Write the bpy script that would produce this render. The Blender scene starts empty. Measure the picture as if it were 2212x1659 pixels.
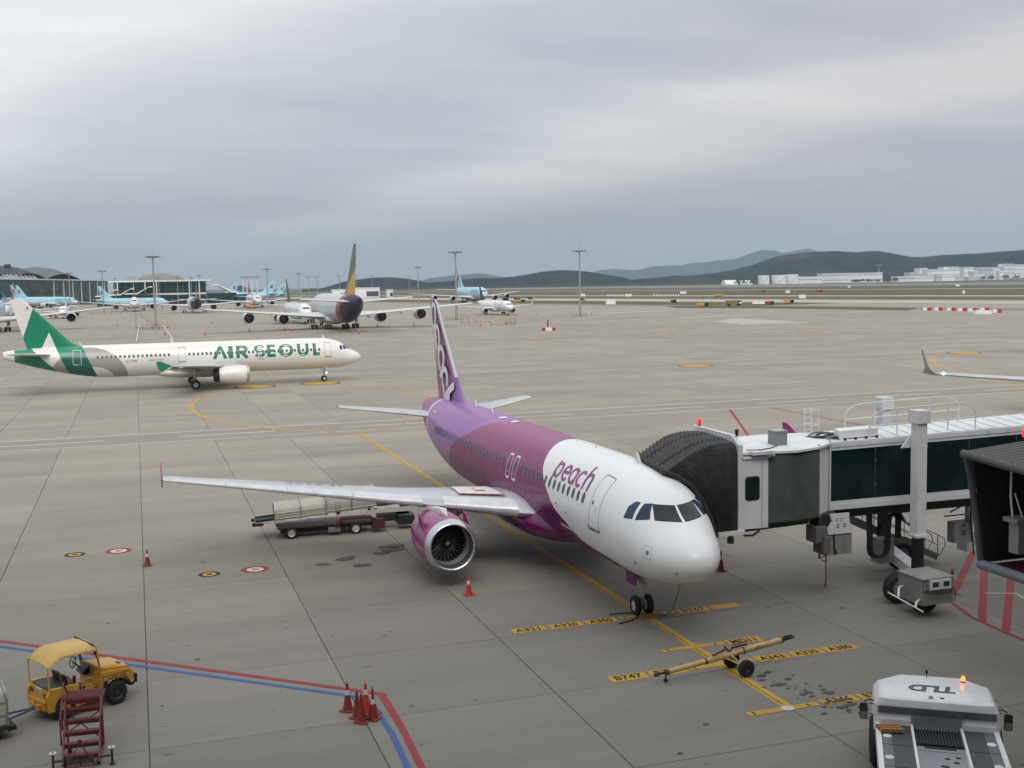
import bpy, math, random
from math import radians, sin, cos, pi, sqrt, atan2
from mathutils import Vector, Matrix
R = random.Random(7)
sc = bpy.context.scene
C = sc.collection

# ---------------------------------------------------------------- camera
cam = bpy.data.cameras.new('camera'); camo = bpy.data.objects.new('camera', cam); C.objects.link(camo)
cam.sensor_width = 36.0; cam.lens = 36.0*2438.2/2212.0
cam.clip_start = 0.3; cam.clip_end = 60000
YAW, PITCH, ROLL = radians(18.35), radians(5.10), radians(-1.04)
_f = Vector((sin(YAW)*cos(PITCH), cos(YAW)*cos(PITCH), -sin(PITCH)))
_r0 = Vector((cos(YAW), -sin(YAW), 0)); _u0 = _r0.cross(_f)
_r = _r0*cos(ROLL)+_u0*sin(ROLL); _u = -_r0*sin(ROLL)+_u0*cos(ROLL)
camo.matrix_world = Matrix(((_r.x,_u.x,-_f.x,0),(_r.y,_u.y,-_f.y,0),(_r.z,_u.z,-_f.z,12.66),(0,0,0,1)))
sc.camera = camo

# ---------------------------------------------------------------- world: overcast evening sky
wd = bpy.data.worlds.new('World'); sc.world = wd; wd.use_nodes = True
nt = wd.node_tree; N = nt.nodes; Lk = nt.links; N.clear()
SUN_EL, SUN_AZ = radians(46), radians(192)
def wn(t, **k):
    n = N.new(t)
    for a, b in k.items(): setattr(n, a, b)
    return n
def wmath(op, a, b=None, c=None, clamp=False):
    n = wn('ShaderNodeMath', operation=op); n.use_clamp = clamp
    for i, v in enumerate((a, b, c)):
        if v is None: continue
        if isinstance(v, (int, float)): n.inputs[i].default_value = v
        else: Lk.new(v, n.inputs[i])
    return n.outputs[0]
def wmix(f, a, b):
    n = wn('ShaderNodeMix', data_type='RGBA')
    for i, v in ((0, f), (6, a), (7, b)):
        if isinstance(v, (int, float)): n.inputs[i].default_value = v
        elif isinstance(v, tuple): n.inputs[i].default_value = v+(1,)
        else: Lk.new(v, n.inputs[i])
    return n.outputs[2]
sky = wn('ShaderNodeTexSky', sky_type='NISHITA', sun_disc=False); sky.sun_elevation = SUN_EL; sky.sun_rotation = SUN_AZ
sky.air_density = 1.5; sky.dust_density = 3.0
skym = wn('ShaderNodeVectorMath', operation='SCALE'); Lk.new(sky.outputs[0], skym.inputs[0]); skym.inputs['Scale'].default_value = 0.05
tc = wn('ShaderNodeTexCoord'); sep = wn('ShaderNodeSeparateXYZ'); Lk.new(tc.outputs['Generated'], sep.inputs[0])
# camera-independent cloud sheet: streets of cloud running across the view
zz = wmath('MAXIMUM', sep.outputs[2], 0.0)
den = wmath('ADD', zz, 0.13)
px = wmath('DIVIDE', sep.outputs[0], den); py = wmath('DIVIDE', sep.outputs[1], den)
cmb = wn('ShaderNodeCombineXYZ'); Lk.new(px, cmb.inputs[0]); Lk.new(py, cmb.inputs[1])
def cloud(rot, sx, sy, scale, detail, rough, off):
    mp = wn('ShaderNodeMapping'); Lk.new(cmb.outputs[0], mp.inputs[0])
    mp.inputs['Rotation'].default_value = (0, 0, rot); mp.inputs['Scale'].default_value = (sx, sy, 1); mp.inputs['Location'].default_value = off
    ns = wn('ShaderNodeTexNoise'); Lk.new(mp.outputs[0], ns.inputs['Vector'])
    ns.inputs['Scale'].default_value = scale; ns.inputs['Detail'].default_value = detail; ns.inputs['Roughness'].default_value = rough
    ns.inputs['Distortion'].default_value = 0.25
    return ns.outputs[0]
c1 = cloud(radians(66), 0.20, 1.0, 0.50, 2, 0.40, (1.3, 0.25, 0))
c2 = cloud(radians(62), 0.30, 1.0, 1.1, 4, 0.50, (4.1, 2.2, 0))
c3 = cloud(radians(58), 0.42, 1.0, 2.6, 7, 0.62, (7.7, 1.2, 0))
def ramp(v, lo, hi):
    n = wn('ShaderNodeMapRange', interpolation_type='SMOOTHSTEP'); Lk.new(v, n.inputs[0])
    n.inputs[1].default_value = lo; n.inputs[2].default_value = hi; return n.outputs[0]
acr = wmath('ADD', wmath('MULTIPLY', px, 0.927), wmath('MULTIPLY', py, 0.375))
acr = wmath('ADD', acr, wmath('MULTIPLY', wmath('SUBTRACT', c1, 0.5), 1.5))
acr = wmath('ADD', acr, wmath('MULTIPLY', wmath('SUBTRACT', c2, 0.5), 0.55))
fc = wn('ShaderNodeFloatCurve'); Lk.new(wmath('PINGPONG', wmath('DIVIDE', wmath('ADD', acr, 2.0), 8.0), 1.0), fc.inputs[1]); cv = fc.mapping.curves[0]
cv.points[0].location = (0, .6); cv.points[1].location = (1, .5)
for q in ((.15, .3), (.30, .75), (.36, 1.0), (.41, .70), (.47, .34), (.53, .28), (.575, .50), (.61, .70), (.66, .50), (.73, .22), (.82, .30)): cv.points.new(*q)
fc.mapping.update()
m1 = wmath('ADD', wmath('MULTIPLY', fc.outputs[0], 0.86), wmath('MULTIPLY', wmath('SUBTRACT', wmath('ADD', wmath('MULTIPLY', c2, 0.55), wmath('MULTIPLY', c3, 0.45)), 0.42), 0.95), clamp=True)
DARK = (0.318, 0.338, 0.405); PALE = (0.80, 0.82, 0.815); WARM = (0.76, 0.715, 0.68)
pale = wmix(ramp(px, 0.8, 2.2), PALE, WARM)
cl = wmix(m1, DARK, pale)
hz = ramp(sep.outputs[2], 0.13, 0.01)
cl = wmix(wmath('MULTIPLY', hz, 0.80), cl, (0.325, 0.332, 0.332))
up = ramp(sep.outputs[2], 0.20, 0.85)
cl = wmix(wmath('MULTIPLY', up, 0.75), cl, (0.95, 0.97, 1.0))
full = wmix(0.08, cl, skym.outputs[0])
bg = wn('ShaderNodeBackground'); Lk.new(full, bg.inputs[0]); bg.inputs[1].default_value = 1.0
wo = wn('ShaderNodeOutputWorld'); Lk.new(bg.outputs[0], wo.inputs[0])

# ---------------------------------------------------------------- sun behind the overcast
sl = bpy.data.lights.new('sun', 'SUN'); sl.energy = 1.45; sl.angle = radians(40); sl.color = (1.0, 0.965, 0.92)
so = bpy.data.objects.new('sun', sl); C.objects.link(so)
_d = Vector((sin(SUN_AZ)*cos(SUN_EL), cos(SUN_AZ)*cos(SUN_EL), sin(SUN_EL)))
so.rotation_euler = _d.to_track_quat('Z', 'Y').to_euler()
vs = sc.view_settings; vs.view_transform = 'Standard'; vs.look = 'None'; vs.exposure = 0.32; vs.gamma = 1.0

sc.cycles.max_bounces = 6; sc.cycles.diffuse_bounces = 3; sc.cycles.glossy_bounces = 3
# ---------------------------------------------------------------- material helpers
def s2l(c): return tuple(((x/255)/12.92 if x/255 <= 0.04045 else ((x/255+0.055)/1.055)**2.4) for x in c)
MATS = {}
class NT:
    def __init__(s, name):
        s.m = bpy.data.materials.new(name); s.m.use_nodes = True; s.t = s.m.node_tree; s.n = s.t.nodes; s.l = s.t.links
        s.b = s.n['Principled BSDF']; s.tc = s.n.new('ShaderNodeTexCoord'); s.geo = s.n.new('ShaderNodeNewGeometry')
    def set(s, sock, v):
        if isinstance(v, (int, float)): sock.default_value = v
        elif isinstance(v, tuple): sock.default_value = v if len(v) != 3 or sock.type != 'RGBA' else v+(1,)
        else: s.l.new(v, sock)
    def math(s, op, a, b=None, c=None, clamp=False):
        n = s.n.new('ShaderNodeMath'); n.operation = op; n.use_clamp = clamp
        for i, v in enumerate((a, b, c)):
            if v is not None: s.set(n.inputs[i], v)
        return n.outputs[0]
    def mix(s, f, a, b):
        n = s.n.new('ShaderNodeMix'); n.data_type = 'RGBA'; s.set(n.inputs[0], f); s.set(n.inputs[6], a); s.set(n.inputs[7], b); return n.outputs[2]
    def noise(s, vec, scale, detail=4, rough=0.55, sc3=None, dist=0.0):
        if sc3:
            mp = s.n.new('ShaderNodeMapping'); s.l.new(vec, mp.inputs[0]); mp.inputs['Scale'].default_value = sc3; vec = mp.outputs[0]
        n = s.n.new('ShaderNodeTexNoise'); s.l.new(vec, n.inputs['Vector']); n.inputs['Scale'].default_value = scale
        n.inputs['Detail'].default_value = detail; n.inputs['Roughness'].default_value = rough; n.inputs['Distortion'].default_value = dist
        return n.outputs[0]
    def ramp(s, v, lo, hi, a=0.0, b=1.0):
        n = s.n.new('ShaderNodeMapRange'); n.interpolation_type = 'SMOOTHSTEP'; s.set(n.inputs[0], v)
        n.inputs[1].default_value = lo; n.inputs[2].default_value = hi; n.inputs[3].default_value = a; n.inputs[4].default_value = b; return n.outputs[0]
    def xyz(s, vec):
        n = s.n.new('ShaderNodeSeparateXYZ'); s.l.new(vec, n.inputs[0]); return n.outputs
    def curve(s, v, pts):
        n = s.n.new('ShaderNodeFloatCurve'); s.set(n.inputs[1], v); c = n.mapping.curves[0]
        while len(c.points) > 2: c.points.remove(c.points[1])
        c.points[0].location = pts[0]; c.points[-1].location = pts[-1]
        for p in pts[1:-1]: c.points.new(*p)
        n.mapping.update(); return n.outputs[0]
    def bump(s, h, strength=0.3, dist=0.02):
        n = s.n.new('ShaderNodeBump'); s.l.new(h, n.inputs['Height']); n.inputs['Strength'].default_value = strength; n.inputs['Distance'].default_value = dist
        s.l.new(n.outputs[0], s.b.inputs['Normal'])
def mat(name, col, rough=0.5, metal=0.0, var=0.10, scale=1.5, coat=0.0, emit=None, bump=0.0, dirt=0.0):
    if name in MATS: return MATS[name]
    t = NT(name); b = t.b
    v = t.noise(t.tc.outputs['Object'], scale, 5, 0.6)
    lo = tuple(max(0, c*(1-var)) for c in col); hi = tuple(min(1, c*(1+var)) for c in col)
    cc = t.mix(t.ramp(v, 0.3, 0.7), lo, hi)
    if dirt:
        d = t.noise(t.tc.outputs['Object'], scale*2.3, 6, 0.65, (1, 1, 0.35))
        cc = t.mix(t.ramp(d, 0.52, 0.75, 0, dirt), cc, (0.06, 0.055, 0.05))
    t.set(b.inputs['Base Color'], cc)
    t.set(b.inputs['Roughness'], t.ramp(v, 0.2, 0.8, max(0, rough-0.07), min(1, rough+0.09)))
    b.inputs['Metallic'].default_value = metal
    if coat: b.inputs['Coat Weight'].default_value = coat; b.inputs['Coat Roughness'].default_value = 0.08
    if emit: b.inputs['Emission Color'].default_value = emit[:3]+(1,); b.inputs['Emission Strength'].default_value = emit[3]
    if bump: t.bump(t.noise(t.tc.outputs['Object'], scale*8, 4), bump, 0.01)
    MATS[name] = t.m; return t.m

# ---------------------------------------------------------------- mesh helpers
class MB:
    def __init__(s): s.v = []; s.f = []
    def add(s, vs, fs):
        o = len(s.v); s.v += [tuple(v) for v in vs]; s.f += [tuple(i+o for i in f) for f in fs]; return s
    def box(s, c, d, rz=0.0, mtx=None, taper=1.0):
        x, y, z = d[0]/2, d[1]/2, d[2]/2; vs = []
        for k in (-1, 1):
            q = taper if k > 0 else 1.0
            for (i, j) in ((-1, -1), (1, -1), (1, 1), (-1, 1)): vs.append(Vector((i*x*q, j*y*q, k*z)))
        if rz: vs = [Matrix.Rotation(rz, 3, 'Z') @ v for v in vs]
        if mtx: vs = [mtx @ v for v in vs]
        vs = [v+Vector(c) for v in vs]
        return s.add(vs, [(3, 2, 1, 0), (4, 5, 6, 7), (0, 1, 5, 4), (1, 2, 6, 5), (2, 3, 7, 6), (3, 0, 4, 7)])
    def bb(s, x0, x1, y0, y1, z0, z1): return s.box(((x0+x1)/2, (y0+y1)/2, (z0+z1)/2), (x1-x0, y1-y0, z1-z0))
    def bar(s, p, q, w, h=None, up=(0, 0, 1)):
        p, q = Vector(p), Vector(q); d = q-p; L = d.length
        if L < 1e-6: return s
        d.normalize(); u = Vector(up)
        if abs(d.dot(u)) > 0.98: u = Vector((0, 1, 0))
        r = d.cross(u).normalized(); u = r.cross(d); h = h or w
        vs = [p+r*i*w/2+u*j*h/2 for (i, j) in ((-1, -1), (1, -1), (1, 1), (-1, 1))]+[q+r*i*w/2+u*j*h/2 for (i, j) in ((-1, -1), (1, -1), (1, 1), (-1, 1))]
        return s.add(vs, [(3, 2, 1, 0), (4, 5, 6, 7), (0, 1, 5, 4), (1, 2, 6, 5), (2, 3, 7, 6), (3, 0, 4, 7)])
    def tube(s, pts, r, n=8, cap=True, closed=False):
        pts = [Vector(p) for p in pts]; m = len(pts); rs = r if isinstance(r, (list, tuple)) else [r]*m; rings = []; pr = None
        for i, p in enumerate(pts):
            a = pts[i-1] if (i > 0 or closed) else pts[0]; b = pts[(i+1) % m] if (i < m-1 or closed) else pts[-1]
            d = (b-a).normalized()
            if pr is None:
                u = Vector((0, 0, 1)) if abs(d.z) < 0.9 else Vector((1, 0, 0)); pr = d.cross(u).normalized()
            pr = (pr-d*pr.dot(d)).normalized(); q = d.cross(pr)
            rings.append([p+(pr*cos(2*pi*k/n)+q*sin(2*pi*k/n))*rs[i] for k in range(n)])
        vs = [v for g in rings for v in g]; fs = []
        for i in range(m if closed else m-1):
            j = (i+1) % m
            for k in range(n): fs.append((i*n+k, i*n+(k+1) % n, j*n+(k+1) % n, j*n+k))
        if cap and not closed: fs += [tuple(range(n-1, -1, -1)), tuple(range((m-1)*n, m*n))]
        return s.add(vs, fs)
    def cyl(s, c, r, h, n=16, axis='Z', r2=None):
        c = Vector(c); a = {'X': Vector((1, 0, 0)), 'Y': Vector((0, 1, 0)), 'Z': Vector((0, 0, 1))}[axis]
        return s.tube([c-a*h/2, c+a*h/2], [r, r if r2 is None else r2], n)
    def lathe(s, prof, c=(0, 0, 0), axis='X', n=32):
        # prof: (along, radius)
        c = Vector(c); vs = []; fs = []
        e = {'X': (Vector((1, 0, 0)), Vector((0, 1, 0)), Vector((0, 0, 1))), 'Y': (Vector((0, 1, 0)), Vector((0, 0, 1)), Vector((1, 0, 0))), 'Z': (Vector((0, 0, 1)), Vector((1, 0, 0)), Vector((0, 1, 0)))}[axis]
        for (t, r) in prof:
            for k in range(n):
                an = 2*pi*k/n; vs.append(c+e[0]*t+e[1]*r*cos(an)+e[2]*r*sin(an))
        for i in range(len(prof)-1):
            for k in range(n): fs.append((i*n+k, i*n+(k+1) % n, (i+1)*n+(k+1) % n, (i+1)*n+k))
        return s.add(vs, fs)
    def prism(s, poly, z0, z1):
        n = len(poly); vs = [(x, y, z0) for x, y in poly]+[(x, y, z1) for x, y in poly]
        return s.add(vs, [tuple(range(n-1, -1, -1)), tuple(range(n, 2*n))]+[(i, (i+1) % n, n+(i+1) % n, n+i) for i in range(n)])
    def prism_y(s, poly, y0, y1):      # poly in (x,z)
        n = len(poly); vs = [(x, y0, z) for x, z in poly]+[(x, y1, z) for x, z in poly]
        return s.add(vs, [tuple(range(n)), tuple(range(2*n-1, n-1, -1))]+[(i, n+i, n+(i+1) % n, (i+1) % n) for i in range(n)])
    def prism_x(s, poly, x0, x1):      # poly in (y,z)
        n = len(poly); vs = [(x0, y, z) for y, z in poly]+[(x1, y, z) for y, z in poly]
        return s.add(vs, [tuple(range(n-1, -1, -1)), tuple(range(n, 2*n))]+[(i, (i+1) % n, n+(i+1) % n, n+i) for i in range(n)])
    def loft(s, rings, closed=True, cap=True):
        n = len(rings[0]); vs = [p for r in rings for p in r]; fs = []
        for i in range(len(rings)-1):
            for k in range(n if closed else n-1): fs.append((i*n+k, i*n+(k+1) % n, (i+1)*n+(k+1) % n, (i+1)*n+k))
        if cap: fs += [tuple(range(n-1, -1, -1)), tuple(range((len(rings)-1)*n, len(rings)*n))]
        return s.add(vs, fs)
    def sheet(s, poly, z):
        return s.add([(x, y, z) for x, y in poly], [tuple(range(len(poly)))])
    def rect(s, x0, x1, y0, y1, z): return s.sheet([(x0, y0), (x1, y0), (x1, y1), (x0, y1)], z)
    def disc(s, c, r, z, n=24, ry=None):
        ry = ry or r; return s.sheet([(c[0]+r*cos(2*pi*k/n), c[1]+ry*sin(2*pi*k/n)) for k in range(n)], z)
    def ring(s, c, r0, r1, z, n=28):
        vs = []; fs = []
        for k in range(n):
            a = 2*pi*k/n; vs += [(c[0]+r0*cos(a), c[1]+r0*sin(a), z), (c[0]+r1*cos(a), c[1]+r1*sin(a), z)]
        for k in range(n): j = (k+1) % n; fs.append((2*k, 2*k+1, 2*j+1, 2*j))
        return s.add(vs, fs)
    def strip(s, pts, w, z, closed=False):
        n = len(pts); L = []; Rr = []
        for i in range(n):
            a = Vector(pts[i-1]) if (i > 0 or closed) else Vector(pts[0]); b = Vector(pts[(i+1) % n]) if (i < n-1 or closed) else Vector(pts[-1])
            d = (b-a).normalized(); nn = Vector((-d.y, d.x)); k = w/2
            if 0 < i < n-1:
                d1 = (Vector(pts[i])-Vector(pts[i-1])).normalized(); k = w/2/max(0.4, abs(Vector((-d1.y, d1.x)).dot(nn)))
            L.append((pts[i][0]+nn.x*k, pts[i][1]+nn.y*k, z)); Rr.append((pts[i][0]-nn.x*k, pts[i][1]-nn.y*k, z))
        fs = [(n+i, n+(i+1) % n, (i+1) % n, i) for i in range(n if closed else n-1)]
        return s.add(L+Rr, fs)
    def mesh(s, name, smooth=True, ang=35):
        m = bpy.data.meshes.new(name); m.from_pydata(s.v, [], s.f); m.update()
        if smooth:
            m.polygons.foreach_set('use_smooth', [True]*len(m.polygons)); m.set_sharp_from_angle(angle=radians(ang))
        return m
    def build(s, name, material, parent=None, smooth=True, ang=35, loc=None, rot=None):
        m = s.mesh(name, smooth, ang)
        m.materials.append(material); o = bpy.data.objects.new(name, m); C.objects.link(o)
        if parent: o.parent = parent
        if loc: o.location = loc
        if rot: o.rotation_euler = rot
        return o
def tag(o, label=None, cat=None, group=None, kind=None):
    if label: o['label'] = label
    if cat: o['category'] = cat
    if group: o['group'] = group
    if kind: o['kind'] = kind
    return o
def thing(name, label, cat, loc=(0, 0, 0), rz=0.0, group=None):
    o = bpy.data.objects.new(name, None); C.objects.link(o); o.location = loc; o.rotation_euler = (0, 0, rz); o.empty_display_size = 0.3
    return tag(o, label, cat, group)
def copy_tree(o, parent=None):
    c = o.copy(); C.objects.link(c)
    if parent: c.parent = parent
    for ch in list(o.children): copy_tree(ch, c)
    return c
def share(src, parent, loc=(0, 0, 0), rot=(0, 0, 0), name=None, scale=None):
    o = bpy.data.objects.new(name or src.name.split('.')[0], src.data); C.objects.link(o); o.parent = parent; o.location = loc; o.rotation_euler = rot
    if scale: o.scale = scale
    return o
def text_mesh(body, size, shear=0.0, align='CENTER', space=1.0, extr=0.0, bold=0.0):
    cu = bpy.data.curves.new('lettering', 'FONT'); cu.body = body; cu.size = size; cu.shear = shear; cu.align_x = align; cu.align_y = 'CENTER'; cu.space_character = space; cu.resolution_u = 3; cu.extrude = extr; cu.offset = bold
    o = bpy.data.objects.new('lettering', cu); C.objects.link(o); bpy.context.view_layer.update()
    m = bpy.data.meshes.new_from_object(o.evaluated_get(bpy.context.evaluated_depsgraph_get())); bpy.data.objects.remove(o); bpy.data.curves.remove(cu)
    return m
def lettering(body, size, material, parent, matrix, name='lettering', **k):
    m = text_mesh(body, size, **k); m.transform(matrix); m.materials.clear(); m.materials.append(material)
    o = bpy.data.objects.new(name, m); C.objects.link(o); o.parent = parent; return o
# ================================================================ ground
JX, JY, SX, SY = 17.82, 31.85, 6.0, 5.79
def concrete(name, col=(0.295, 0.268, 0.222), joints=False, slab=True):
    t = NT(name); P = t.geo.outputs['Position']; x, y, z = t.xyz(P)
    gx = t.math('FLOOR', t.math('DIVIDE', t.math('SUBTRACT', x, JX), SX)); gy = t.math('FLOOR', t.math('DIVIDE', t.math('SUBTRACT', y, JY), SY))
    cb = t.n.new('ShaderNodeCombineXYZ'); t.l.new(gx, cb.inputs[0]); t.l.new(gy, cb.inputs[1])
    wn_ = t.n.new('ShaderNodeTexWhiteNoise'); wn_.noise_dimensions = '2D'; t.l.new(cb.outputs[0], wn_.inputs['Vector'])
    big = t.noise(P, 0.022, 4, 0.55, (0.6, 1.2, 1)); mid = t.noise(P, 0.16, 6, 0.62, (0.45, 1.3, 1), 0.6)
    strk = t.noise(P, 1.0, 5, 0.6, (0.018, 0.30, 1)); strk2 = t.noise(P, 1.0, 4, 0.6, (0.07, 1.6, 1))
    fine = t.noise(P, 9.0, 5, 0.7); spots = t.noise(P, 1.35, 3, 0.5, (0.8, 1.5, 1), 0.4); pits = t.noise(P, 2.6, 2, 0.4, (0.75, 1.6, 1))
    v = t.math('ADD', t.math('MULTIPLY', t.math('SUBTRACT', big, 0.5), 0.42), t.math('MULTIPLY', t.math('SUBTRACT', mid, 0.5), 0.34))
    v = t.math('ADD', v, t.math('MULTIPLY', t.math('SUBTRACT', strk, 0.5), 0.62)); v = t.math('ADD', v, t.math('MULTIPLY', t.math('SUBTRACT', strk2, 0.5), 0.22))
    v = t.math('ADD', v, t.math('MULTIPLY', t.math('SUBTRACT', fine, 0.5), 0.16))
    if slab: v = t.math('ADD', v, t.math('MULTIPLY', t.math('SUBTRACT', wn_.outputs[0], 0.5), 0.24))
    c = t.mix(t.math('ADD', v, 0.5, clamp=True), tuple(k*0.62 for k in col), tuple(k*1.34 for k in col))
    c = t.mix(t.ramp(spots, 0.66, 0.78, 0, 0.35), c, (0.13, 0.12, 0.11))
    c = t.mix(t.ramp(pits, 0.70, 0.75, 0, 0.55), c, (0.09, 0.085, 0.08))
    shade_or_wear = t.ramp(t.math('ADD', y, t.math('MULTIPLY', t.math('SUBTRACT', mid, 0.5), 26.0)), 26.0, 90.0, 0.0, 1.0)     # terminal shade painted into the concrete colour, mixed with stand-head grime
    wv = t.n.new('ShaderNodeVectorMath'); wv.operation = 'MULTIPLY'; t.l.new(c, wv.inputs[0]); t.l.new(t.mix(shade_or_wear, (0.70, 0.73, 0.775), (1.0, 1.0, 1.0)), wv.inputs[1]); c = wv.outputs[0]
    if joints:
        fx = t.math('PINGPONG', t.math('SUBTRACT', x, JX), SX/2); fy = t.math('PINGPONG', t.math('SUBTRACT', y, JY), SY/2)
        c = t.mix(t.math('MULTIPLY', t.math('LESS_THAN', t.math('MINIMUM', fx, fy), 0.03), 0.5), c, (0.08, 0.075, 0.07))
    t.set(t.b.inputs['Base Color'], c); t.set(t.b.inputs['Roughness'], t.ramp(mid, 0.3, 0.7, 0.78, 0.92))
    t.b.inputs['Specular IOR Level'].default_value = 0.28
    t.bump(fine, 0.25, 0.01); return t.m
def paint(name, col, shade_or_wear=0.5, dirt=0.35):
    t = NT(name); P = t.geo.outputs['Position']
    a = t.noise(P, 3.2, 6, 0.7); b = t.noise(P, 0.8, 4, 0.6, (1, 1, 1), 0.5); g = t.noise(P, 14, 3, 0.6)
    c = t.mix(t.ramp(b, 0.42, 0.75, 0, dirt), col, tuple(k*0.45 for k in col))
    c = t.mix(t.ramp(a, 0.60, 0.70, 0, shade_or_wear), c, (0.24, 0.225, 0.20)); c = t.mix(t.ramp(g, 0.6, 0.75, 0, 0.25), c, tuple(k*0.6 for k in col))
    t.set(t.b.inputs['Base Color'], c); t.b.inputs['Roughness'].default_value = 0.7; t.b.inputs['Specular IOR Level'].default_value = 0.3; return t.m
def soil(name, c0, c1, sc3, scale=1.0):
    t = NT(name); P = t.geo.outputs['Position']; v = t.noise(P, scale, 7, 0.65, sc3, 0.4); w = t.noise(P, 0.15, 5, 0.6)
    c = t.mix(t.ramp(v, 0.3, 0.7), c0, c1); c = t.mix(t.ramp(w, 0.45, 0.7, 0, 0.3), c, tuple(k*0.55 for k in c0))
    t.set(t.b.inputs['Base Color'], c); t.b.inputs['Roughness'].default_value = 0.95; t.b.inputs['Specular IOR Level'].default_value = 0.1; return t.m
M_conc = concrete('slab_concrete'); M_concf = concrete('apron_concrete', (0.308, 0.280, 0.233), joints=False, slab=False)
M_joint = mat('joint_sealant', (0.125, 0.117, 0.104), 0.9, var=0.3, scale=0.4)
M_yel = paint('yellow_paint', (0.50, 0.31, 0.045)); M_yelf = paint('faded_yellow_paint', (0.44, 0.27, 0.07), 0.7, 0.6); M_wht = paint('white_paint', (0.58, 0.57, 0.52), 0.7, 0.45)
M_red = paint('red_paint', (0.28, 0.042, 0.05), 0.30, 0.3); M_blue = paint('blue_paint', (0.05, 0.115, 0.33), 0.25, 0.3); M_blk = paint('black_paint', (0.025, 0.024, 0.022), 0.55, 0.2)
M_asph = soil('asphalt', (0.085, 0.083, 0.080), (0.13, 0.125, 0.118), (0.05, 0.4, 1)); M_grass = soil('dry_grass', (0.105, 0.085, 0.048), (0.16, 0.135, 0.072), (0.06, 0.25, 1))
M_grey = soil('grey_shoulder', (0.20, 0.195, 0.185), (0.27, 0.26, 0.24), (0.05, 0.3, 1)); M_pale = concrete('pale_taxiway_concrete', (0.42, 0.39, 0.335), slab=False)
M_plain = soil('coastal_plain', (0.10, 0.095, 0.075), (0.17, 0.155, 0.12), (0.004, 0.02, 1))

gd = MB().rect(-9000, 12300, -2000, 14300, -0.40).build('ground', M_plain, smooth=False); tag(gd, kind='structure')
apron = MB().rect(-500, 430, -60, 900, -0.045).build('apron', M_joint, smooth=False); tag(apron, kind='structure')
fa = MB()
SLX0, SLX1, SLY0, SLY1 = -13, 42, -2, 66       # slab index ranges built piece by piece
xa, xb, ya, yb = JX+SLX0*SX, JX+SLX1*SX, JY+SLY0*SY, JY+SLY1*SY
fa.rect(xa-430, xb+140, yb, 1100, 0.0).rect(xa-430, xa, -20, yb, 0.0).rect(xb, xb+140, -20, yb, 0.0)
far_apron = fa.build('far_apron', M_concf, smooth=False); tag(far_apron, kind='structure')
# concrete slabs of the stand, proud of the sealant joints
def slab_mesh():
    m = MB(); hx, hy = SX/2-0.014, SY/2-0.012; b = 0.012
    top = [(-hx+b, -hy+b, 0), (hx-b, -hy+b, 0), (hx-b, hy-b, 0), (-hx+b, hy-b, 0)]; mid = [(-hx, -hy, -b), (hx, -hy, -b), (hx, hy, -b), (-hx, hy, -b)]; bot = [(x, y, -0.05) for x, y, z in mid]
    m.add(top+mid+bot, [(0, 1, 2, 3)]+[(4+i, 4+(i+1) % 4, (i+1) % 4, i) for i in range(4)]+[(8+i, 8+(i+1) % 4, 4+(i+1) % 4, 4+i) for i in range(4)])
    return m
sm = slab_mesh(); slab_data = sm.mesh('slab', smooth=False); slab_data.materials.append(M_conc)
cells = []
for i in range(SLX0, SLX1):
    for j in range(SLY0, SLY1):
        cx, cy = JX+(i+0.5)*SX, JY+(j+0.5)*SY
        d = Vector((cx, cy, -12.66)); dep = d.dot(_f)
        vis = dep > 10 and abs(d.dot(_r)/dep) < 0.53 and -0.46 < d.dot(_u)/dep < 0.3
        cells.append((0 if vis else 1, dep if vis else 1e5, cx, cy))
cells.sort()
rest = MB()
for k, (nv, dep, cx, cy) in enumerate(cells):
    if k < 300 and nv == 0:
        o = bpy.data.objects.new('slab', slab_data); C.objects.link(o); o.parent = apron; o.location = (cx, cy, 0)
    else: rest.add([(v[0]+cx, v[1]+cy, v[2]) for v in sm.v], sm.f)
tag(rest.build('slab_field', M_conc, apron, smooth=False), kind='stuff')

# ---- service road across the apron
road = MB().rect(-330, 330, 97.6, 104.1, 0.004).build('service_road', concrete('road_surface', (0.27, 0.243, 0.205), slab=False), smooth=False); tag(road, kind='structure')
for nm, mt, y, w in (('edge_line', M_wht, 97.75, 0.20), ('edge_line', M_wht, 103.95, 0.26)):
    MB().rect(-330, 330, y-w/2, y+w/2, 0.008).build(nm, mt, road, smooth=False)
for k in range(-8, 16):
    x = 3+k*14.2; MB().rect(x, x+8.2, 100.65, 100.95, 0.008).build('lane_dash', M_wht, road, smooth=False)
# ---- painted guidance
def line(name, pts, w, m, z=0.005): return MB().strip(pts, w, z).build(name, m, apron, smooth=False)
MK = 0.005
for x0, x1 in ((17.60, 17.70), (17.70, 17.98), (17.98, 18.06)):
    pass
line('lead_in_line', [(17.83, 97.0), (17.83, 28.25)], 0.34, M_yel)
line('lead_in_line_seam', [(17.78, 96.8), (17.78, 28.5)], 0.03, M_blk, 0.009)
line('turn_line', [(17.9, 96.2), (15.7, 97.7), (13.6, 99.9), (11.5, 102.3), (9.3, 105.6), (7.2, 110.6), (5.8, 116.0), (5.2, 121.1), (5.2, 125.6), (5.7, 130.7), (6.8, 135.0), (8.8, 140.0), (11.2, 144.6), (14, 148.0)], 0.36, M_yel, 0.012)
line('turn_line', [(17.9, 96.2), (21.3, 98.7), (25.6, 104.5), (29.2, 112), (31.0, 119), (31.3, 124.5), (30.2, 132.5), (28.0, 139.8), (24.6, 146.8)], 0.34, M_yelf, 0.012)
line('taxi_link_line', [(18.3, 190), (18.3, 152)], 0.32, M_yelf)
line('taxi_centre_line', [(-330, 151.9), (330, 151.9)], 0.17, M_yelf)
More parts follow.
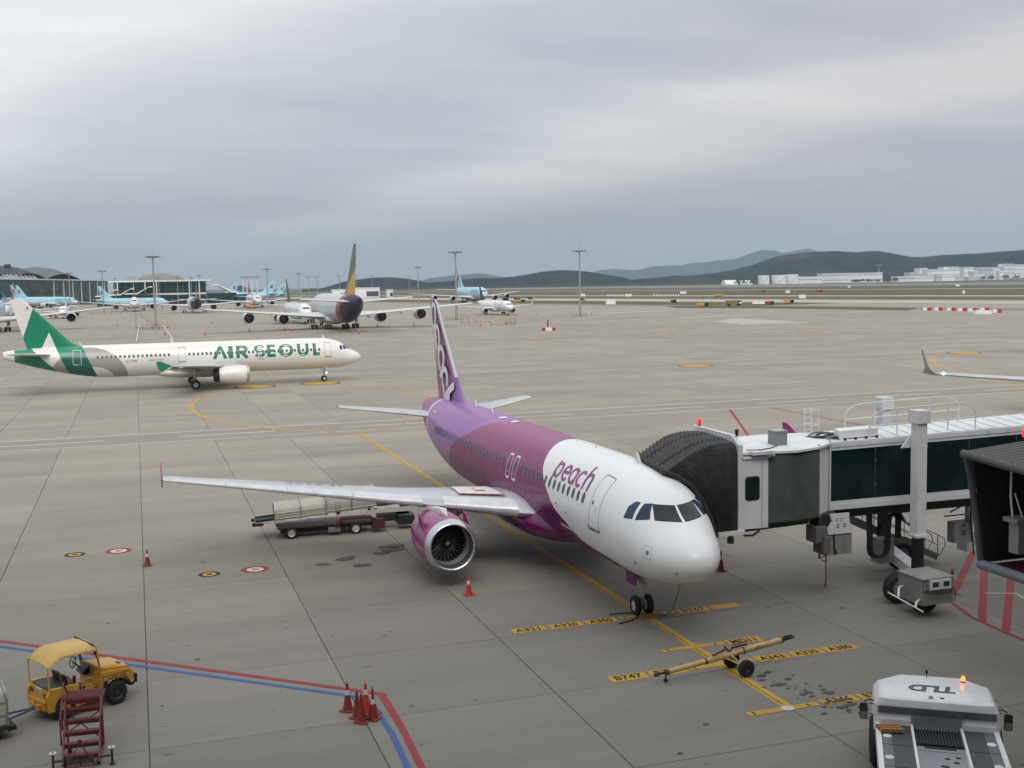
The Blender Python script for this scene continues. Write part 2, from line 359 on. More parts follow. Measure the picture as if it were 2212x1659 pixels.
for dy in (-0.5, 0.5): line('taxi_line_border', [(-330, 151.9+dy), (330, 151.9+dy)], 0.12, M_joint)
line('turn_line', [(124.2, 152.0), (118.1, 146.3), (113.0, 140.4), (108.8, 134.6), (105.1, 127.6), (102.0, 120.3), (97.5, 110.1), (93.5, 100.5), (92.0, 92)], 0.4, M_yel, 0.012)
for k, (cx, cy, r) in enumerate(((14.2, 148.0, 2.35), (22.7, 148.5, 2.3), (78.3, 149.6, 2.3), (128, 151.2, 2.4), (118.4, 243.2, 2.6), (155.1, 236.6, 2.8), (86.7, 244.1, 2.6))):
    p = MB().disc((cx, cy), r, 0.014).build('stand_number_disc', M_yel, apron, smooth=False); MB().ring((cx, cy), r, r+0.3, 0.014).build('disc_border', M_blk, p, smooth=False)
for xx, yy, mo, mi, mc, r in ((-3.3, 57.5, M_blk, M_yel, M_blk, 0.48), (2.6, 51.1, M_blk, M_yel, M_blk, 0.48), (-1.3, 57.5, M_red, M_wht, M_yelf, 0.62), (4.6, 51.2, M_red, M_wht, M_yelf, 0.62)):
    d = MB().ring((xx, yy), r*0.62, r, 0.006).build('pit_cover_ring', mo, apron, smooth=False); MB().ring((xx, yy), r*0.30, r*0.62, 0.006).build('inner_ring', mi, d, smooth=False); MB().disc((xx, yy), r*0.30, 0.008).build('lid', mc, d, smooth=False)
# stop bars with stencilled aircraft types, readable from the terminal
M_stn = mat('stencil_black', (0.022, 0.020, 0.017), 0.7, var=0.4, scale=3)
def stopbox(x0, x1, y0, y1, txt):
    b = MB().rect(x0, x1, y0, y1, 0.012).build('stop_box', M_yel if txt != '767' else M_yelf, apron, smooth=False)
    if txt:
        sz = 0.50; o = lettering(txt, sz, M_stn, b, Matrix.Translation(((x0+x1)/2, (y0+y1)/2-0.0, 0.017)), 'stencil', space=1.04, bold=0.014)
        w = o.dimensions.x or 1.0
        mx = Matrix.Translation(((x0+x1)/2, 0, 0)) @ Matrix.Diagonal((min(1.25, (x1-x0)*0.74/w), 1, 1, 1)) @ Matrix.Translation((-(x0+x1)/2, 0, 0)); o.data.transform(mx)
for args in ((12.5, 13.8, 37.93, 38.45, 'A321'), (13.93, 15.25, 37.93, 38.45, 'A320'), (15.38, 16.65, 37.93, 38.45, 'A300'), (19.2, 20.5, 37.93, 38.45, 'B767'), (20.6, 21.8, 37.93, 38.45, ''),
             (19.1, 20.42, 33.92, 34.47, 'MD11'), (13.82, 15.1, 32.03, 32.6, 'B747'), (15.22, 16.5, 32.03, 32.6, 'B777'), (19.12, 20.36, 32.03, 32.58, 'A343'), (20.46, 21.66, 32.03, 32.58, 'A330'), (21.76, 23.0, 32.03, 32.58, 'A380'),
             (18.9, 20.14, 27.98, 28.45, 'A346'), (20.24, 21.5, 27.98, 28.45, 'B77W')): stopbox(*args)
for x0, x1, y in ((16.78, 19.08, 38.25), (16.6, 19.0, 34.25), (16.62, 19.02, 32.32), (16.4, 18.8, 28.2)):
    line('stop_bar', [(x0, y), (x1, y)], 0.30, M_yel, 0.011)
    for dx in (0.22, 2.05): line('stop_bar_tick', [(x0+dx, y-0.11), (x0+dx, y+0.11)], 0.06, M_blk, 0.015)
MB().disc((17.75, 28.2), 0.2, 0.017).build('end_stud', mat('pale_stud', (0.5, 0.5, 0.48), 0.6), apron, smooth=False)
# red and blue equipment limit lines
line('equipment_limit_line', [(-19.2, 56.2), (-5.2, 44.05), (5.9, 34.45), (6.72, 33.75), (6.72, 30.8), (6.6, 28), (6.35, 20)], 0.20, M_red, 0.012)
line('service_limit_line', [(-19.4, 55.75), (-5.4, 43.6), (6.28, 33.5), (6.36, 30.4), (6.25, 28), (6.0, 20)], 0.17, M_blue, 0.012)
# red no-parking hatching at the bridge wheels
line('bridge_zone_line', [(30.0, 36.6), (28.95, 33.6), (28.75, 31.6), (28.6, 24)], 0.15, M_red, 0.012)
for a, b in (((28.9, 32.95), (36.4, 41.4)), ((28.75, 31.6), (35.0, 38.2)), ((30.3, 36.2), (36.2, 41.9)), ((28.7, 29.6), (34.5, 35.4))): line('bridge_zone_hatch', [a, b], 0.28, M_red, 0.017)
line('stand_limit_line', [(54.6, 97.2), (46.4, 79.5), (43.0, 72)], 0.26, M_red); line('stand_limit_line', [(58.9, 97.2), (58.7, 84), (58.4, 60)], 0.2, M_red, 0.007)
line('white_guide_line', [(31.6, 35.9), (32.7, 35.45), (32.5, 34.8)], 0.10, M_wht, 0.02)
for nm_, ps in (('repaved_strip', [(165, 341), (180, 349), (212, 358), (205, 352)]), ('repaved_strip', [(160, 278), (166, 306), (185, 326), (183, 279)]), ('repaved_strip', [(168, 420), (214, 436), (217, 430), (178, 416)])):
    MB().sheet(ps, 0.006).build(nm_, M_pale, apron, smooth=False)
# oil and fuel stains
st = MB(); RS = random.Random(11)
def blot(x, y, r, m, z):
    n = 10; m.sheet([(x+r*(0.7+0.6*RS.random())*1.5*cos(2*pi*k/n), y+r*(0.7+0.6*RS.random())*0.8*sin(2*pi*k/n)) for k in range(n)], z)
for k in range(120):
    t = RS.random(); a = RS.gauss(0, 0.55); blot(18.6+t*1.5+RS.gauss(0, 0.35), 30.6-t*5.2+RS.gauss(0, 0.4), 0.02+0.10*RS.random()**3, st, 0.019+0.00004*k)
for k in range(60): blot(RS.uniform(-2, 26), RS.uniform(23, 60), 0.015+0.06*RS.random()**2.5, st, 0.0192+0.00004*k)
for x, y, r in ((8.7, 51.5, .30), (7.6, 50.9, .22), (9.2, 50.0, .28), (11.3, 53.2, .42), (11.2, 52.4, .4), (10.6, 52.0, .28), (9.0, 51.8, .18), (13.0, 50.5, .22)): blot(x, y, r, st, 0.026+r*0.01)
tag(st.build('oil_stain', mat('oil_stain', (0.075, 0.07, 0.066), 0.75, var=0.3, scale=4), apron, smooth=False), kind='stuff')
for k in range(1): pass

# ---- airfield beyond the apron: shoulders, grass, taxiways, runway (long strips running past the stand)
TW = Vector((0.22, -0.975)); NW = Vector((0.975, 0.22))
def band(name, w0, w1, m, z, t0=-3200, t1=900):
    p = [NW*w0+TW*t0, NW*w0+TW*t1, NW*w1+TW*t1, NW*w1+TW*t0]
    return tag(MB().sheet([(q.x, q.y) for q in p], z).build(name, m, smooth=False), kind='structure')
band('asphalt_shoulder', 352, 380, M_grey, 0.02); band('grass_verge', 372, 432, M_grass, 0.05, -3200, -395)
band('parallel_taxiway', 430, 484, M_pale, 0.08); band('taxiway_shoulder', 484, 500, M_grey, 0.11); band('grass_strip', 500, 572, M_grass, 0.14)
band('taxiway_edge_strip', 572, 604, M_pale, 0.17); band('taxiway_shoulder_dark', 604, 640, M_asph, 0.20); band('grass_field', 640, 880, M_grass, 0.24)
band('runway_edge_strip', 880, 910, M_pale, 0.29); band('runway', 910, 1230, M_asph, 0.34); band('runway_edge_strip', 1230, 1290, M_pale, 0.40)
band('grass_field', 1290, 1400, M_grass, 0.46); band('runway_far', 1400, 1480, M_pale, 0.52); band('grass_field', 1480, 1900, M_grass, 0.58); band('far_taxiway', 1560, 1600, M_grey, 0.66)
isl = [(236, 470), (252, 432), (262, 402), (268, 372), (272, 352), (292, 372), (290, 400), (278, 450), (262, 492), (246, 500)]
tag(MB().sheet(isl, 0.11).build('grass_island', M_grass, smooth=False), kind='structure')
# ================================================================ hills
def hill_mat(name, c0, c1, c2):
    t = NT(name); P = t.geo.outputs['Position']; a = t.noise(P, 0.012, 7, 0.68); b = t.noise(P, 0.0035, 5, 0.6); g = t.noise(P, 0.06, 4, 0.7)
    c = t.mix(t.ramp(a, 0.35, 0.65), c0, c1); c = t.mix(t.ramp(b, 0.60, 0.70, 0, 0.6), c, c2); c = t.mix(t.ramp(g, 0.4, 0.7, 0, 0.5), c, tuple(k*0.5 for k in c0))
    t.set(t.b.inputs['Base Color'], c); t.b.inputs['Roughness'].default_value = 1.0; t.b.inputs['Specular IOR Level'].default_value = 0.0; t.bump(g, 1.0, 6.0); return t.m
M_hill = hill_mat('hillside_woods', (0.016, 0.022, 0.024), (0.045, 0.050, 0.045), (0.10, 0.085, 0.070)); M_mtn = hill_mat('mountain_woods', (0.03, 0.04, 0.035), (0.06, 0.065, 0.05), (0.08, 0.075, 0.06))
import mathutils.noise as mn
def hill(name, ridge, m, depth, base, seed, amp):
    fine = []
    for i in range(len(ridge)-1):
        a, b = Vector(ridge[i]), Vector(ridge[i+1])
        for k in range(9): fine.append(a.lerp(b, k/9))
    fine.append(Vector(ridge[-1])); n = len(fine); zs = [p.z for p in fine]
    for _ in range(4): zs = [zs[0]]+[(zs[i-1]+2*zs[i]+zs[i+1])/4 for i in range(1, n-1)]+[zs[-1]]
    rows = [(-1.0, 0.0), (-0.82, 0.16), (-0.64, 0.34), (-0.46, 0.55), (-0.28, 0.77), (-0.12, 0.93), (0, 1.0), (0.2, 0.85), (0.6, 0.4), (1.0, 0.0)]
    vs = []; fs = []
    for (t, h) in rows:
        for i, p in enumerate(fine):
            d = Vector((p.x, p.y)).normalized(); q = Vector((p.x, p.y))+d*depth*t
            nz = mn.noise(Vector((q.x/260+seed, q.y/260, 0)))*amp+mn.noise(Vector((q.x/70+seed, q.y/70, 3)))*amp*0.35
            k = 1.0 if t < 0 else 0.35
            z = base+(zs[i]-base)*h+nz*min(1, (zs[i]-base)/25.0)*(k if 0 < h < 1 else (0.28 if h == 1 else 0)); vs.append((q.x, q.y, z if h > 0 else base-3))
    for r in range(len(rows)-1):
        for i in range(n-1): fs.append((r*n+i, r*n+i+1, (r+1)*n+i+1, (r+1)*n+i))
    return tag(MB().add(vs, fs).build(name, m, ang=180), kind='structure')
hill('hill', [(540,3612,2),(558,3608,6),(614,3589,21),(656,3575,29),(712,3557,37),(782,3533,38),(838,3515,31),(886,3499,19),(930,3485,4)], M_hill, 350, -1, 1, 7)
hill('hill', [(800,3738,2),(840,3725,12),(913,3701,18),(987,3676,23),(1046,3657,28),(1135,3627,32),(1208,3603,34),(1253,3588,39),(1297,3573,48),(1356,3554,51),(1400,3539,50),(1474,3515,40),(1547,3490,24),(1606,3471,14),(1700,3440,2)], M_hill, 380, -1, 2, 9)
hill('hill', [(1560,3905,1),(1628,3885,7),(1694,3863,16),(1775,3836,18),(1840,3815,23),(1970,3771,24),(2068,3739,36),(2166,3707,60),(2263,3674,95),(2361,3642,107),(2458,3610,112),(2540,3583,104),(2613,3558,109),(2670,3539,96),(2743,3515,81),(2849,3480,88),(2946,3448,91),(3044,3415,97),(3128,3387,101),(3271,3340,105),(3434,3286,87),(3761,3178,55),(3980,3100,3)], M_hill, 700, -1, 3, 14)
hill('mountain', [(2400,10790,2),(2516,10755,30),(2623,10719,55),(2773,10669,79),(2966,10606,98),(3200,10528,111),(3349,10478,86),(3455,10443,57),(3560,10410,4)], M_mtn, 900, -1, 4, 20)
hill('mountain', [(4200,11770,5),(4411,11707,64),(4848,11562,127),(5042,11497,154),(5235,11433,130),(5381,11385,147),(5574,11321,184),(5817,11240,180),(6010,11176,212),(6301,11080,231),(6446,11032,294),(6591,10984,327),(6785,10919,293),(6930,10871,321),(7050,10831,339),(7220,10775,290),(7559,10662,207),(8044,10501,122),(8500,10350,20)], M_mtn, 1500, -1, 5, 40)
hill('islet', [(390,5138,0),(397,5136,4),(417,5130,18),(446,5120,26),(475,5110,13),(494,5104,3),(500,5102,0)], M_hill, 60, -1, 6, 3)
# ================================================================ airliners (local frame: x = -distance aft of the nose, y = port, z = height above ground)
NOSE = [(0,3.02,3.02,.0),(.06,3.27,2.79,.27),(.2,3.47,2.64,.50),(.5,3.73,2.44,.80),(.9,3.95,2.28,1.06),(1.35,4.16,2.15,1.28),(1.8,4.42,2.03,1.45),(2.2,4.76,1.94,1.57),(2.6,5.07,1.88,1.665),(3.1,5.33,1.80,1.755),(3.8,5.57,1.755,1.85),(4.6,5.72,1.725,1.91),(5.6,5.81,1.705,1.955),(7.0,5.835,1.70,1.975)]
TAIL = [(0,5.835,1.70,1.975),(1.5,5.835,1.73,1.97),(3.5,5.835,1.93,1.92),(5.5,5.82,2.30,1.79),(7.5,5.77,2.75,1.57),(9.5,5.68,3.28,1.25),(11.3,5.56,3.82,.87),(12.6,5.42,4.22,.55),(13.1,5.30,4.42,.40)]
def pchip(xs, ys):
    n = len(xs); h = [xs[i+1]-xs[i] for i in range(n-1)]; d = [(ys[i+1]-ys[i])/h[i] for i in range(n-1)]; m = [d[0]]
    for i in range(1, n-1):
        if d[i-1]*d[i] <= 0: m.append(0)
        else:
            w1, w2 = 2*h[i]+h[i-1], h[i]+2*h[i-1]; m.append((w1+w2)/(w1/d[i-1]+w2/d[i]))
    m.append(d[-1])
    def f(x):
        if x <= xs[0]: return ys[0]
        if x >= xs[-1]: return ys[-1]
        i = 0
        while xs[i+1] < x: i += 1
        t = (x-xs[i])/h[i]; t2 = t*t; t3 = t2*t
        return (2*t3-3*t2+1)*ys[i]+(t3-2*t2+t)*h[i]*m[i]+(-2*t3+3*t2)*ys[i+1]+(t3-t2)*h[i]*m[i+1]
    return f
class Fus:
    def __init__(s, L, k=1.0, kz=None, zb=1.70, ka=None):
        kz = kz or k; ka = ka or k; s.L = L; T0 = L-13.1*ka
        rows = [(a*ka, (t-1.7)*kz+zb, (b-1.7)*kz+zb, w*k) for a, t, b, w in NOSE]+[(T0+a*ka, (t-1.7)*kz+zb, (b-1.7)*kz+zb, w*k) for a, t, b, w in TAIL]
        xs = [r[0] for r in rows]; s.xs = xs; s.ft = pchip(xs, [r[1] for r in rows]); s.fb = pchip(xs, [r[2] for r in rows])
        fw = pchip([sqrt(max(0, x)) for x in xs], [r[3] for r in rows]); s.fw = lambda a: fw(sqrt(max(0, a))); s.ka = ka; s.T0 = T0
    def sec(s, a): t, b = s.ft(a), s.fb(a); return (t+b)/2, max(1e-3, (t-b)/2), max(1e-3, s.fw(a))
    def pt(s, a, phi, side, off=0.0):
        zc, h, w = s.sec(a); c, q = cos(phi), sin(phi); n = Vector((c/w, q/h)).normalized()
        return Vector((-a, side*(w*c+n.x*off), zc+h*q+n.y*off))
    def phi(s, a, z): zc, h, w = s.sec(a); return math.asin(max(-1, min(1, (z-zc)/h)))
    def az(s, a, z, side, off=0.0): return s.pt(a, s.phi(a, z), side, off)
    def front(s, y, z, off=0.02):          # point of the nose seen from ahead
        lo, hi = 0.0, 7*s.ka
        for _ in range(40):
            m = (lo+hi)/2; zc, h, w = s.sec(m)
            if (y/w)**2+((z-zc)/h)**2 < 1: hi = m
            else: lo = m
        return Vector((-hi+off*0.75, y+off*0.25*(1 if y > 0 else -1), z+off*0.6))
    def mesh(s, n=56, step=1.0):
        al = []; a = 0.004
        while a < 7*s.ka: al.append(a); a += min(0.3*s.ka, 0.03+a*0.35)
        a = 7*s.ka
        while a < s.T0: al.append(a); a += step
        a = s.T0
        while a < s.L-0.05: al.append(a); a += 0.6*s.ka
        al.append(s.L); m = MB()
        return m.loft([[s.pt(a, 2*pi*k/n, 1) for k in range(n)][::-1] for a in al])
def patch(F, poly, rings=3, sub=4):
    """polygon in surface parameters -> mesh following F(u,v)"""
    n = len(poly); cx = sum(p[0] for p in poly)/n; cy = sum(p[1] for p in poly)/n; e = []
    for i in range(n):
        a, b = poly[i], poly[(i+1) % n]
        for k in range(sub): t = k/sub; e.append((a[0]+(b[0]-a[0])*t, a[1]+(b[1]-a[1])*t))
    m = len(e); vs = [F(cx, cy)]; fs = []
    for r in range(1, rings+1):
        q = r/rings; vs += [F(cx+(u-cx)*q, cy+(v-cy)*q) for u, v in e]
    for k in range(m): fs.append((0, 1+k, 1+(k+1) % m))
    for r in range(rings-1):
        for k in range(m): a = 1+r*m; b = 1+(r+1)*m; fs.append((a+k, b+k, b+(k+1) % m, a+(k+1) % m))
    return MB().add(vs, fs)
def rrect(u0, u1, v0, v1, r, n=4, ru=None):
    ru = ru or r; out = []
    for cu, cv, a0 in ((u1-ru, v1-r, 0), (u0+ru, v1-r, 90), (u0+ru, v0+r, 180), (u1-ru, v0+r, 270)):
        for k in range(n+1): a = radians(a0+90*k/n); out.append((cu+ru*cos(a), cv+r*sin(a)))
    return out
def ell(cu, cv, ru, rv, n=16): return [(cu+ru*cos(2*pi*k/n), cv+rv*sin(2*pi*k/n)) for k in range(n)]
def ribbon(F, pts, w, closed=False, step=0.06):
    """thick stroke in surface parameters (u,v)"""
    P = []
    m = len(pts)
    for i in range(m if closed else m-1):
        a, b = Vector(pts[i]), Vector(pts[(i+1) % m]); k = max(1, int((b-a).length/step))
        for j in range(k): P.append(a.lerp(b, j/k))
    if not closed: P.append(Vector(pts[-1]))
    n = len(P); vs = []; fs = []
    for i in range(n):
        a = P[i-1] if (i > 0 or closed) else P[0]; b = P[(i+1) % n] if (i < n-1 or closed) else P[-1]
        d = b-a
        if d.length < 1e-9: d = Vector((1, 0))
        d.normalize(); nn = Vector((-d.y, d.x)); kk = w/2
        if 0 < i < n-1 or closed:
            d1 = P[i]-P[i-1]
            if d1.length > 1e-9: d1.normalize(); kk = w/2/max(0.55, abs(Vector((-d1.y, d1.x)).dot(nn)))
        for q in (-1, 1): c = P[i]+nn*kk*q; vs.append(F(c.x, c.y))
    for i in range(n if closed else n-1): j = (i+1) % n; fs.append((2*i, 2*j, 2*j+1, 2*i+1))
    return MB().add(vs, fs)
AF = [(1,.003),(.88,.022),(.7,.047),(.5,.067),(.3,.074),(.14,.064),(.06,.048),(.015,.026),(0,0),(.015,-.020),(.06,-.034),(.14,-.042),(.3,-.045),(.5,-.037),(.7,-.022),(.88,-.009),(1,-.003)]
def airfoil(aL, aT, y, z, th=1.0, vert=False):
    c = aT-aL; out = []
    for u, v in AF:
        if vert: out.append(Vector((-(aL+u*c), (v+0.0)*c*th*(0.8), z)))
        else: out.append(Vector((-(aL+u*c), y, z+v*c*th)))
    return out
def lerp_sec(secs, s):
    for a, b in zip(secs, secs[1:]):
        if a[0] <= s <= b[0]: t = (s-a[0])/(b[0]-a[0]); return [a[i]+(b[i]-a[i])*t for i in range(len(a))]
    return list(secs[-1])
def wing_mesh(secs, side, th=1.0, n=18, s0=None, s1=None, grow=0.0, umax=None):
    s0 = secs[0][0] if s0 is None else s0; s1 = secs[-1][0] if s1 is None else s1; rings = []
    for k in range(n+1):
        s = s0+(s1-s0)*k/n; _, aL, aT, z = lerp_sec(secs, s)[:4]; c = aT-aL; ring = []
        tt = th*(1.12-0.22*(s/secs[-1][0]))
        for u, v in AF:
            if umax is not None and u > umax: continue
            g = grow; ring.append(Vector((-(aL+u*c)+ (g if u < 0.03 else 0), side*s, z+v*c*tt+(g if v > 0.001 else -g if v < -0.001 else 0))))
        rings.append(ring if side < 0 else ring[::-1])
    return MB().loft(rings, closed=umax is None, cap=umax is None)
M_tyre = mat('tyre_rubber', (0.018, 0.018, 0.018), 0.85, var=0.3, scale=4); M_rim = mat('wheel_rim', (0.55, 0.56, 0.56), 0.4, 0.3, dirt=0.4, scale=6); M_strut = mat('gear_strut', (0.42, 0.43, 0.44), 0.45, 0.3, dirt=0.5, scale=5); M_darkstrut = mat('dark_gear_leg', (0.03, 0.03, 0.032), 0.6)
M_fan = mat('fan_blade_metal', (0.050, 0.052, 0.055), 0.35, 0.8); M_duct = mat('intake_duct', (0.40, 0.41, 0.42), 0.42, 0.35, dirt=0.3); M_black = mat('intake_shadow_black', (0.006, 0.006, 0.007), 0.8)
M_lip = mat('polished_intake_lip', (0.60, 0.61, 0.62), 0.26, 0.9, var=0.06); M_slat = mat('slat_metal', (0.66, 0.67, 0.69), 0.32, 0.45, var=0.08, dirt=0.15); M_wing = mat('wing_grey', (0.50, 0.51, 0.54), 0.38, 0.15, var=0.08, scale=0.6, dirt=0.2); M_wingu = mat('wing_white_grey', (0.56, 0.56, 0.56), 0.4, 0.0, var=0.08, scale=0.6, dirt=0.2)
M_glass = mat('cockpit_glass', (0.012, 0.017, 0.022), 0.06, var=0.5, scale=1.2); M_gblue = mat('side_cockpit_glass', (0.012, 0.035, 0.085), 0.08, var=0.4, scale=1.0); M_cabin = mat('cabin_window', (0.055, 0.058, 0.058), 0.2, var=0.35, scale=5); M_frame = mat('window_surround', (0.20, 0.19, 0.20), 0.4); M_rubber = mat('black_seal', (0.015, 0.015, 0.016), 0.5)
M_silver = mat('exhaust_metal', (0.22, 0.21, 0.20), 0.4, 0.7, dirt=0.4)
def wheel(parent, c, r, w, rim=True, n=24):
    x, y, z = c; b = r*0.22
    MB().lathe([(-w/2, r*0.55), (-w/2, r*0.80), (-w/2+b*0.6, r*0.96), (-w/4, r), (w/4, r), (w/2-b*0.6, r*0.96), (w/2, r*0.80), (w/2, r*0.55)], c, 'Y', n).build('tyre', M_tyre, parent)
    if rim: MB().lathe([(-w/2+0.03, r*0.56), (-w*0.36, r*0.42), (-w*0.40, r*0.16), (-w*0.46, 0.001)], c, 'Y', n).lathe([(w/2-0.03, r*0.56), (w*0.36, r*0.42), (w*0.40, r*0.16), (w*0.46, 0.001)], c, 'Y', n).build('rim', M_rim, parent)
def engine(root, a0, s, z, r, mat_n, side, fine=False, long=1.25, near=False, dark_tail=False, lip=None, pylon=None, fan_far=False, mat_p=None):
    X = -a0; Y = side*s; k = long
    ax = lambda pr: [(-t*r*k, q*r) for t, q in pr]
    n = 56 if near else 28
    nac = MB().lathe(ax([(.26,.957),(.5,.982),(.95,1.0),(1.5,.985),(2.0,.92),(2.45,.80),(2.44,.77),(2.0,.80)]), (X, Y, z), 'X', n).build('engine', mat_n, root)
    MB().lathe(ax([(.34,.735),(.16,.745),(.06,.765),(.015,.79),(0,.82),(.02,.855),(.08,.895),(.16,.93),(.26,.957)]), (X, Y, z), 'X', n).build('intake_lip', lip or M_lip, nac)
    MB().lathe(ax([(.34,.735),(.6,.715),(.84,.71)]), (X, Y, z), 'X', n).build('intake_duct', M_duct if near else M_black, nac)
    if near:
        bm = MB(); ra, rb = 0.20*r, 0.70*r
        prof = [(ra, 0.10, 0.055, 0.02), ((ra+rb)/2, 0.06, 0.08, 0.05), (rb, -0.02, 0.10, 0.10)]
        rings = [[Vector((0.04+tw, -ch*1.05, q)), Vector((0.055, 0, q)), Vector((-0.06-tw, ch*1.05, q)), Vector((0.02, 0, q))] for q, _, ch, tw in prof]
        bm.loft(rings); bo = bm.build('fan_blade', M_fan, nac, loc=(X-0.72*r*k, Y, z))
        for q in range(1, 26): share(bo, nac, (X-0.72*r*k, Y, z), (2*pi*q/26, 0, 0))
        MB().lathe([(-0.30, 0.001), (-0.30, 0.71*r)], (X-0.70*r*k, Y, z), 'X', n).build('fan_backing', M_black, nac)
        MB().lathe([(0.34, 0.001), (0.30, 0.05), (0.16, 0.15), (0, 0.22*r+0.02)], (X-0.72*r*k, Y, z), 'X', 24).build('spinner', mat('spinner_black', (0.02, 0.02, 0.022), 0.3), nac)
        sp = []
        for q in range(26): an = q*0.42; rr = 0.02+0.0026*q; sp.append((X-0.72*r*k+0.345-0.55*rr, Y+rr*cos(an), z+rr*sin(an)))
        MB().tube(sp, 0.008, 6).build('spinner_spiral', mat('white_spiral', (.7, .7, .7), .5), nac)
    else:
        MB().lathe(ax([(.70,.001),(.70,.715)]), (X, Y, z), 'X', 24).build('fan', M_black, nac)
        MB().lathe(ax([(.52,.001),(.62,.10),(.72,.18)]), (X, Y, z), 'X', 12).build('spinner', M_fan, nac)
    tm = M_silver if not dark_tail else mat('soot_exhaust', (0.03, 0.028, 0.026), 0.5, 0.3)
    if dark_tail:
        MB().lathe(ax([(2.42,.795),(2.9,.66),(2.88,.62),(2.0,.62),(2.0,.001)]), (X, Y, z), 'X', 28).build('exhaust_nozzle', tm, nac)
    else:
        MB().lathe(ax([(2.0,.60),(2.5,.52),(2.95,.42),(2.93,.38),(2.6,.37),(2.6,.001)]), (X, Y, z), 'X', 28).build('exhaust_nozzle', tm, nac); MB().lathe(ax([(2.6,.30),(3.0,.22),(3.4,.02)]), (X, Y, z), 'X', 20).build('exhaust_cone', tm, nac)
        MB().lathe(ax([(1.9,.001),(1.9,.80)]), (X, Y, z), 'X', 24).build('bypass_shadow', M_black, nac)
    if pylon:
        pw, aw, zw, ce = pylon   # half width, wing LE distance, wing lower z, end a
        rs = []
        for (a, zb, zt, w) in ((a0+0.55*r*k, z+0.93*r, z+0.99*r, 0.12), (a0+1.0*r*k, z+0.94*r, z+1.16*r, 0.8), (aw+0.1, z+0.9*r, zw+0.02, 1.0), (aw+1.2, z+0.75*r, zw+0.12, 1.0), (aw+0.6*(ce-aw), z+0.62*r, zw+0.05, 0.8), (ce, zw-0.12, zw+0.0, 0.15)):
            rs.append([Vector((-a, Y-pw*w, zb)), Vector((-a, Y+pw*w, zb)), Vector((-a, Y+pw*w*0.8, zt)), Vector((-a, Y-pw*w*0.8, zt))])
        MB().loft(rs).build('pylon', mat_p or M_wingu, root, ang=50)
    return nac
def gear_nose(root, a, r, w, zt, gap, mt=None):
    g = MB().tube([(-a, 0, r), (-a+0.05*zt, 0, zt)], [0.075*r/0.38, 0.11*r/0.38], 10).tube([(-a, -gap-w*.4, r), (-a, gap+w*.4, r)], 0.05*r/0.38, 8).tube([(-a-0.05, 0, r+0.45*(zt-r)), (-a-0.55*r/0.38, 0, zt+0.05)], 0.045*r/0.38, 8)
    g.bar((-a+0.10, 0, r+0.22*(zt-r)), (-a+0.12, 0, r+0.52*(zt-r)), 0.16, 0.05).bar((-a+0.22, 0, r+0.5*(zt-r)), (-a+0.22, 0, r+0.62*(zt-r)), 0.26, 0.12)
    o = g.build('nose_gear', mt or M_strut, root)
    for q in (-1, 1): wheel(o, (-a, q*gap, r), r, w)
    return o
def gear_main(root, a, s, side, r, w, zt, gap, bogie=0, base=1.4, mt=None, lean=0.35):
    y = side*s; g = MB().tube([(-a, y, r), (-a, y+side*0.02, zt)], [0.13*r/0.58, 0.17*r/0.58], 12).tube([(-a, y, r+0.55*(zt-r)), (-a+0.1, y-side*1.5*lean*3, zt+0.1)], 0.07*r/0.58, 8).bar((-a-0.02, y+side*0.28, r+0.35*(zt-r)), (-a-0.02, y+side*0.34, zt), 0.05, 0.9)
    axs = [0] if bogie < 2 else ([-base/2, base/2] if bogie == 2 else [-base, 0, base])
    for d in axs: g.tube([(-a+d, y-gap-w*.3, r), (-a+d, y+gap+w*.3, r)], 0.07*r/0.58, 8)
    if bogie >= 2: g.tube([(-a+axs[0], y, r), (-a+axs[-1], y, r)], 0.10*r/0.58, 8)
    o = g.build('main_gear', mt or M_strut, root)
    for d in axs:
        for q in (-1, 1): wheel(o, (-a+d, y+q*gap, r), r, w)
    return o
def body_mat(name, fn, rough=0.28, coat=0.6, dirt=0.12):
    """procedural livery: fn(t, a, y, z) -> colour socket, a = metres aft of the nose"""
    t = NT(name); x, y, z = t.xyz(t.tc.outputs['Object']); a = t.math('MULTIPLY', x, -1.0)
    c = fn(t, a, y, z); d = t.noise(t.tc.outputs['Object'], 0.5, 3, 0.5, (0.35, 1, 1.6)); g = t.noise(t.tc.outputs['Object'], 6.0, 4, 0.6)
    c = t.mix(t.ramp(d, 0.50, 0.80, 0, dirt), c, (0.16, 0.145, 0.125))
    px_ = t.math('PINGPONG', a, 0.96); pl = t.math('LESS_THAN', px_, 0.010); c = t.mix(t.math('MULTIPLY', pl, 0.10), c, (0.05, 0.05, 0.05))
    t.set(t.b.inputs['Base Color'], c); t.set(t.b.inputs['Roughness'], t.ramp(g, 0.3, 0.7, rough-0.04, rough+0.08)); t.b.inputs['Coat Weight'].default_value = coat; t.b.inputs['Coat Roughness'].default_value = 0.12; t.b.inputs['Specular IOR Level'].default_value = 0.4
    MATS[name] = t.m; return t.m
def lt(t, a, b): return t.math('LESS_THAN', a, b)
def gt(t, a, b): return t.math('GREATER_THAN', a, b)
def lin(t, a, z, p, q):     # >0 on the aft side of the line p->q (in a,z)
    # a - (p.a + (z-p.z)*(q.a-p.a)/(q.z-p.z))
    k = (q[0]-p[0])/(q[1]-p[1]); return t.math('SUBTRACT', a, t.math('ADD', t.math('MULTIPLY', t.math('SUBTRACT', z, p[1]), k), p[0]))
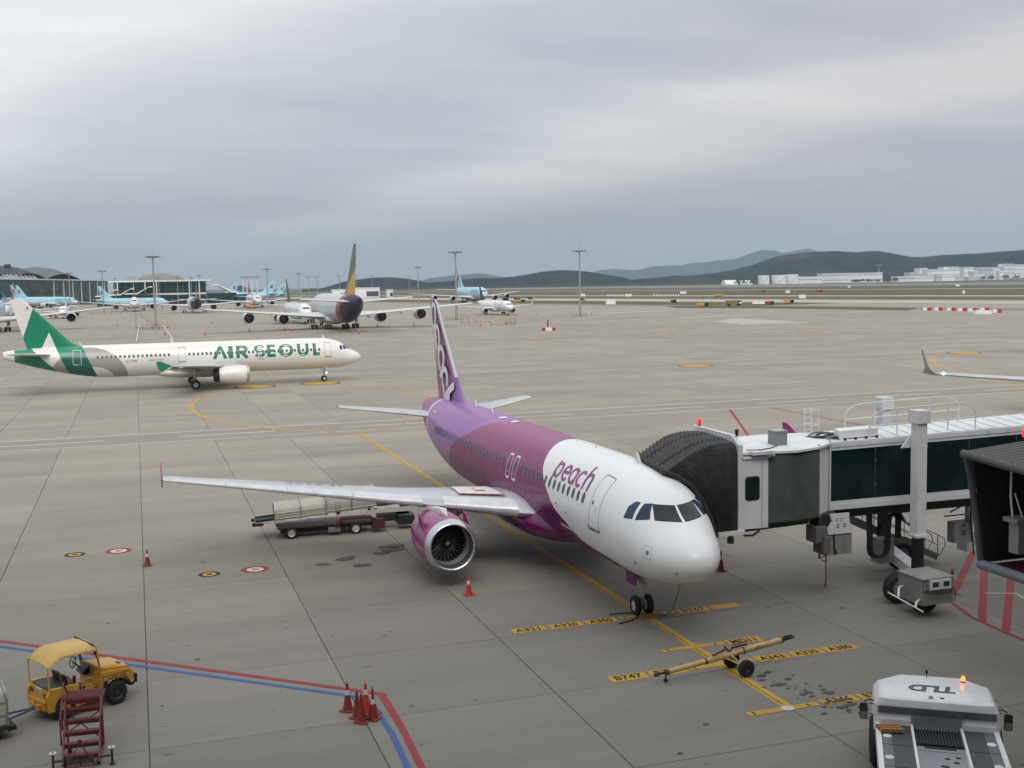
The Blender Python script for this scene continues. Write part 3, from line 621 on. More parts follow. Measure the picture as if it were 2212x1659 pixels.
def inell(t, a, z, c, ra, rz):
    u = t.math('DIVIDE', t.math('SUBTRACT', a, c[0]), ra); v = t.math('DIVIDE', t.math('SUBTRACT', z, c[1]), rz)
    return t.math('LESS_THAN', t.math('ADD', t.math('MULTIPLY', u, u), t.math('MULTIPLY', v, v)), 1.0)
FIN = [(5.15, 28.6, 34.75), (5.55, 28.3, 34.85), (5.85, 28.9, 34.9), (6.2, 29.6, 35.0), (7.2, 30.6, 35.25), (9.5, 32.8, 35.9), (11.55, 34.8, 36.45), (11.76, 35.15, 36.5)]
def airliner(name, label, loc, head, T, mats, group=None, near=False, stuff=None):
    """T: type table; mats: fus, fin, wing, nac, winglet, stab"""
    F = T['fus']; root = thing(name, label, 'airliner', (loc[0], loc[1], 0), radians(head), group)
    F.mesh(72 if near else 48, 0.8).build('fuselage', mats['fus'], root, ang=60)
    ks = T['k']; L = F.L
    # belly fairing
    fb = []
    for a, w, zt, zb in T['fairing']:
        zc, h = (zt+zb)/2, (zt-zb)/2; fb.append([Vector((-a, w*cos(2*pi*q/32), zc+h*sin(2*pi*q/32))) for q in range(32)][::-1])
    MB().loft(fb).build('belly_fairing', mats.get('fair', mats['fus']), root, ang=60)
    W = T['wing']
    for side in (-1, 1):
        w = wing_mesh(W, side, T.get('th', 1.0), 22).build('wing', mats['wing'], root, ang=50)
        if near or T.get('slats'):
            cuts = T['slats']
            for s0, s1 in cuts: wing_mesh(W, side, T.get('th', 1.0), 3, s0, s1, 0.012, 0.15).build('slat', M_slat, w, ang=60)
        for s_ in T.get('flapf', []):
            _, aL, aT, z = lerp_sec(W, s_)[:4]; c = aT-aL; l = 0.62*c+1.0*ks; pr = [(0, .001), (.1, .55), (.3, .95), (.55, 1), (.8, .6), (1, .02)]
            MB().lathe([(-t*l, q*0.19*ks) for t, q in pr], (-(aL+0.5*c), side*s_, z-0.06*c-0.07*ks), 'X', 12).build('flap_fairing', mats['wing'], w)
        wl = T.get('winglet'); s, aL, aT, z = W[-1][:4]; m = mats.get('winglet', mats['wing'])
        if wl == 'fence':
            y = side*(s+0.03); u, dn = 0.62, 0.50
            pl = [(-aL-0.15, z+.05), (-aL-1.35, z+u), (-aL-1.85, z+u), (-aT-0.25, z+.1), (-aT-.2, z-.1), (-aT+0.05, z-dn), (-aT+0.45, z-dn), (-aL-0.45, z-.12)]
            MB().prism_y(pl, y-0.025, y+0.025).build('wingtip_fence', m, root, ang=20)
        elif wl in ('curved', 'tall'):
            hgt = T.get('wlh', 2.2); rs = []
            for q in range(9):
                t = q/8; an = radians(78)*min(1, t*1.9); rr = hgt*0.45
                if t <= 0.526: yy = s+rr*sin(an); zz_ = z+rr*(1-cos(an))
                else: d = (t-0.526)/0.474*(hgt*0.66); yy = s+rr*sin(radians(78))+d*cos(radians(78)); zz_ = z+rr*(1-cos(radians(78)))+d*sin(radians(78))
                a1 = aL+(t**1.15)*hgt*0.75*(0.45 if T.get('wlc') else 1); a2 = a1+(aT-aL)*(1-0.72*t)*(1-(1-T.get('wlc', 1.0))*min(1, t*2.2)); th = 0.05*(aT-aL)*(1-0.6*t); dn = Vector((0, sin(an), -cos(an)))
                mid = [Vector((-a1, side*yy, zz_)), Vector((-(a1*.7+a2*.3), side*yy, zz_)), Vector((-a2, side*yy, zz_))]; dn = Vector((0, side*dn.y, dn.z))
                rs.append([mid[0], mid[1]+dn*th, mid[2], mid[1]-dn*th])
            if side < 0: rs = [r[::-1] for r in rs]
            MB().loft(rs).build('winglet', m, root, ang=60)
        # stabiliser
        MB().loft([airfoil(a1, a2, side*y, z, 0.75) if side < 0 else airfoil(a1, a2, side*y, z, 0.75)[::-1] for (y, a1, a2, z) in T['stab']]).build('tailplane', mats.get('stab', mats['wing']), root, ang=50)
        for (es, ea, ez, er, kw) in T['eng']:
            _, aL, aT, z = lerp_sec(W, es)[:4]; c = aT-aL
            engine(root, ea, es, ez, er, mats['nac'], side, near=near and side < 0, pylon=(0.2*er, aL, z-0.02*c, aL+0.7*c), lip=mats.get('lip'), mat_p=mats.get('pylon'), **kw)
        for (a, s_, r, w_, zt, gap, bog, base) in T['main']: gear_main(root, a, s_, side, r, w_, zt, gap, bog, base, mats.get('strut'))
    MB().loft([airfoil(a1, a2, 0, z, 0.9, True) for (z, a1, a2) in T['fin']]).build('fin', mats['fin'], root, ang=60)
    gear_nose(root, *T['nose'], mats.get('strut'))
    # cockpit glazing
    kf = F.ka
    if near or stuff == 'mid':
        for side in (-1, 1):
            for (poly, front, mt) in PANES:
                if front: f = lambda u, v: F.front(side*u, v, 0.022)
                else: f = lambda u, v: F.az(u, v, side, 0.016)
                cx = sum(p[0] for p in poly)/len(poly); cy = sum(p[1] for p in poly)/len(poly)
                big = [(cx+(u-cx)*1.05, cy+(v-cy)*1.07) for u, v in poly]
                if front: g = lambda u, v: F.front(side*u, v, 0.010)
                else: g = lambda u, v: F.az(u, v, side, 0.008)
                fr = patch(g, big, 4, 5).build('cockpit_window', M_rubber, root, ang=80); patch(f, poly, 4, 5).build('pane', mt, fr, ang=80)
    else:
        zc = T['ckz']; h = T['ckh']; y1 = T['cky']
        m = MB()
        for side in (-1, 1):
            q = patch(lambda u, v: F.front(side*u, v, 0.04), [(y1*.04, zc), (y1*.04, zc+h), (y1*.58, zc+h), (y1*.62, zc-h*.08)], 2, 3); m.add(q.v, q.f)
            q = patch(lambda u, v: F.front(side*u, v, 0.04), [(y1*.66, zc-h*.06), (y1*.63, zc+h*.98), (y1*.88, zc+h*.8), (y1*.98, zc)], 2, 3); m.add(q.v, q.f)
        m.build('cockpit_window', M_glass, root, ang=80)
    return root
PANES = [([(.06, 4.73), (.76, 4.78), (.90, 4.32), (.075, 4.28)], True, M_glass), ([(2.64, 4.78), (2.47, 4.79), (2.12, 4.34), (2.53, 4.28)], False, M_gblue), ([(2.97, 4.81), (2.79, 4.80), (2.67, 4.30), (3.07, 4.27), (3.10, 4.63)], False, M_gblue)]
# ---- aircraft type tables
def fin_t(L, ztop, H, kf): return [(ztop-0.45*kf+(z-5.15)*(H-ztop+0.45*kf)/(11.76-5.15), L-(37.57-a1)*kf, L-(37.57-a2)*kf) for z, a1, a2 in FIN]
def narrow(L, plug):
    F = Fus(L); d = plug
    return dict(fus=F, k=1.0, fairing=[(10.3+d,.5,2.15,1.80),(11.0+d,1.35,2.7,1.55),(11.8+d,1.95,3.05,1.38),(13+d,2.28,3.2,1.27),(16+d,2.36,3.2,1.22),(19+d,2.28,3.1,1.25),(21+d,1.8,2.75,1.42),(22.4+d,.6,2.15,1.72)],
        wing=[(1.2,11.9+d,19.2+d,2.62),(2.2,12.45+d,19.1+d,2.70),(6.4,14.85+d,19.0+d,3.02),(16.95,20.7+d,22.2+d,3.86)], slats=[(2.35,5.25),(6.1,8.9),(8.95,11.6),(11.65,14.2),(14.25,16.5)], flapf=[3.6, 8.3, 12.4], winglet='fence',
        stab=[(0.3,31.3+L-37.57,35.7+L-37.57,4.72),(1.2,31.9+L-37.57,35.75+L-37.57,4.80),(6.22,35.1+L-37.57,36.7+L-37.57,5.27)], fin=[(z,a+L-37.57,b+L-37.57) for z,a,b in FIN],
        eng=[(5.75,11.15+d,1.80,1.17,{})], main=[(17.71+d,3.795,.58,.42,2.6,.46,0,0)], nose=(5.07,.38,.24,1.85,.25))
def wide(L, D, zb, H, span, engs, mains, hs, wl='curved', kz=None, nr=.52, wroot=None, ck=None, th=1.05, zt=None):
    k = D/3.95; kz = kz or k; F = Fus(L, k, kz, zb, k*0.98); top = zb+4.135*kz; hf = span/2; ar = wroot or L*0.29; c = span*0.20
    zr = zb+0.75*k; zk = zr+0.55*k; zt = zt or zr+hf*0.085
    W = [(1.2*k, ar-1.2, ar+c*0.98, zr), (hf*.34, ar+hf*.34*.62, ar+c*0.97, zk), (hf*.97, ar+hf*.60, ar+hf*.60+span*.044, zt)]
    kf = (H-top)/5.93
    return dict(fus=F, k=k, th=th, fairing=[(ar-3*k,.5*k,zb+.5*k,zb+.1*k),(ar-1.5*k,1.7*k,zb+1.1*k,zb-.25*k),(ar+1.5*k,2.25*k,zb+1.5*k,zb-.42*k),(ar+c*.7,2.3*k,zb+1.5*k,zb-.45*k),(ar+c*1.05,1.9*k,zb+1.2*k,zb-.3*k),(ar+c*1.35,.5*k,zb+.5*k,zb+.05*k)],
        wing=W, flapf=[hf*.25, hf*.48, hf*.7], winglet=wl, wlh=2.3,
        stab=[(.3*k, L-6.3*kf*1.0, L-1.9*kf, zb+3.0*kz), (1.2*k, L-5.7*kf, L-1.8*kf, zb+3.1*kz), (hs/2, L-2.5*kf, L-.85*kf, zb+3.55*kz)], fin=fin_t(L, top, H, kf), eng=engs, main=mains, nose=(L*.09,nr,.34,zb+.3,.34),
        ckz=zb+2.62*kz, ckh=.44*kz, cky=.95*k)
def wf(name, fn): return body_mat(name, fn)
# ================================================================ the aircraft on the apron
P_WHITE = (0.80, 0.81, 0.82); P_MAG = (0.185, 0.006, 0.100); P_DEEP = (0.12, 0.004, 0.085); P_LILAC = (0.27, 0.10, 0.34); P_MAUVE = (0.27, 0.028, 0.145)
def peach_f(t, a, y, z):
    nz = t.math('DIVIDE', t.math('SUBTRACT', z, 1.5), 4.5)
    wb = t.math('MULTIPLY', t.curve(nz, [(0, .06), (.149, .0998), (.196, .1235), (.224, .164), (.291, .188), (.351, .2013), (.433, .2278), (.556, .2488), (.644, .2653), (.749, .2815), (.86, .2935), (.942, .3038), (1, .312)]), 40.0)
    lb = t.math('MULTIPLY', t.curve(nz, [(0, .655), (.2, .652), (.382, .6455), (.491, .6335), (.56, .6225), (.647, .6023), (.74, .5735), (.858, .54), (.929, .515), (.962, .494), (1, .48)]), 40.0)
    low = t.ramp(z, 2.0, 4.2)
    c = t.mix(low, P_DEEP, t.mix(t.ramp(z, 4.2, 5.9), P_MAG, P_MAUVE))  # lit tone painted in: crown fades to mauve, belly stays deep purple
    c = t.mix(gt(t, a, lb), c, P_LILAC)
    tail = inell(t, a, z, (36.2, 5.9), 3.0, 1.6); c = t.mix(tail, c, P_MAUVE)
    ring1 = t.math('ABSOLUTE', lin(t, a, z, (30.7, 3.0), (32.9, 5.7))); c = t.mix(t.math('MULTIPLY', lt(t, ring1, 0.13), gt(t, z, 3.0)), c, P_WHITE)
    return t.mix(lt(t, a, wb), c, P_WHITE)
def peach_fin(t, a, y, z):
    c = t.mix(t.ramp(z, 6.0, 8.5), (0.24, 0.10, 0.33), P_MAG)
    c = t.mix(inell(t, a, z, (36.3, 8.6), 1.7, 3.6), c, (0.36, 0.12, 0.25)); c = t.mix(gt(t, z, 11.0), c, (0.24, 0.10, 0.30)); c = t.mix(inell(t, a, z, (35.2, 6.2), 2.3, 1.1), c, (0.22, 0.012, 0.12))
    le = lin(t, a, z, (30.6, 7.2), (34.85, 11.6)); return t.mix(t.math('MULTIPLY', lt(t, le, 0.22), gt(t, z, 7.2)), c, (0.52, 0.53, 0.56))
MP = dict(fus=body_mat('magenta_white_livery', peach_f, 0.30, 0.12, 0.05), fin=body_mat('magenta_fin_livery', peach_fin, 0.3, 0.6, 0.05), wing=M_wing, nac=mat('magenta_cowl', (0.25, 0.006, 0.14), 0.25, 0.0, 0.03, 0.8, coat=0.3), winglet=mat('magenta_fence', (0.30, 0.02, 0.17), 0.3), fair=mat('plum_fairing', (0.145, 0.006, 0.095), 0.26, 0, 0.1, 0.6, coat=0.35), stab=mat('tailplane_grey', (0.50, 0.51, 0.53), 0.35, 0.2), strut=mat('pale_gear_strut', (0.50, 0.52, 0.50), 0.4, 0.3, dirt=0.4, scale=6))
TP = narrow(37.57, 0.0)
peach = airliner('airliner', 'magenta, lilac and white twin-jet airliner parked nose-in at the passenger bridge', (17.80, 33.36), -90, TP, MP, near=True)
F = TP['fus']
# cabin windows: one mesh, shared along the constant section
def cabin_windows(root, F, a0, a1, pitch, skip, z, hw, hh, side, refa, frame=True):
    fr = patch(lambda u, v: F.pt(refa+u, F.phi(refa, z)+v/2.0, side, 0.006), ell(0, 0, hw*1.28, hh*1.18, 14), 1, 1).build('cabin_window', M_frame, root)
    gl = patch(lambda u, v: F.pt(refa+u, F.phi(refa, z)+v/2.0, side, 0.011), ell(0, 0, hw, hh, 14), 1, 1).build('pane', M_cabin, fr)
    a = a0; first = True
    while a < a1:
        if not any(x0 < a < x1 for x0, x1 in skip):
            if first: fr.location = (-(a-refa), 0, 0); first = False
            else: o = share(fr, root, (-(a-refa), 0, 0), name='cabin_window'); share(gl, o, name='pane')
        a += pitch
for sd in (-1,): cabin_windows(peach, F, 6.27, 29.2, 0.526, [(14.15, 15.75)], 4.44, 0.105, 0.19, sd, 12.0)
def S(side, off): return lambda u, v: F.pt(u, v, side, off)
# stroke lettering on the curved side: u = aft metres, v = section angle
M_mg = mat('magenta_letter', (0.23, 0.03, 0.16), 0.3)
ph0, dph = radians(26.5), radians(20.5)
def arc(cx, cy, rx, ry, a0, a1, n=22): return [(cx+rx*cos(radians(a0+(a1-a0)*k/n)), cy+ry*sin(radians(a0+(a1-a0)*k/n))) for k in range(n+1)]
GL = {'p': [[(.06, -.42), (.13, .55), (.17, 1.0), (.10, .88)], arc(.46, .5, .33, .42, 200, -150)], 'e': [[(.10, .52), (.78, .52)], arc(.44, .5, .34, .43, 0, 318)], 'a': [arc(.40, .5, .33, .43, 20, 345), [(.72, .93), (.74, .5), (.74, .0)]],
      'c': [arc(.44, .5, .34, .43, 48, 312)], 'h': [[(.10, 1.5), (.12, 0.0)], arc(.42, .52, .28, .42, 175, 10)+[(.70, .0)]]}
for ch, a0, w in (('p', 9.98, .86), ('e', 9.10, .82), ('a', 8.33, .84), ('c', 7.56, .82), ('h', 6.82, .86)):
    m = MB()
    for q, st_ in enumerate(GL[ch]):
        r = ribbon(lambda u, v, q=q: F.pt(a0-u*w, ph0+dph*v, -1, 0.008+0.003*q), st_, 0.19, step=0.05); m.add(r.v, r.f)
    m.build('title_letter', M_mg, peach, ang=80)
# big white script on the fin (both faces)
def fin_half(T, a, z):
    fs = T['fin']
    for p, q in zip(fs, fs[1:]):
        if p[0] <= z <= q[0]:
            t = (z-p[0])/(q[0]-p[0]); aL = p[1]+(q[1]-p[1])*t; aT = p[2]+(q[2]-p[2])*t; c = aT-aL; u = max(0, min(1, (a-aL)/c)); pts = sorted([(x, y) for x, y in AF if y >= 0])
            for (x0, y0), (x1, y1) in zip(pts, pts[1:]):
                if x0 <= u <= x1: return (y0+(y1-y0)*(u-x0)/max(1e-6, x1-x0))*c*0.9*0.8
    return 0.02
M_wl = mat('white_letter', (0.74, 0.75, 0.77), 0.35)
def fin_stroke(strokes, side, off=0.012, w=0.3):
    m = MB()
    for q, s_ in enumerate(strokes):
        r = ribbon(lambda a, z, q=q: Vector((-a, side*(fin_half(TP, a, z)+off+0.004*q), z)), s_, w, step=0.1); m.add(r.v, r.f)
    return m
for sd in (-1, 1):
    for st_, w in (([arc(35.40, 10.72, .60, .70, 0, 360, 30)], .24), ([arc(34.50, 9.40, .58, .70, -60, 250, 28), [(34.62, 9.55), (34.9, 9.0), (34.72, 8.62)]], .26), ([arc(33.45, 8.15, .70, .68, -75, 235, 28), [(33.0, 7.62), (33.45, 7.25), (33.85, 7.0)]], .28), ([arc(32.52, 6.95, .66, .62, -40, 215, 24), [(32.95, 6.62), (32.72, 6.05)]], .28), ([[(30.55, 6.72), (31.4, 6.35), (32.3, 5.95), (32.75, 5.78)]], .36), ([[(31.2, 5.98), (31.7, 5.92), (32.1, 5.80)]], .26)):
        fin_stroke(st_, sd, w=w*1.25).build('fin_letter', M_wl, peach, ang=80)
# forward door, overwing exits, radome seam, probes
def outline(F, side, pts, w, m, root, name, off=0.007, closed=True): return ribbon(lambda u, v: F.pt(u, v, side, off), pts, w, closed, 0.12).build(name, m, root, ang=80)
M_seam = mat('door_seam_grey', (0.33, 0.34, 0.35), 0.5); M_wline = mat('white_outline', (0.70, 0.70, 0.71), 0.4); M_sill = mat('scuffed_sill', (0.12, 0.12, 0.12), 0.5)
def door_poly(a, z0, z1, w, r=0.10): p0, p1 = F.phi(a, z0), F.phi(a, z1); return rrect(a-w/2, a+w/2, p0, p1, r*0.55, 4, r)
d = outline(F, -1, door_poly(5.12, 3.46, 5.38, 0.84), 0.032, M_seam, peach, 'forward_door')
patch(lambda u, v: F.pt(u, v, -1, 0.010), ell(5.36, F.phi(5.36, 4.42), 0.055, 0.045), 1, 1).build('door_window', M_cabin, d)
ribbon(lambda u, v: F.az(u, v, -1, 0.010), [(5.02, 4.30), (5.04, 4.12), (4.98, 4.08)], 0.02).build('handle', M_seam, d); ribbon(lambda u, v: F.az(u, v, -1, 0.010), [(5.62, 3.58), (5.60, 3.40), (4.66, 3.40), (4.64, 3.52)], 0.05).build('sill', M_sill, d)
for a in (14.42, 15.30):
    e = outline(F, -1, rrect(a-.25, a+.25, F.phi(a, 3.84), F.phi(a, 4.86), .06, 4, .1), 0.05, M_wline, peach, 'overwing_exit')
    patch(lambda u, v: F.pt(u, v, -1, 0.010), ell(a, F.phi(a, 4.46), 0.10, 0.09), 1, 1).build('exit_window', M_cabin, e); patch(lambda u, v: F.pt(u, v, -1, 0.010), ell(a, F.phi(a, 4.10), 0.05, 0.018), 1, 1).build('exit_handle', M_wline, e)
outline(F, -1, rrect(30.55, 31.35, F.phi(31, 3.55), F.phi(31, 5.2), .05, 3, .1), 0.035, M_wline, peach, 'rear_door')
outline(F, -1, [(7.4, F.phi(7.4, 2.9)), (8.9, F.phi(8.9, 2.9))], 0.06, mat('pale_vent', (0.62, 0.63, 0.64), 0.4), peach, 'lower_vent', closed=False)
MB().add(*(lambda m: (m.v, m.f))(ribbon(lambda u, v: F.pt(0.86+0.12*sin(v), v, 1, 0.006), [(0, 2*pi*k/60) for k in range(60)], 0.018, True, 0.3))).build('radome_seam', M_seam, peach)
for a, z in ((1.62, 3.28),): patch(lambda u, v: F.az(u, v, -1, 0.008), [(a-.07, z-.07), (a+.07, z-.07), (a+.07, z+.08), (a-.07, z+.08)], 2, 2).build('static_plate', mat('bare_metal_plate', (0.30, 0.29, 0.27), 0.4, 0.6), peach)
outline(F, -1, [(1.45, F.phi(1.5, 3.08)), (1.45, F.phi(1.5, 3.5)), (1.80, F.phi(1.7, 3.5)), (1.80, F.phi(1.7, 3.08))], 0.012, M_seam, peach, 'static_plate_border')
for a, sd, z in ((2.4, -1, 2.78), (7.9, -1, 3.55), (9.0, -1, 3.75), (0.62, -1, 2.72)):
    patch(lambda u, v: F.az(u, v, sd, 0.01), ell(a, z, 0.06, 0.05 if a > 1 else 0.02), 1, 1).build('sensor_port', M_sill, peach)
for a, h, x in ((5.0, 0.42, 0.30), (23.6, 0.40, 0.26), (26.6, 0.34, 0.22), (9.2, 0.12, 0.2)):
    zt = F.ft(a); MB().prism_y([(-a, zt-.03), (-a-x, zt-.03), (-a-x-0.18*h/.4, zt+h), (-a-0.25*h/.4-.05, zt+h)], -0.02, 0.02).build('blade_antenna', mat('white_antenna', (.74, .75, .76), .4), peach)
for a in (19.3, 21.2): patch(lambda u, v: F.pt(u, v, -1, 0.02), ell(a, radians(84), 0.30, 0.11), 2, 1).build('roof_antenna_pad', M_wline, peach)
# wing walkway patch, registration, lamps
def on_wing(T, s, u, side, off): _, aL, aT, z = lerp_sec(T['wing'], s)[:4]; c = aT-aL; return Vector((-(aL+u*c), side*s, z+0.074*c*(1.12-.22*s/17)*(1-((u-.32)/.75)**2)+off))
wr = peach.children[[c.name.split('.')[0] for c in peach.children].index('wing')]
patch(lambda s, u: on_wing(TP, s, u, -1, 0.045), [(2.6, .22), (4.4, .22), (4.2, .62), (2.6, .60)], 4, 4).build('walkway_panel', mat('white_walkway', (.68, .66, .67), .5), wr, ang=80)
ribbon(lambda s, u: on_wing(TP, s, u, -1, 0.055), [(2.55, .20), (4.45, .20), (4.25, .64), (2.55, .62)], 0.03, True).build('walkway_border', mat('walkway_red', (.30, .03, .06), .5), wr)
ribbon(lambda s, u: on_wing(TP, s, u, -1, 0.060), [(3.1, .36), (3.5, .36), (3.5, .46)], 0.04).build('walkway_arrow', mat('walkway_red', (.30, .03, .06), .5), wr)
m = text_mesh('JA822P', 1.25, space=1.15, bold=0.02)
for v in m.vertices:
    s_ = 10.3+v.co.x*0.62; u = 0.60-v.co.y*0.30; v.co = on_wing(TP, s_, u, -1, 0.10)
m.materials.append(mat('grey_registration', (.13, .13, .15), .5)); o = bpy.data.objects.new('registration_lettering', m); C.objects.link(o); o.parent = wr
def lamp(root, loc, r, col, st, name='navigation_light'): return MB().lathe([(-r, .001), (-r*.7, r*.7), (0, r), (r*.7, r*.7), (r, .001)], loc, 'Z', 12).build(name, mat('lit_'+name+'_%d%d%d' % tuple(int(c*9) for c in col), (.2, .2, .2), .3, emit=col+(st,)), root)
lamp(peach, (-20.62, -16.3, 3.86), 0.055, (0.15, 1.0, 0.25), 9); lamp(peach, (-20.62, 16.3, 3.86), 0.055, (1.0, 0.2, 0.05), 9)
# engine marking and strake
ne = [c for c in peach.children if c.name.startswith('engine')][0]
m = text_mesh('FLYPEACH.COM', 0.19, space=1.0)
for v in m.vertices:
    an = radians(184)+v.co.y/1.17*1.0; a_ = 12.25-v.co.x; v.co = Vector((-a_, -5.75+1.178*cos(an), 1.80-1.178*sin(an)*-1.0))
m.materials.append(M_wl); o = bpy.data.objects.new('cowl_lettering', m); C.objects.link(o); o.parent = ne
for sd in (-1, 1): MB().prism_y([(-11.9, 2.35), (-12.9, 2.55), (-13.0, 2.95), (-12.5, 2.85)], -5.75+sd*0.98-.015, -5.75+sd*0.98+.015).build('strake', MP['nac'], ne)
MB().prism_y([(-4.55, 1.70), (-5.6, 1.70), (-5.55, 1.22), (-4.75, 1.22)], -0.42, -0.38).build('nose_gear_door', mat('plum_door', (.16, .012, .10), .4), peach)
for k, (a, b) in enumerate((((-5.1, -.3, .05), (-4.3, -1.5, .03)), ((-5.1, -.2, .06), (-3.8, -1.1, .03)))): pass

# ---------------- green and white airliner taxiing
S_W = (0.76, 0.745, 0.71); S_G = (0.012, 0.225, 0.125); S_DG = (0.005, 0.115, 0.085); S_GR = (0.33, 0.32, 0.30)
def seoul_f(t, a, y, z):
    gry = inell(t, a, z, (34.6, 1.6), 4.6, 4.0); c = t.mix(gry, S_W, S_GR); c = t.mix(inell(t, a, z, (34.0, 1.6), 2.3, 1.55), c, S_W)
    c = t.mix(t.math('MULTIPLY', inell(t, a, z, (36.8, 2.2), 2.6, 1.8), gt(t, a, 37)), c, S_GR)
    f1 = lin(t, a, z, (33.84, 2.3), (35.35, 5.85)); f2 = lin(t, a, z, (37.24, 2.95), (38.02, 4.84))
    band_ = t.math('MULTIPLY', gt(t, f1, 0.0), lt(t, f2, 0.0)); c = t.mix(band_, c, t.mix(inell(t, a, z, (35.2, 2.6), 3.4, 2.45), S_G, S_DG))
    aft = t.math('MULTIPLY', gt(t, lin(t, a, z, (39.6, 4.0), (40.5, 4.9)), 0.0), lt(t, a, 43.2)); c = t.mix(aft, c, S_G)
    return c
def seoul_fin(t, a, y, z):
    c = t.mix(gt(t, lin(t, a, z, (42.07, 7.26), (40.78, 10.81)), 0.0), S_G, S_W)
    tri = t.math('MULTIPLY', lt(t, lin(t, a, z, (39.12, 7.62), (40.44, 4.85)), 0.0), gt(t, lin(t, a, z, (39.12, 7.62), (38.03, 4.56)), 0.0))
    return t.mix(t.math('MULTIPLY', tri, lt(t, z, 7.62)), c, S_W)
M_snac = mat('off_white_cowl', (0.74, 0.72, 0.68), 0.35, var=0.06, dirt=0.25, coat=0.4)
TS = narrow(44.51, 4.27); TS['eng'] = [(5.75, 15.42, 1.80, 1.17, dict(dark_tail=True, long=1.30))]
MS = dict(fus=body_mat('white_green_livery', seoul_f, 0.3, 0.5, 0.10), fin=body_mat('green_fin_livery', seoul_fin, 0.35, 0.4, 0.05), wing=mat('taxiing_wing_grey', (0.46, 0.46, 0.44), 0.45, dirt=0.25), nac=M_snac, winglet=mat('green_fence', (0.01, 0.20, 0.12), 0.4), fair=mat('off_white_fairing', S_W, 0.35, dirt=0.1))
seoul = airliner('airliner', 'white airliner with green tail and large green titles taxiing to the right', (28.8, 151.9), 0, TS, MS, stuff='mid')
FS = TS['fus']
cabin_windows(seoul, FS, 5.9, 13.0, 0.533, [], 4.38, 0.12, 0.18, -1, 18.0); cabin_windows(seoul, FS, 13.95, 22.7, 0.533, [], 4.38, 0.12, 0.18, -1, 18.0); cabin_windows(seoul, FS, 25.0, 33.7, 0.533, [], 4.38, 0.12, 0.18, -1, 18.0)
def seoul_letter(strokes, w=0.40):
    m = MB()
    for q, s_ in enumerate(strokes):
        r = ribbon(lambda u, v, q=q: FS.pt(u, radians(-4.0)+radians(47.5)*(v/1.80), -1, 0.005+0.003*q), s_, w, step=0.15); m.add(r.v, r.f)
    m.build('title_letter', mat('green_letter', (0.008, 0.19, 0.115), 0.35), seoul, ang=80)
H_ = 1.80
seoul_letter([[(19.40, 0), (18.62, H_)], [(18.66, H_), (17.98, 0)]]); seoul_letter([[(17.33, 0), (17.33, H_)]], .56)
seoul_letter([[(16.42, 0), (16.42, H_)], [(16.6, H_-.2), (15.9, H_-.2)]+[(15.75-.38*sin(radians(q)), H_-.58+.38*cos(radians(q))) for q in range(0, 181, 15)]+[(16.5, H_-.96)], [(16.0, H_-1.0), (15.22, 0)]], .42)
seoul_letter([[(13.64-.54*cos(radians(q)), H_-.56+.36*sin(radians(q))) for q in range(25, 271, 15)]+[(13.64-.56*cos(radians(q)), .57+.37*sin(radians(q))) for q in range(85, -166, -15)]], .40)
seoul_letter([[(12.5, 0), (12.5, H_)], [(12.4, H_-.2), (11.62, H_-.2)], [(12.4, H_/2), (11.75, H_/2)], [(12.4, .2), (11.62, .2)]], .42)
seoul_letter([[(10.26+.76*cos(radians(q)), H_/2+.74*sin(radians(q))) for q in range(0, 361, 12)]], .42)
seoul_letter([[(8.57, H_), (8.57, .75)]+[(8.02+.55*cos(radians(q)), .75+.56*sin(radians(q))) for q in range(10, 181, 15)][::1] if False else [(8.57, H_), (8.57, .75)]+[(8.02+.55*cos(radians(q)), .75-.56*sin(radians(q))) for q in range(0, 181, 15)]+[(7.47, H_)]], .42)
seoul_letter([[(6.52, H_), (6.52, 0)], [(6.6, .2), (5.84, .2)]], .42); seoul_letter([ [(14.62+.03, H_*.42), (14.62-.03, H_*.42)] ], .16)
def sdoor(a, z0, z1, w, col):
    d = ribbon(lambda u, v: FS.pt(u, v, -1, 0.012), rrect(a-w/2, a+w/2, FS.phi(a, z0), FS.phi(a, z1), .05, 3, .09), 0.05, True, 0.15).build('door', col, seoul)
    ribbon(lambda u, v: FS.az(u, v, -1, 0.016), [(a+w/2, z0-.04), (a-w/2, z0-.04)], 0.06).build('sill', M_sill, d); return d
sdoor(4.75, 3.40, 5.25, 0.85, M_seam); sdoor(13.45, 3.45, 4.98, 0.80, M_wline); sdoor(23.4, 3.45, 5.25, 0.95, M_seam); sdoor(35.95, 3.50, 5.30, 0.95, M_wline)
for body, a, z, sz in (('HL7789', 29.6, 3.72, .42), ('ASIANA GROUP', 26.6, 3.78, .24)):
    m = text_mesh(body, sz, space=1.08)
    for v in m.vertices: v.co = FS.pt(a-v.co.x, FS.phi(a, z)+v.co.y/2.0, -1, 0.012)
    m.materials.append(mat('dark_grey_letter', (.06, .06, .06), .5)); o = bpy.data.objects.new('fuselage_lettering', m); C.objects.link(o); o.parent = seoul
TPs = TP
fl = MB().add(*(lambda m: (m.v, m.f))(patch(lambda a, z: Vector((-a, -0.13, z)), [(41.1, 10.45), (41.85, 10.45), (41.85, 10.95), (41.1, 10.95)], 1, 1))).build('tail_flag', mat('flag_white', (.72, .71, .70), .5), seoul)
patch(lambda a, z: Vector((-a, -0.136, z)), [(41.47+.13*cos(radians(q)), 10.7+.13*sin(radians(q))) for q in range(0, 181, 20)], 1, 1).build('flag_red_half', mat('flag_red', (.4, .02, .03), .5), fl); patch(lambda a, z: Vector((-a, -0.136, z)), [(41.47+.13*cos(radians(q)), 10.7+.13*sin(radians(q))) for q in range(180, 361, 20)], 1, 1).build('flag_blue_half', mat('flag_blue', (.02, .04, .2), .5), fl)
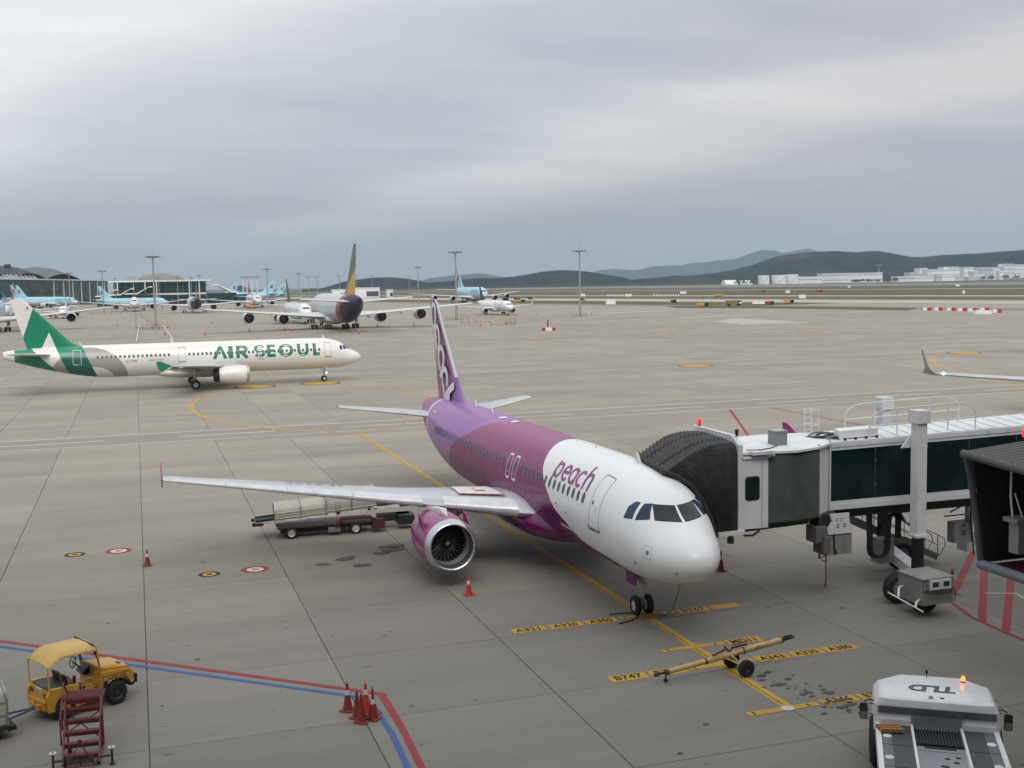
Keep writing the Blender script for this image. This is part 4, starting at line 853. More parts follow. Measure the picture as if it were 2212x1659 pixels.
MB().lathe([(0, .001), (0.1, .26), (.35, .30)][::-1], (-44.62, 0, 4.86), 'X', 16).build('tail_exhaust', M_sill, seoul)
for a, h in ((4.7, .5), (24.2, .55), (35.2, .45)):
    zt = FS.ft(a); MB().prism_y([(-a, zt-.03), (-a-.35, zt-.03), (-a-.55, zt+h), (-a-.40, zt+h)], -0.03, 0.03).build('blade_antenna', M_wline, seoul)
lamp(seoul, (-4.75, 0, 1.15), 0.09, (1.0, 0.95, 0.7), 14, 'taxi_light')
# ================================================================ the other aircraft
K_BLUE = (0.33, 0.60, 0.70); K_SIL = (0.50, 0.53, 0.55); A_GREY = (0.56, 0.56, 0.57); A_RED = (0.33, 0.05, 0.065); A_NAVY = (0.016, 0.014, 0.055); A_YEL = (0.62, 0.36, 0.035)
def kal_f(zs): return lambda t, a, y, z: t.mix(gt(t, z, zs), K_SIL, K_BLUE)
def plain(c): return lambda t, a, y, z: t.mix(0.0, c, c)
def wide_eng(s, L, span, z, r, **k): ar = L*0.29; return (s, ar+s*0.62-2.9*r, z, r, k)
def t380(): 
    return wide(72.7, 7.14, 2.15, 24.1, 79.75, [wide_eng(14.9, 72.7, 79.75, 3.25, 1.75), wide_eng(25.7, 72.7, 79.75, 3.95, 1.75)], [(32.5, 6.2, .7, .5, 3.9, .6, 2, 1.7), (36.0, 2.6, .7, .5, 2.4, .6, 3, 1.6)], 30.4, None, kz=2.03, nr=.62)
def t350(L=66.0, H=17.05, span=64.7): return wide(L, 5.96, 2.25, H, span, [wide_eng(10.5, L, span, 2.75, 1.75)], [(L*.50, 5.3, .7, .5, 3.4, .65, 2, 1.8)], 19.0, 'curved', nr=.52)
def t767(): return wide(54.9, 5.03, 1.95, 15.85, 47.6, [wide_eng(7.9, 54.9, 47.6, 2.2, 1.42)], [(27.0, 4.65, .58, .42, 2.9, .55, 2, 1.4)], 18.6, None, nr=.46)
def t330(L=60.0): return wide(L, 5.64, 2.2, 17.3, 60.3, [wide_eng(9.4, L, 60.3, 2.6, 1.6)], [(L*.49, 5.3, .7, .5, 3.2, .6, 2, 1.8)], 19.4, 'curved', nr=.52)
M_fn = mat('pale_cowl', (0.62, 0.63, 0.64), 0.35, var=0.05); M_kn = mat('silver_cowl', (0.55, 0.57, 0.59), 0.35, var=0.05)
def emblem(root, a, z, r, off):
    for sd in (-1, 1):
        Fm = lambda u, v: Vector((-(a+u*sd*1.0), sd*off, z+v)); e = patch(Fm, ell(0, 0, r, r, 24), 1, 1).build('tail_emblem', mat('emblem_white', (.72, .72, .72), .5), root)
        wav = [(-r*.96+2*r*.96*k/12, .30*r*sin(pi*2*k/12)) for k in range(13)]
        top = [(r*.96*cos(radians(q)), r*.96*sin(radians(q))) for q in range(0, 181, 12)]
        Gm = lambda u, v: Vector((-(a+u*sd), sd*(off+.03), z+v))
        vs = [Gm(u, v+.12*r) for u, v in wav]; tp = [Gm(u, max(v, .30*r*sin(pi*(u/r/.96+1))+.12*r)) for u, v in reversed(top[::1])]
        n = min(len(vs), len(tp)); 
        ts = [Gm(-r*.96+2*r*.96*k/12, sqrt(max(0, 1-(-1+2*k/12)**2))*r*.96) for k in range(13)]; bs = [Gm(-r*.96+2*r*.96*k/12, -sqrt(max(0, 1-(-1+2*k/12)**2))*r*.96) for k in range(13)]
        wu = [Gm(u, max(-sqrt(max(0, 1-(u/r/.96)**2))*r*.9, min(sqrt(max(0, 1-(u/r/.96)**2))*r*.9, v+.13*r))) for u, v in wav]; wd_ = [Gm(u, max(-sqrt(max(0, 1-(u/r/.96)**2))*r*.9, min(sqrt(max(0, 1-(u/r/.96)**2))*r*.9, v-.13*r))) for u, v in wav]
        MB().add(wu+ts, [(k, k+1, 14+k, 13+k) for k in range(12)]).build('emblem_red', mat('emblem_red', (.34, .015, .035), .5), e); MB().add(bs+wd_, [(k, k+1, 14+k, 13+k) for k in range(12)]).build('emblem_blue', mat('emblem_blue', (.012, .03, .14), .5), e)
def side_title(root, F, body, a, phi, size, col, side, space=1.0):
    m = text_mesh(body, size, space=space); zc, h, w = F.sec(a)
    for v in m.vertices: v.co = F.pt(a+v.co.x*side, phi+v.co.y/h, side, 0.05)
    m.materials.append(col); o = bpy.data.objects.new('title_lettering', m); C.objects.link(o); o.parent = root
M_kt = mat('navy_title', (.02, .05, .2), .5)
def kal(label, loc, head, T, title=True, grp=None):
    F = T['fus']; zs = F.fb(30)+(F.ft(30)-F.fb(30))*0.42
    key = 'light_blue_livery_%d' % int(zs*10)
    mts = dict(fus=MATS.get(key) or body_mat(key, kal_f(zs), 0.35, 0.3), fin=mat('light_blue_fin', K_BLUE, 0.4, var=0.04), wing=M_wingu, nac=M_kn, fair=mat('silver_belly', K_SIL, 0.4))
    r = airliner('airliner', label, loc, head, T, mts); fn = T['fin']; p, q = fn[4], fn[5]
    zm = fn[4][0]*.35+fn[5][0]*.65; a1 = fn[4][1]*.35+fn[5][1]*.65; a2 = fn[4][2]*.35+fn[5][2]*.65
    emblem(r, a1*.42+a2*.58, zm, (a2-a1)*.25, (a2-a1)*.062+.03)
    if title:
        for sd in (-1, 1): side_title(r, F, 'KOREAN AIR', F.L*.20, radians(22), 2.3*T['k']/1.5, M_kt, sd)
    return r
# A: double-decker seen from behind, purple tail
def as380_f(t, a, y, z):
    c = t.mix(gt(t, z, 5.0), (0.42, 0.42, 0.42), A_GREY); l1 = lin(t, a, z, (52.5, 3.0), (57.5, 10.0)); l2 = lin(t, a, z, (57.0, 3.0), (62.5, 10.0))
    c = t.mix(gt(t, l1, 0.0), c, A_RED); return t.mix(gt(t, l2, 0.0), c, A_NAVY)
def as_fin(z0, z1, aL, da=9.0):
    def f(t, a, y, z):
        l = lin(t, a, z, (aL, z0), (aL+da, z1)); c = t.mix(gt(t, l, 0.0), (0.15, 0.14, 0.125), A_YEL); return t.mix(t.math('MULTIPLY', lt(t, z, z0+1.2), lt(t, l, 1.2)), c, A_RED)
    return f
TA = t380(); zf = TA['fin'][0][0]
MA = dict(fus=body_mat('grey_purple_tail_livery', as380_f, 0.45, 0.05), fin=body_mat('grey_yellow_fin', as_fin(zf+0.8, zf+9.4, 56.0, 14.5), 0.4, 0.2), wing=M_wingu, nac=M_fn, fair=mat('pale_grey_fairing', A_GREY, 0.4))
as380 = airliner('airliner', 'four-engined double-decker seen from behind, purple tail cone and yellow-grey fin', (56.9, 372.4), 90, TA, MA)
kal('light blue four-engined double-decker facing the camera on the far apron', (219, 712), 270, t380())
kal('light blue double-decker cut off by the left picture edge behind the green fin', (-46.0, 370), 270, t380(), False)
# narrow-body, white with black fin
TB = narrow(44.51, 4.27); TB['winglet'] = 'curved'; TB['wlh'] = 2.1; TB['eng'] = [(5.75, 15.42, 1.80, 1.17, {})]
TB.update(ckz=4.31, ckh=.44, cky=1.35)
MBk = dict(fus=body_mat('white_plain_livery', plain((0.80, 0.81, 0.82)), 0.3, 0.5, 0.04), fin=mat('black_fin', (0.012, 0.012, 0.014), 0.35), wing=M_wingu, nac=M_fn, fair=mat('white_fairing', (0.75, 0.76, 0.77), 0.4))
star = airliner('airliner', 'white narrow-body with black fin facing the camera beside orange stands', (139.7, 420.0), 270, TB, MBk)
for sd in (-1, 1): side_title(star, TB['fus'], 'STAR ALLIANCE', 12.5, radians(24), 1.7, mat('pale_grey_title', (.50, .51, .52), .5), sd)
# 767-size, white with dark fin
T7 = t767(); M7 = dict(fus=body_mat('white_grey_livery', lambda t, a, y, z: t.mix(gt(t, a, 38), (0.72, 0.72, 0.73), (0.60, 0.58, 0.58)), 0.32, 0.5, 0.05), fin=mat('dark_red_grey_fin', (0.12, 0.07, 0.07), 0.4, var=0.3, scale=.3), wing=M_wingu, nac=M_fn)
airliner('airliner', 'white wide-body nosing out behind the left wing of the purple-tailed double-decker', (54.6, 381), 270, T7, M7)
MW = dict(fus=body_mat('silver_white_livery', plain((0.66, 0.67, 0.68)), 0.32, 0.5, 0.05), fin=body_mat('maroon_grey_fin', lambda t, a, y, z: t.mix(gt(t, z, 12.5), (0.30, 0.05, 0.05), (0.50, 0.48, 0.47)), 0.4, 0.2), wing=M_wingu, nac=M_fn)
airliner('airliner', 'silver-white wide-body facing the camera in front of the glass concourse', (-0.4, 694), 270, t350(), MW)
TAr = t350(); zf = TAr['fin'][0][0]
def asr_f(t, a, y, z):
    c = t.mix(gt(t, lin(t, a, z, (46, 2.3), (50, 8)), 0.0), A_GREY, A_RED); return t.mix(gt(t, lin(t, a, z, (49.5, 2.3), (53.5, 8)), 0.0), c, A_NAVY)
airliner('airliner', 'wide-body seen from behind with dark purple tail cone and slim yellow fin', (30.3, 663), 90, TAr, dict(fus=body_mat('grey_purple_twin_livery', asr_f, 0.45, 0.05), fin=body_mat('yellow_grey_twin_fin', as_fin(zf+0.6, zf+5.5, 56.0, 8.5), 0.4, 0.2), wing=M_wingu, nac=M_fn, fair=mat('pale_grey_fairing', A_GREY, 0.4)))
airliner('airliner', 'white wide-body facing the camera beside an orange vehicle, thin dark red fin', (72.3, 711), 270, t350(), dict(fus=MW['fus'], fin=mat('thin_maroon_fin', (0.22, 0.06, 0.055), 0.4, var=.3, scale=.3), wing=M_wingu, nac=M_fn))
# left background
TR = narrow(37.57, 0.0); TR.update(ckz=4.31, ckh=.44, cky=1.35); TR['winglet'] = None
airliner('airliner', 'small white narrow-body with slim red fin under the double-decker wing at left', (-32.0, 560), 270, TR, dict(fus=MBk['fus'], fin=body_mat('red_white_fin', lambda t, a, y, z: t.mix(gt(t, z, 8.2), (0.66, 0.64, 0.62), (0.33, 0.03, 0.035)), 0.4, 0.2), wing=M_wingu, nac=M_fn))
airliner('airliner', 'white wide-body with tall red fin behind the light blue tail at far left', (-55.5, 538), 270, t330(), dict(fus=MBk['fus'], fin=body_mat('red_grey_fin', lambda t, a, y, z: t.mix(gt(t, z, 14.2), (0.36, 0.05, 0.05), (0.45, 0.43, 0.43)), 0.4, 0.2), wing=M_wingu, nac=M_fn))
kal('light blue wide-body side-on at the terminal with dark blue titles', (-40.5, 905), -42, t350(63.7, 18.0))
kal('light blue tail just left of the side-on light blue wide-body', (-50.5, 968), -42, t350(63.7, 18.5), False)
kal('lone light blue tail at the far left beside the terminal', (-66.0, 1010), -42, t350(63.7, 17.5), False)
kal('light blue tail and fuselage parked under the sloping concourse canopy', (22, 815), -30, t767(), False)
kal('leftmost light blue tail of the trio right of the concourse', (34, 1120), 180, t350(63.7, 19.0), False)
kal('middle light blue tail of the trio right of the concourse', (66, 1090), 180, t350(63.7, 19.4), False)
kal('lowest light blue tail of the trio right of the concourse', (94, 1180), 180, t767(), False)
# right edge: only a wingtip and a tailplane tip reach into the picture
TE = t330(58.8); TE['winglet'] = 'tall'; TE['wlh'] = 1.9; TE['wlc'] = .30; TE['wing'][-1] = (28.9, 43.5, 45.8, 5.35); TE['stab'] = [(s, a, b, z-1.6) for s, a, b, z in TE['stab']]
eg = airliner('airliner', 'airliner at the next stand showing only its upturned wingtip at right', (85.2, 25.5), 270, TE, dict(fus=MBk['fus'], fin=mat('plain_white_fin', (.7, .7, .7), .4), wing=M_wing, nac=M_fn, winglet=mat('grey_winglet', (0.33, 0.34, 0.36), 0.35)))
lamp(eg, (-43.4, -28.7, 5.42), 0.12, (0.15, 1.0, 0.25), 9)
# ================================================================ terminal, masts, far buildings
M_tgl = mat('terminal_glass', (0.008, 0.045, 0.042), 0.15, var=0.5, scale=.08); M_twh = mat('terminal_white', (0.74, 0.73, 0.69), 0.5, var=.06, scale=.1); M_troof = mat('terminal_roof', (0.050, 0.055, 0.065), 0.85, 0.0, var=.15, scale=.05); M_tpale = mat('terminal_pale_roof', (0.30, 0.30, 0.29), 0.6, var=.1, scale=.08); M_thump = mat('terminal_ridge_roof', (0.13, 0.13, 0.125), 0.8, var=.1, scale=.08); M_mull = mat('glazing_mullion', (0.10, 0.15, 0.15), 0.4, 0.3); M_tdark = mat('terminal_dark_base', (0.02, 0.03, 0.03), 0.6)
def facade(root, p, q, z0, z1, rows, cols, depth=14, fin_w=1.2, tilt=0.0):
    p, q = Vector(p), Vector(q); d = (q-p); L = d.length; d.normalize(); n = Vector((d.y, -d.x))
    ang = atan2(d.y, d.x)
    b = MB(); b.box((0, 0, 0), (L, depth, z1-z0)); b.build('glass_wall', M_tgl, root, smooth=False, loc=tuple((p+q)/2-n*depth/2)+((z0+z1)/2,), rot=(0, 0, ang))
    rl = MB().box((0, 0, 0), (L+2, .5, .32)).build('mullion', M_mull, root, smooth=False)
    for k in range(rows):
        z = z0+(z1-z0)*(k+.5)/rows; c = (p+q)/2+n*.3
        if k == 0: rl.location = tuple(c)+(z,); rl.rotation_euler = (0, 0, ang)
        else: share(rl, root, tuple(c)+(z,), (0, 0, ang))
    vl = None
    for k in range(cols+1):
        c = p+(q-p)*k/cols+n*.45
        if vl is None: vl = MB().box((0, 0, 0), (.22, .22, z1-z0)).build('post', M_mull, root, smooth=False); vl.location = tuple(c)+((z0+z1)/2,)
        else: share(vl, root, tuple(c)+((z0+z1)/2,), (0, 0, ang))
    e = MB().box((0, 0, 0), (L+8, depth+9, fin_w)).build('roof_edge', M_twh, root, smooth=False); e.location = tuple((p+q)/2-n*(depth/2-1.5))+(z1+fin_w/2,); e.rotation_euler = (0, 0, ang)
term = thing('terminal_building', 'long dark glass terminal with humped grey roofs behind the light blue tails', 'building')
A, B = (-122, 980), (-30, 1420)
facade(term, A, B, 4, 23.6, 11, 9); MB().add(*(lambda m: (m.v, m.f))(MB().prism([(-135, 975), (-121, 972), (-29, 1412), (-45, 1425)], 0, 4))).build('base_storey', M_tdark, term, smooth=False)
dv = (Vector(B)-Vector(A)).normalized(); nv = Vector((dv.y, -dv.x))
for k, (t, w, h, back, m) in enumerate(((-30, 60, 12.5, 34, M_troof), (28, 62, 12.0, 36, M_troof), (105, 110, 13.5, 44, M_troof), (215, 120, 14.5, 44, M_troof), (340, 150, 15.5, 48, M_thump))):
    c = Vector(A)+dv*t-nv*back; rs = []
    for i in range(13):
        u = -1+2*i/12; rs.append([(c.x+dv.x*w/2*u-nv.x*back*.6*v, c.y+dv.y*w/2*u-nv.y*back*.6*v, 24.2+h*max(0, 1-u*u)*max(0, 1-.55*v*v)) for v in (-1, -.5, 0, .5, 1)])
    MB().loft(rs, closed=False, cap=False).build('roof_shell', m, term, ang=80)
for k in range(9):       # row of triangular skylights along the roof
    c = Vector(A)+dv*(120+k*13)-nv*14; MB().add([(c.x-dv.x*6, c.y-dv.y*6, 25), (c.x+dv.x*6, c.y+dv.y*6, 25), (c.x-nv.x*10, c.y-nv.y*10, 25), (c.x-nv.x*4, c.y-nv.y*4, 29.5)], [(0, 1, 3), (1, 2, 3), (2, 0, 3)]).build('skylight', M_tpale, term, smooth=False)
MB().bb(-100, -95.5, 1010, 1016, 32, 35.5).build('roof_plant', M_tdark, term, smooth=False)
for k in range(7):
    c = Vector(A)+dv*(210+k*34)+nv*5; MB().cyl((c.x, c.y, 12), .7, 24, 10).build('column', M_twh, term)
# concourse with dome
con = thing('concourse_building', 'glass concourse with white roof edge and shallow lattice dome', 'building')
facade(con, (-16, 985), (57, 985), 3.2, 19.2, 6, 16, 30); MB().bb(-14, 55, 984.2, 1010, 0, 3.2).build('base_storey', M_tdark, con, smooth=False); MB().bb(-15.8, 56.8, 983.4, 984.1, 8.3, 9.6).build('white_band', M_twh, con, smooth=False)
dome = MB(); 
rs = []
for i in range(10):
    el = radians(90*i/9); rs.append([(22+19*cos(el)*cos(2*pi*k/40), 1008+19*cos(el)*sin(2*pi*k/40), 20.2+6.4*sin(el)) for k in range(40)])
dome.loft(rs, cap=False).build('dome', M_thump, con, ang=80)
lat = MB()
for k in range(40):
    for sg in (1, -1):
        lat.tube([(22+19.1*cos(radians(e))*cos(2*pi*k/40+sg*e/90*.9), 1008+19.1*cos(radians(e))*sin(2*pi*k/40+sg*e/90*.9), 20.3+6.4*sin(radians(e))) for e in range(0, 61, 12)], 0.22, 4)
lat.build('dome_lattice', mat('dome_lattice_grey', (.42, .41, .38), .6), con)
MB().bb(-6, 2, 1000, 1006, 20.4, 24).build('roof_plant', M_tpale, con, smooth=False)
for x in (-13, 8.5, 17.5, 43.5, 51.5): MB().cyl((x, 980, 10.2), .45, 20, 10).build('column', M_twh, con)
for x0, x1, zt, zb, fl in ((-30, -13, 13.6, 8.6, 1), (-20, 0, 14.4, 9.6, 1), (-8, 14, 15.6, 10.2, 1), (58, 84, 16.4, 9.0, -1)):    # sloping gate canopies
    y = 970 if fl > 0 else 990; pl = [(x0, zb), (x0+(x1-x0)*.45, zb), (x1-2, zt), (x1, zt), (x1, zt-1), (x1-3, zt-1), (x0+(x1-x0)*.45, zb-1), (x0, zb-1)] if fl > 0 else [(x0, zt), (x0+9, zt), (x1-5, zb+1.2), (x1, zb+1.0), (x1, zb), (x1-6, zb), (x0+9, zt-1.2), (x0, zt-1.2)]
    MB().prism_y(pl, y-6, y+14).build('gate_canopy', M_twh, con, smooth=False)
MB().bb(58, 82, 986, 1012, 0, 9).build('pier_glass', M_tgl, con, smooth=False); MB().bb(80.2, 96, 986, 1000, 0, 7.6).build('pier_end_glass', M_tgl, con, smooth=False)
for x0, x1 in ((-29, -15), (-18, -4), (-5, 12)): MB().bb(x0, x1, 966, 982, 0, 8.2).build('gate_glass', M_tgl, con, smooth=False)
# ---- apron light masts
M_mast = mat('mast_galvanised', (0.34, 0.34, 0.33), 0.5, 0.4, dirt=.15); M_lampb = mat('lamp_housing', (0.16, 0.16, 0.16), 0.5)
def mast_proto(label):
    r = thing('light_mast', label, 'light mast', group='apron light masts')
    MB().tube([(0, 0, 0), (0, 0, 23.6)], [.46, .22], 12).cyl((0, 0, .35), .75, .7, 12).build('pole', M_mast, r); MB().tube([(0, 0, 23.6), (0, 0, 27.4)], .045, 6).build('lightning_rod', M_mast, r)
    MB().ring((0, 0), .3, 1.7, 23.75).add(*(lambda m: (m.v, m.f))(MB().cyl((0, 0, 23.7), 1.5, .22, 16))).build('head_ring', M_mast, r)
    lm = None
    for k in range(8):
        an = 2*pi*k/8+.2
        if lm is None: lm = MB().box((0, 0, 0), (.95, .85, .28)).build('floodlight', M_lampb, r, smooth=False); lm.location = (2.15*cos(an), 2.15*sin(an), 24.0); lm.rotation_euler = (0, .28, an)
        else: share(lm, r, (2.15*cos(an), 2.15*sin(an), 24.0), (0, .28, an))
    return r
mp = [(6.5, 410, 'tall light mast rising behind the green-tailed airliner'), (108.2, 387.3, 'tall light mast just right of the magenta fin'), (155.4, 387.2, 'tall light mast standing alone against the hills right of centre'), (-17.4, 700, 'light mast in front of the glass concourse, left of the silver wide-body'), (-38.5, 760, 'light mast in front of the terminal and the light blue titles'), (52, 985, 'light mast at the right end of the glass concourse'), (77.7, 709, 'light mast right of the silver-white wide-body with thin dark red fin'), (130, 950, 'light mast behind the white wide-body left of the purple-tailed double-decker'), (173.1, 709.9, 'light mast behind the right wing of the purple-tailed double-decker'),
      (182, 1250, 'first of the far masts right of the lone wide-body fin'), (197, 1290, 'second of the far masts right of the lone wide-body fin'), (219, 1270, 'third of the far masts, before the grey hill'), (233, 1240, 'fourth of the far masts, before the grey hill'), (262, 1300, 'far mast standing against the left end of the hills'), (318, 1350, 'far mast just left of the tall grey fin'), (19, 962, 'slim white mast at the left end of the dome'), (33.5, 962, 'slim mast right of the dome'), (-14.6, 962, 'slim mast at the left end of the concourse'), (44.5, 968, 'slim mast between the two right-hand concourse columns')]
mr = mast_proto(mp[0][2])
for k, (x, y, lb) in enumerate(mp):
    o = mr if k == 0 else copy_tree(mr); o['label'] = lb; o.location = (x, y, 0); o.rotation_euler = (0, 0, k*.7)
    if y > 960 and y < 975: o.scale = (.75, .75, .92)
for k, (x, y) in enumerate(((90, 1010), (95, 1030), (97, 1005), (103, 1020))):
    r = thing('floodlight_column', 'red and white floodlight column in the cluster right of the concourse', 'light mast', (x, y, 0), group='column cluster right of the concourse')
    MB().cyl((0, 0, 11), .5, 22, 10).build('pole', M_twh, r); MB().cyl((0, 0, 22.3), 2.6, .5, 14).build('head', mat('column_head_red', (.25, .10, .09), .5) if k < 1 else M_lampb, r)
# ---- far white buildings on the right
M_bw = [mat('far_white_%d' % k, c, .6, var=.05, scale=.02) for k, c in enumerate(((.74, .75, .76), (.66, .68, .70), (.80, .80, .78), (.52, .56, .60)))]; M_bwin = mat('far_window_dark', (.07, .09, .11), .3); M_broof = mat('far_roof_white', (.78, .79, .80), .5)
FB = [(1345,1403,0,15,0,'low pale hangar left of the long bright-roofed hall'),(1403,1447,0,21,1,'pale link block between the two hangars'),(1447,1556,0,21,0,'long hall with bright white roof below the slim tower'),(1593,1640,0,12,1,'low pale shed at the left of the far white works'),(1640,1697,0,12,2,'low white sheds with dark bays in the far works'),(1628,1654,0,20,3,'grey block behind the low pale shed'),(1654,1675,0,29,2,'tall white block at the left of the far works'),(1675,1684,0,24,0,'narrow block beside the tall white block'),(1685,1762,0,26,0,'long white office with a strip of dark windows'),(1717,1733,26,31,2,'rooftop sign block on the long white office'),(1736,1759,26,31,0,'rooftop plant block on the long white office'),(1773,1799,0,30,2,'white cube with a single dark square window'),(1697,1712,0,15,3,'blue-grey gatehouse among the low sheds'),(1713,1751,0,15,2,'white warehouse right of the blue-grey gatehouse'),(1753,1790,0,10,1,'low shed right of the white warehouse'),(1800,1830,0,20,1,'pale middle block right of the white cube'),(1830,1850,0,25,3,'glassy grey block with window bands'),(1854,1871,0,25,2,'square white block beside a dark tree'),(1872,1899,0,20,0,'low white hall right of the square block'),(1884,1911,0,36,1,'tall pale block high on the right'),(1912,1950,0,34,0,'long top block at the right picture edge'),(1785,1842,0,8,3,'row of grey storage bays along the fence'),(1900,1951,0,6,1,'low grey shed at the right picture edge'),(1799,1884,0,29,3,'long grey hall far behind the white cube')]
for k, (x0, x1, z0, z1, mi, lb) in enumerate(FB):
    y = 2100+ (0 if z1 < 16 else 40 if z1 < 27 else 80) + (k % 3)*6; g = y/2100.0; x0 *= g; x1 *= g; z1 = 12.66+(z1-12.66)*g
    if z0: z0 = 12.66+(z0-12.66)*g; 
    r = thing('far_building', lb, 'building', ((x0+x1)/2, y, max(0, z0-1)), group='far white buildings'); w = x1-x0; h = z1-max(0, z0-1)
    MB().box((0, 10, h/2), (w, 20, h)).build('wall', M_bw[mi], r, smooth=False); MB().box((0, 10, h+.35), (w+1.2, 21.5, .7)).build('roof', M_broof if mi != 3 else M_bw[1], r, smooth=False)
    if h > 9:
        rows = max(1, int(h/8)); cols = max(2, int(w/7)); wm = None
        for i in range(rows):
            for j in range(cols):
                x = -w/2+(j+.5)*w/cols; z = h*(i+.55)/rows+0.8
                if wm is None: wm = MB().box((0, -.05, 0), (w/cols*.62, .3, 1.5)).build('window', M_bwin, r, smooth=False); wm.location = (x, 0, z)
                else: share(wm, r, (x, 0, z))
    elif w > 20:
        wm = None
        for j in range(int(w/6)):
            x = -w/2+(j+.5)*6
            if wm is None: wm = MB().box((0, -.05, 0), (3.4, .3, h*.5)).build('bay_door', M_bw[3] if k % 2 else M_bwin, r, smooth=False); wm.location = (x, 0, h*.3)
            else: share(wm, r, (x, 0, h*.3))
for k, (x, w, h, lb) in enumerate(((1266, 24, 19, 'leftmost of the white fuel tanks below the hills'), (1303, 32, 19, 'middle white fuel tank below the hills'), (1334, 28, 20, 'right-hand fuel tank beside the pale hangar'))):
    r = thing('fuel_tank', lb, 'tank', (x, 2110, 0), group='white fuel tanks'); MB().cyl((0, 0, h/2), w/2, h, 32).build('shell', M_bw[0], r); MB().cyl((0, 0, h+.3), w/2+.3, .6, 32, r2=w/2-2).build('lid', M_broof, r)
    MB().bar((-w/2, -w/2-.5, 2), (w/4, -w/2-.5, h), 1.2, .6).build('stair', M_bw[3], r)
for k, (x, w, h, lb) in enumerate(((1195, 26, 11, 'pale earth-covered shelter, left one by the tanks'), (1231, 26, 10, 'pale earth-covered shelter, right one by the tanks'))):
    r = thing('shelter', lb, 'shelter', (x, 2130, 0), group='round shelters'); MB().lathe([(-14, .1)]+[(-14+28*q/8, h*1.0) for q in range(9)]+[(14, .1)], (0, 0, 0), 'X', 24).build('vault', M_bw[2], r); MB().bb(-w/2, w/2, -14, -12, 0, 3).build('front_wall', M_bw[1], r, smooth=False)
tw = thing('control_tower', 'slim grey tower with flat cap behind the bright-roofed hall', 'tower', (1549*1.06, 2230, 0)); MB().cyl((0, 0, 18), 3.6, 36, 16, r2=3.0).build('shaft', mat('tower_grey', (.16, .17, .18), .6), tw); MB().cyl((0, 0, 37.2), 5.2, 2.4, 16, r2=7).build('cab', M_bwin, tw); MB().cyl((0, 0, 38.8), 7.4, .8, 16).build('cap', M_bw[1], tw)
# low buildings beyond the runway end, seen between fin and mast
for x0, x1, y, h, lb in ((196, 214, 1180, 9, 'white shed beyond the apron, left of the twin masts'), (222, 248, 1190, 10.5, 'long white shed beyond the apron near the grey hill'), (252, 258, 1170, 8, 'small white cabin beyond the apron near the grey hill')):
    r = thing('airfield_shed', lb, 'building', ((x0+x1)/2, y, 0)); w = x1-x0; MB().box((0, 4, h/2), (w, 8, h)).build('wall', M_bw[2], r, smooth=False); MB().box((0, 4, h+.3), (w+1, 9, .6)).build('roof', M_bw[1], r, smooth=False); MB().box((w*.2, -.1, h*.4), (w*.5, .3, h*.5)).build('opening', M_bwin, r, smooth=False)
# ---- tree clumps along the far shore
M_leaf = mat('far_foliage', (0.030, 0.042, 0.026), 0.9, var=.4, scale=.3); M_bark = mat('bark', (.06, .05, .04), .9)
def tree(x, y, w, h, lb, grp, z=0):
    r = thing('tree', lb, 'tree', (x, y, z), group=grp); rt = random.Random(int(x*7+y)); MB().tube([(0, 0, 0), (0, 0, h*.5)], [.5, .25], 6).build('trunk', M_bark, r); m = MB()
    for k in range(150):
        a = rt.uniform(0, 2*pi); e = rt.uniform(-.3, 1); q = rt.random()**.4; c = Vector((cos(a)*q*w/2*sqrt(max(0, 1-e*e*.8)), sin(a)*q*w/2*sqrt(max(0, 1-e*e*.8)), h*.45+e*h*.5*q)); s_ = rt.uniform(.5, 1.1)*w*.09
        m.add([c+Vector((rt.uniform(-s_, s_), rt.uniform(-s_, s_), rt.uniform(-s_, s_))) for _ in range(4)], [(0, 1, 2), (0, 2, 3), (0, 3, 1), (1, 3, 2)])
    m.build('crown', M_leaf, r, smooth=False)
for k, (x, y, w, h) in enumerate(((1880, 2090, 18, 15), (1915, 2094, 14, 12), (1820, 2092, 12, 11), (1845, 2096, 16, 12), (1585, 2094, 16, 11), (1570, 2096, 12, 9), (1478, 2088, 18, 8), (1495, 2089, 16, 9), (1515, 2088, 18, 8), (1535, 2090, 14, 8), (1240, 2125, 22, 12), (1222, 2128, 24, 13), (1206, 2128, 22, 12))):
    tree(x, y, w, h, 'dark round tree in front of the far white works' if k < 4 else 'dark tree before the bright-roofed hall' if k < 10 else 'dark tree behind the shelters by the tanks', 'far trees')
# a far wooded shore line, one mass
wl = MB(); rw = random.Random(4)
for k in range(900):
    t = rw.random(); x = 420+t*1300; y = 2950-260*t+rw.uniform(-30, 30); h = rw.uniform(4, 9); w = rw.uniform(6, 16)
    wl.add([(x-w, y, 0), (x+w, y, 0), (x+w*.6, y+4, h*.8), (x-w*.5, y+3, h), (x, y-5, 0)], [(0, 4, 3), (4, 1, 2), (4, 2, 3)])
tag(wl.build('shore_wood', M_leaf, smooth=False), 'low dark line of woodland along the foot of the hills', 'woodland', kind='stuff')
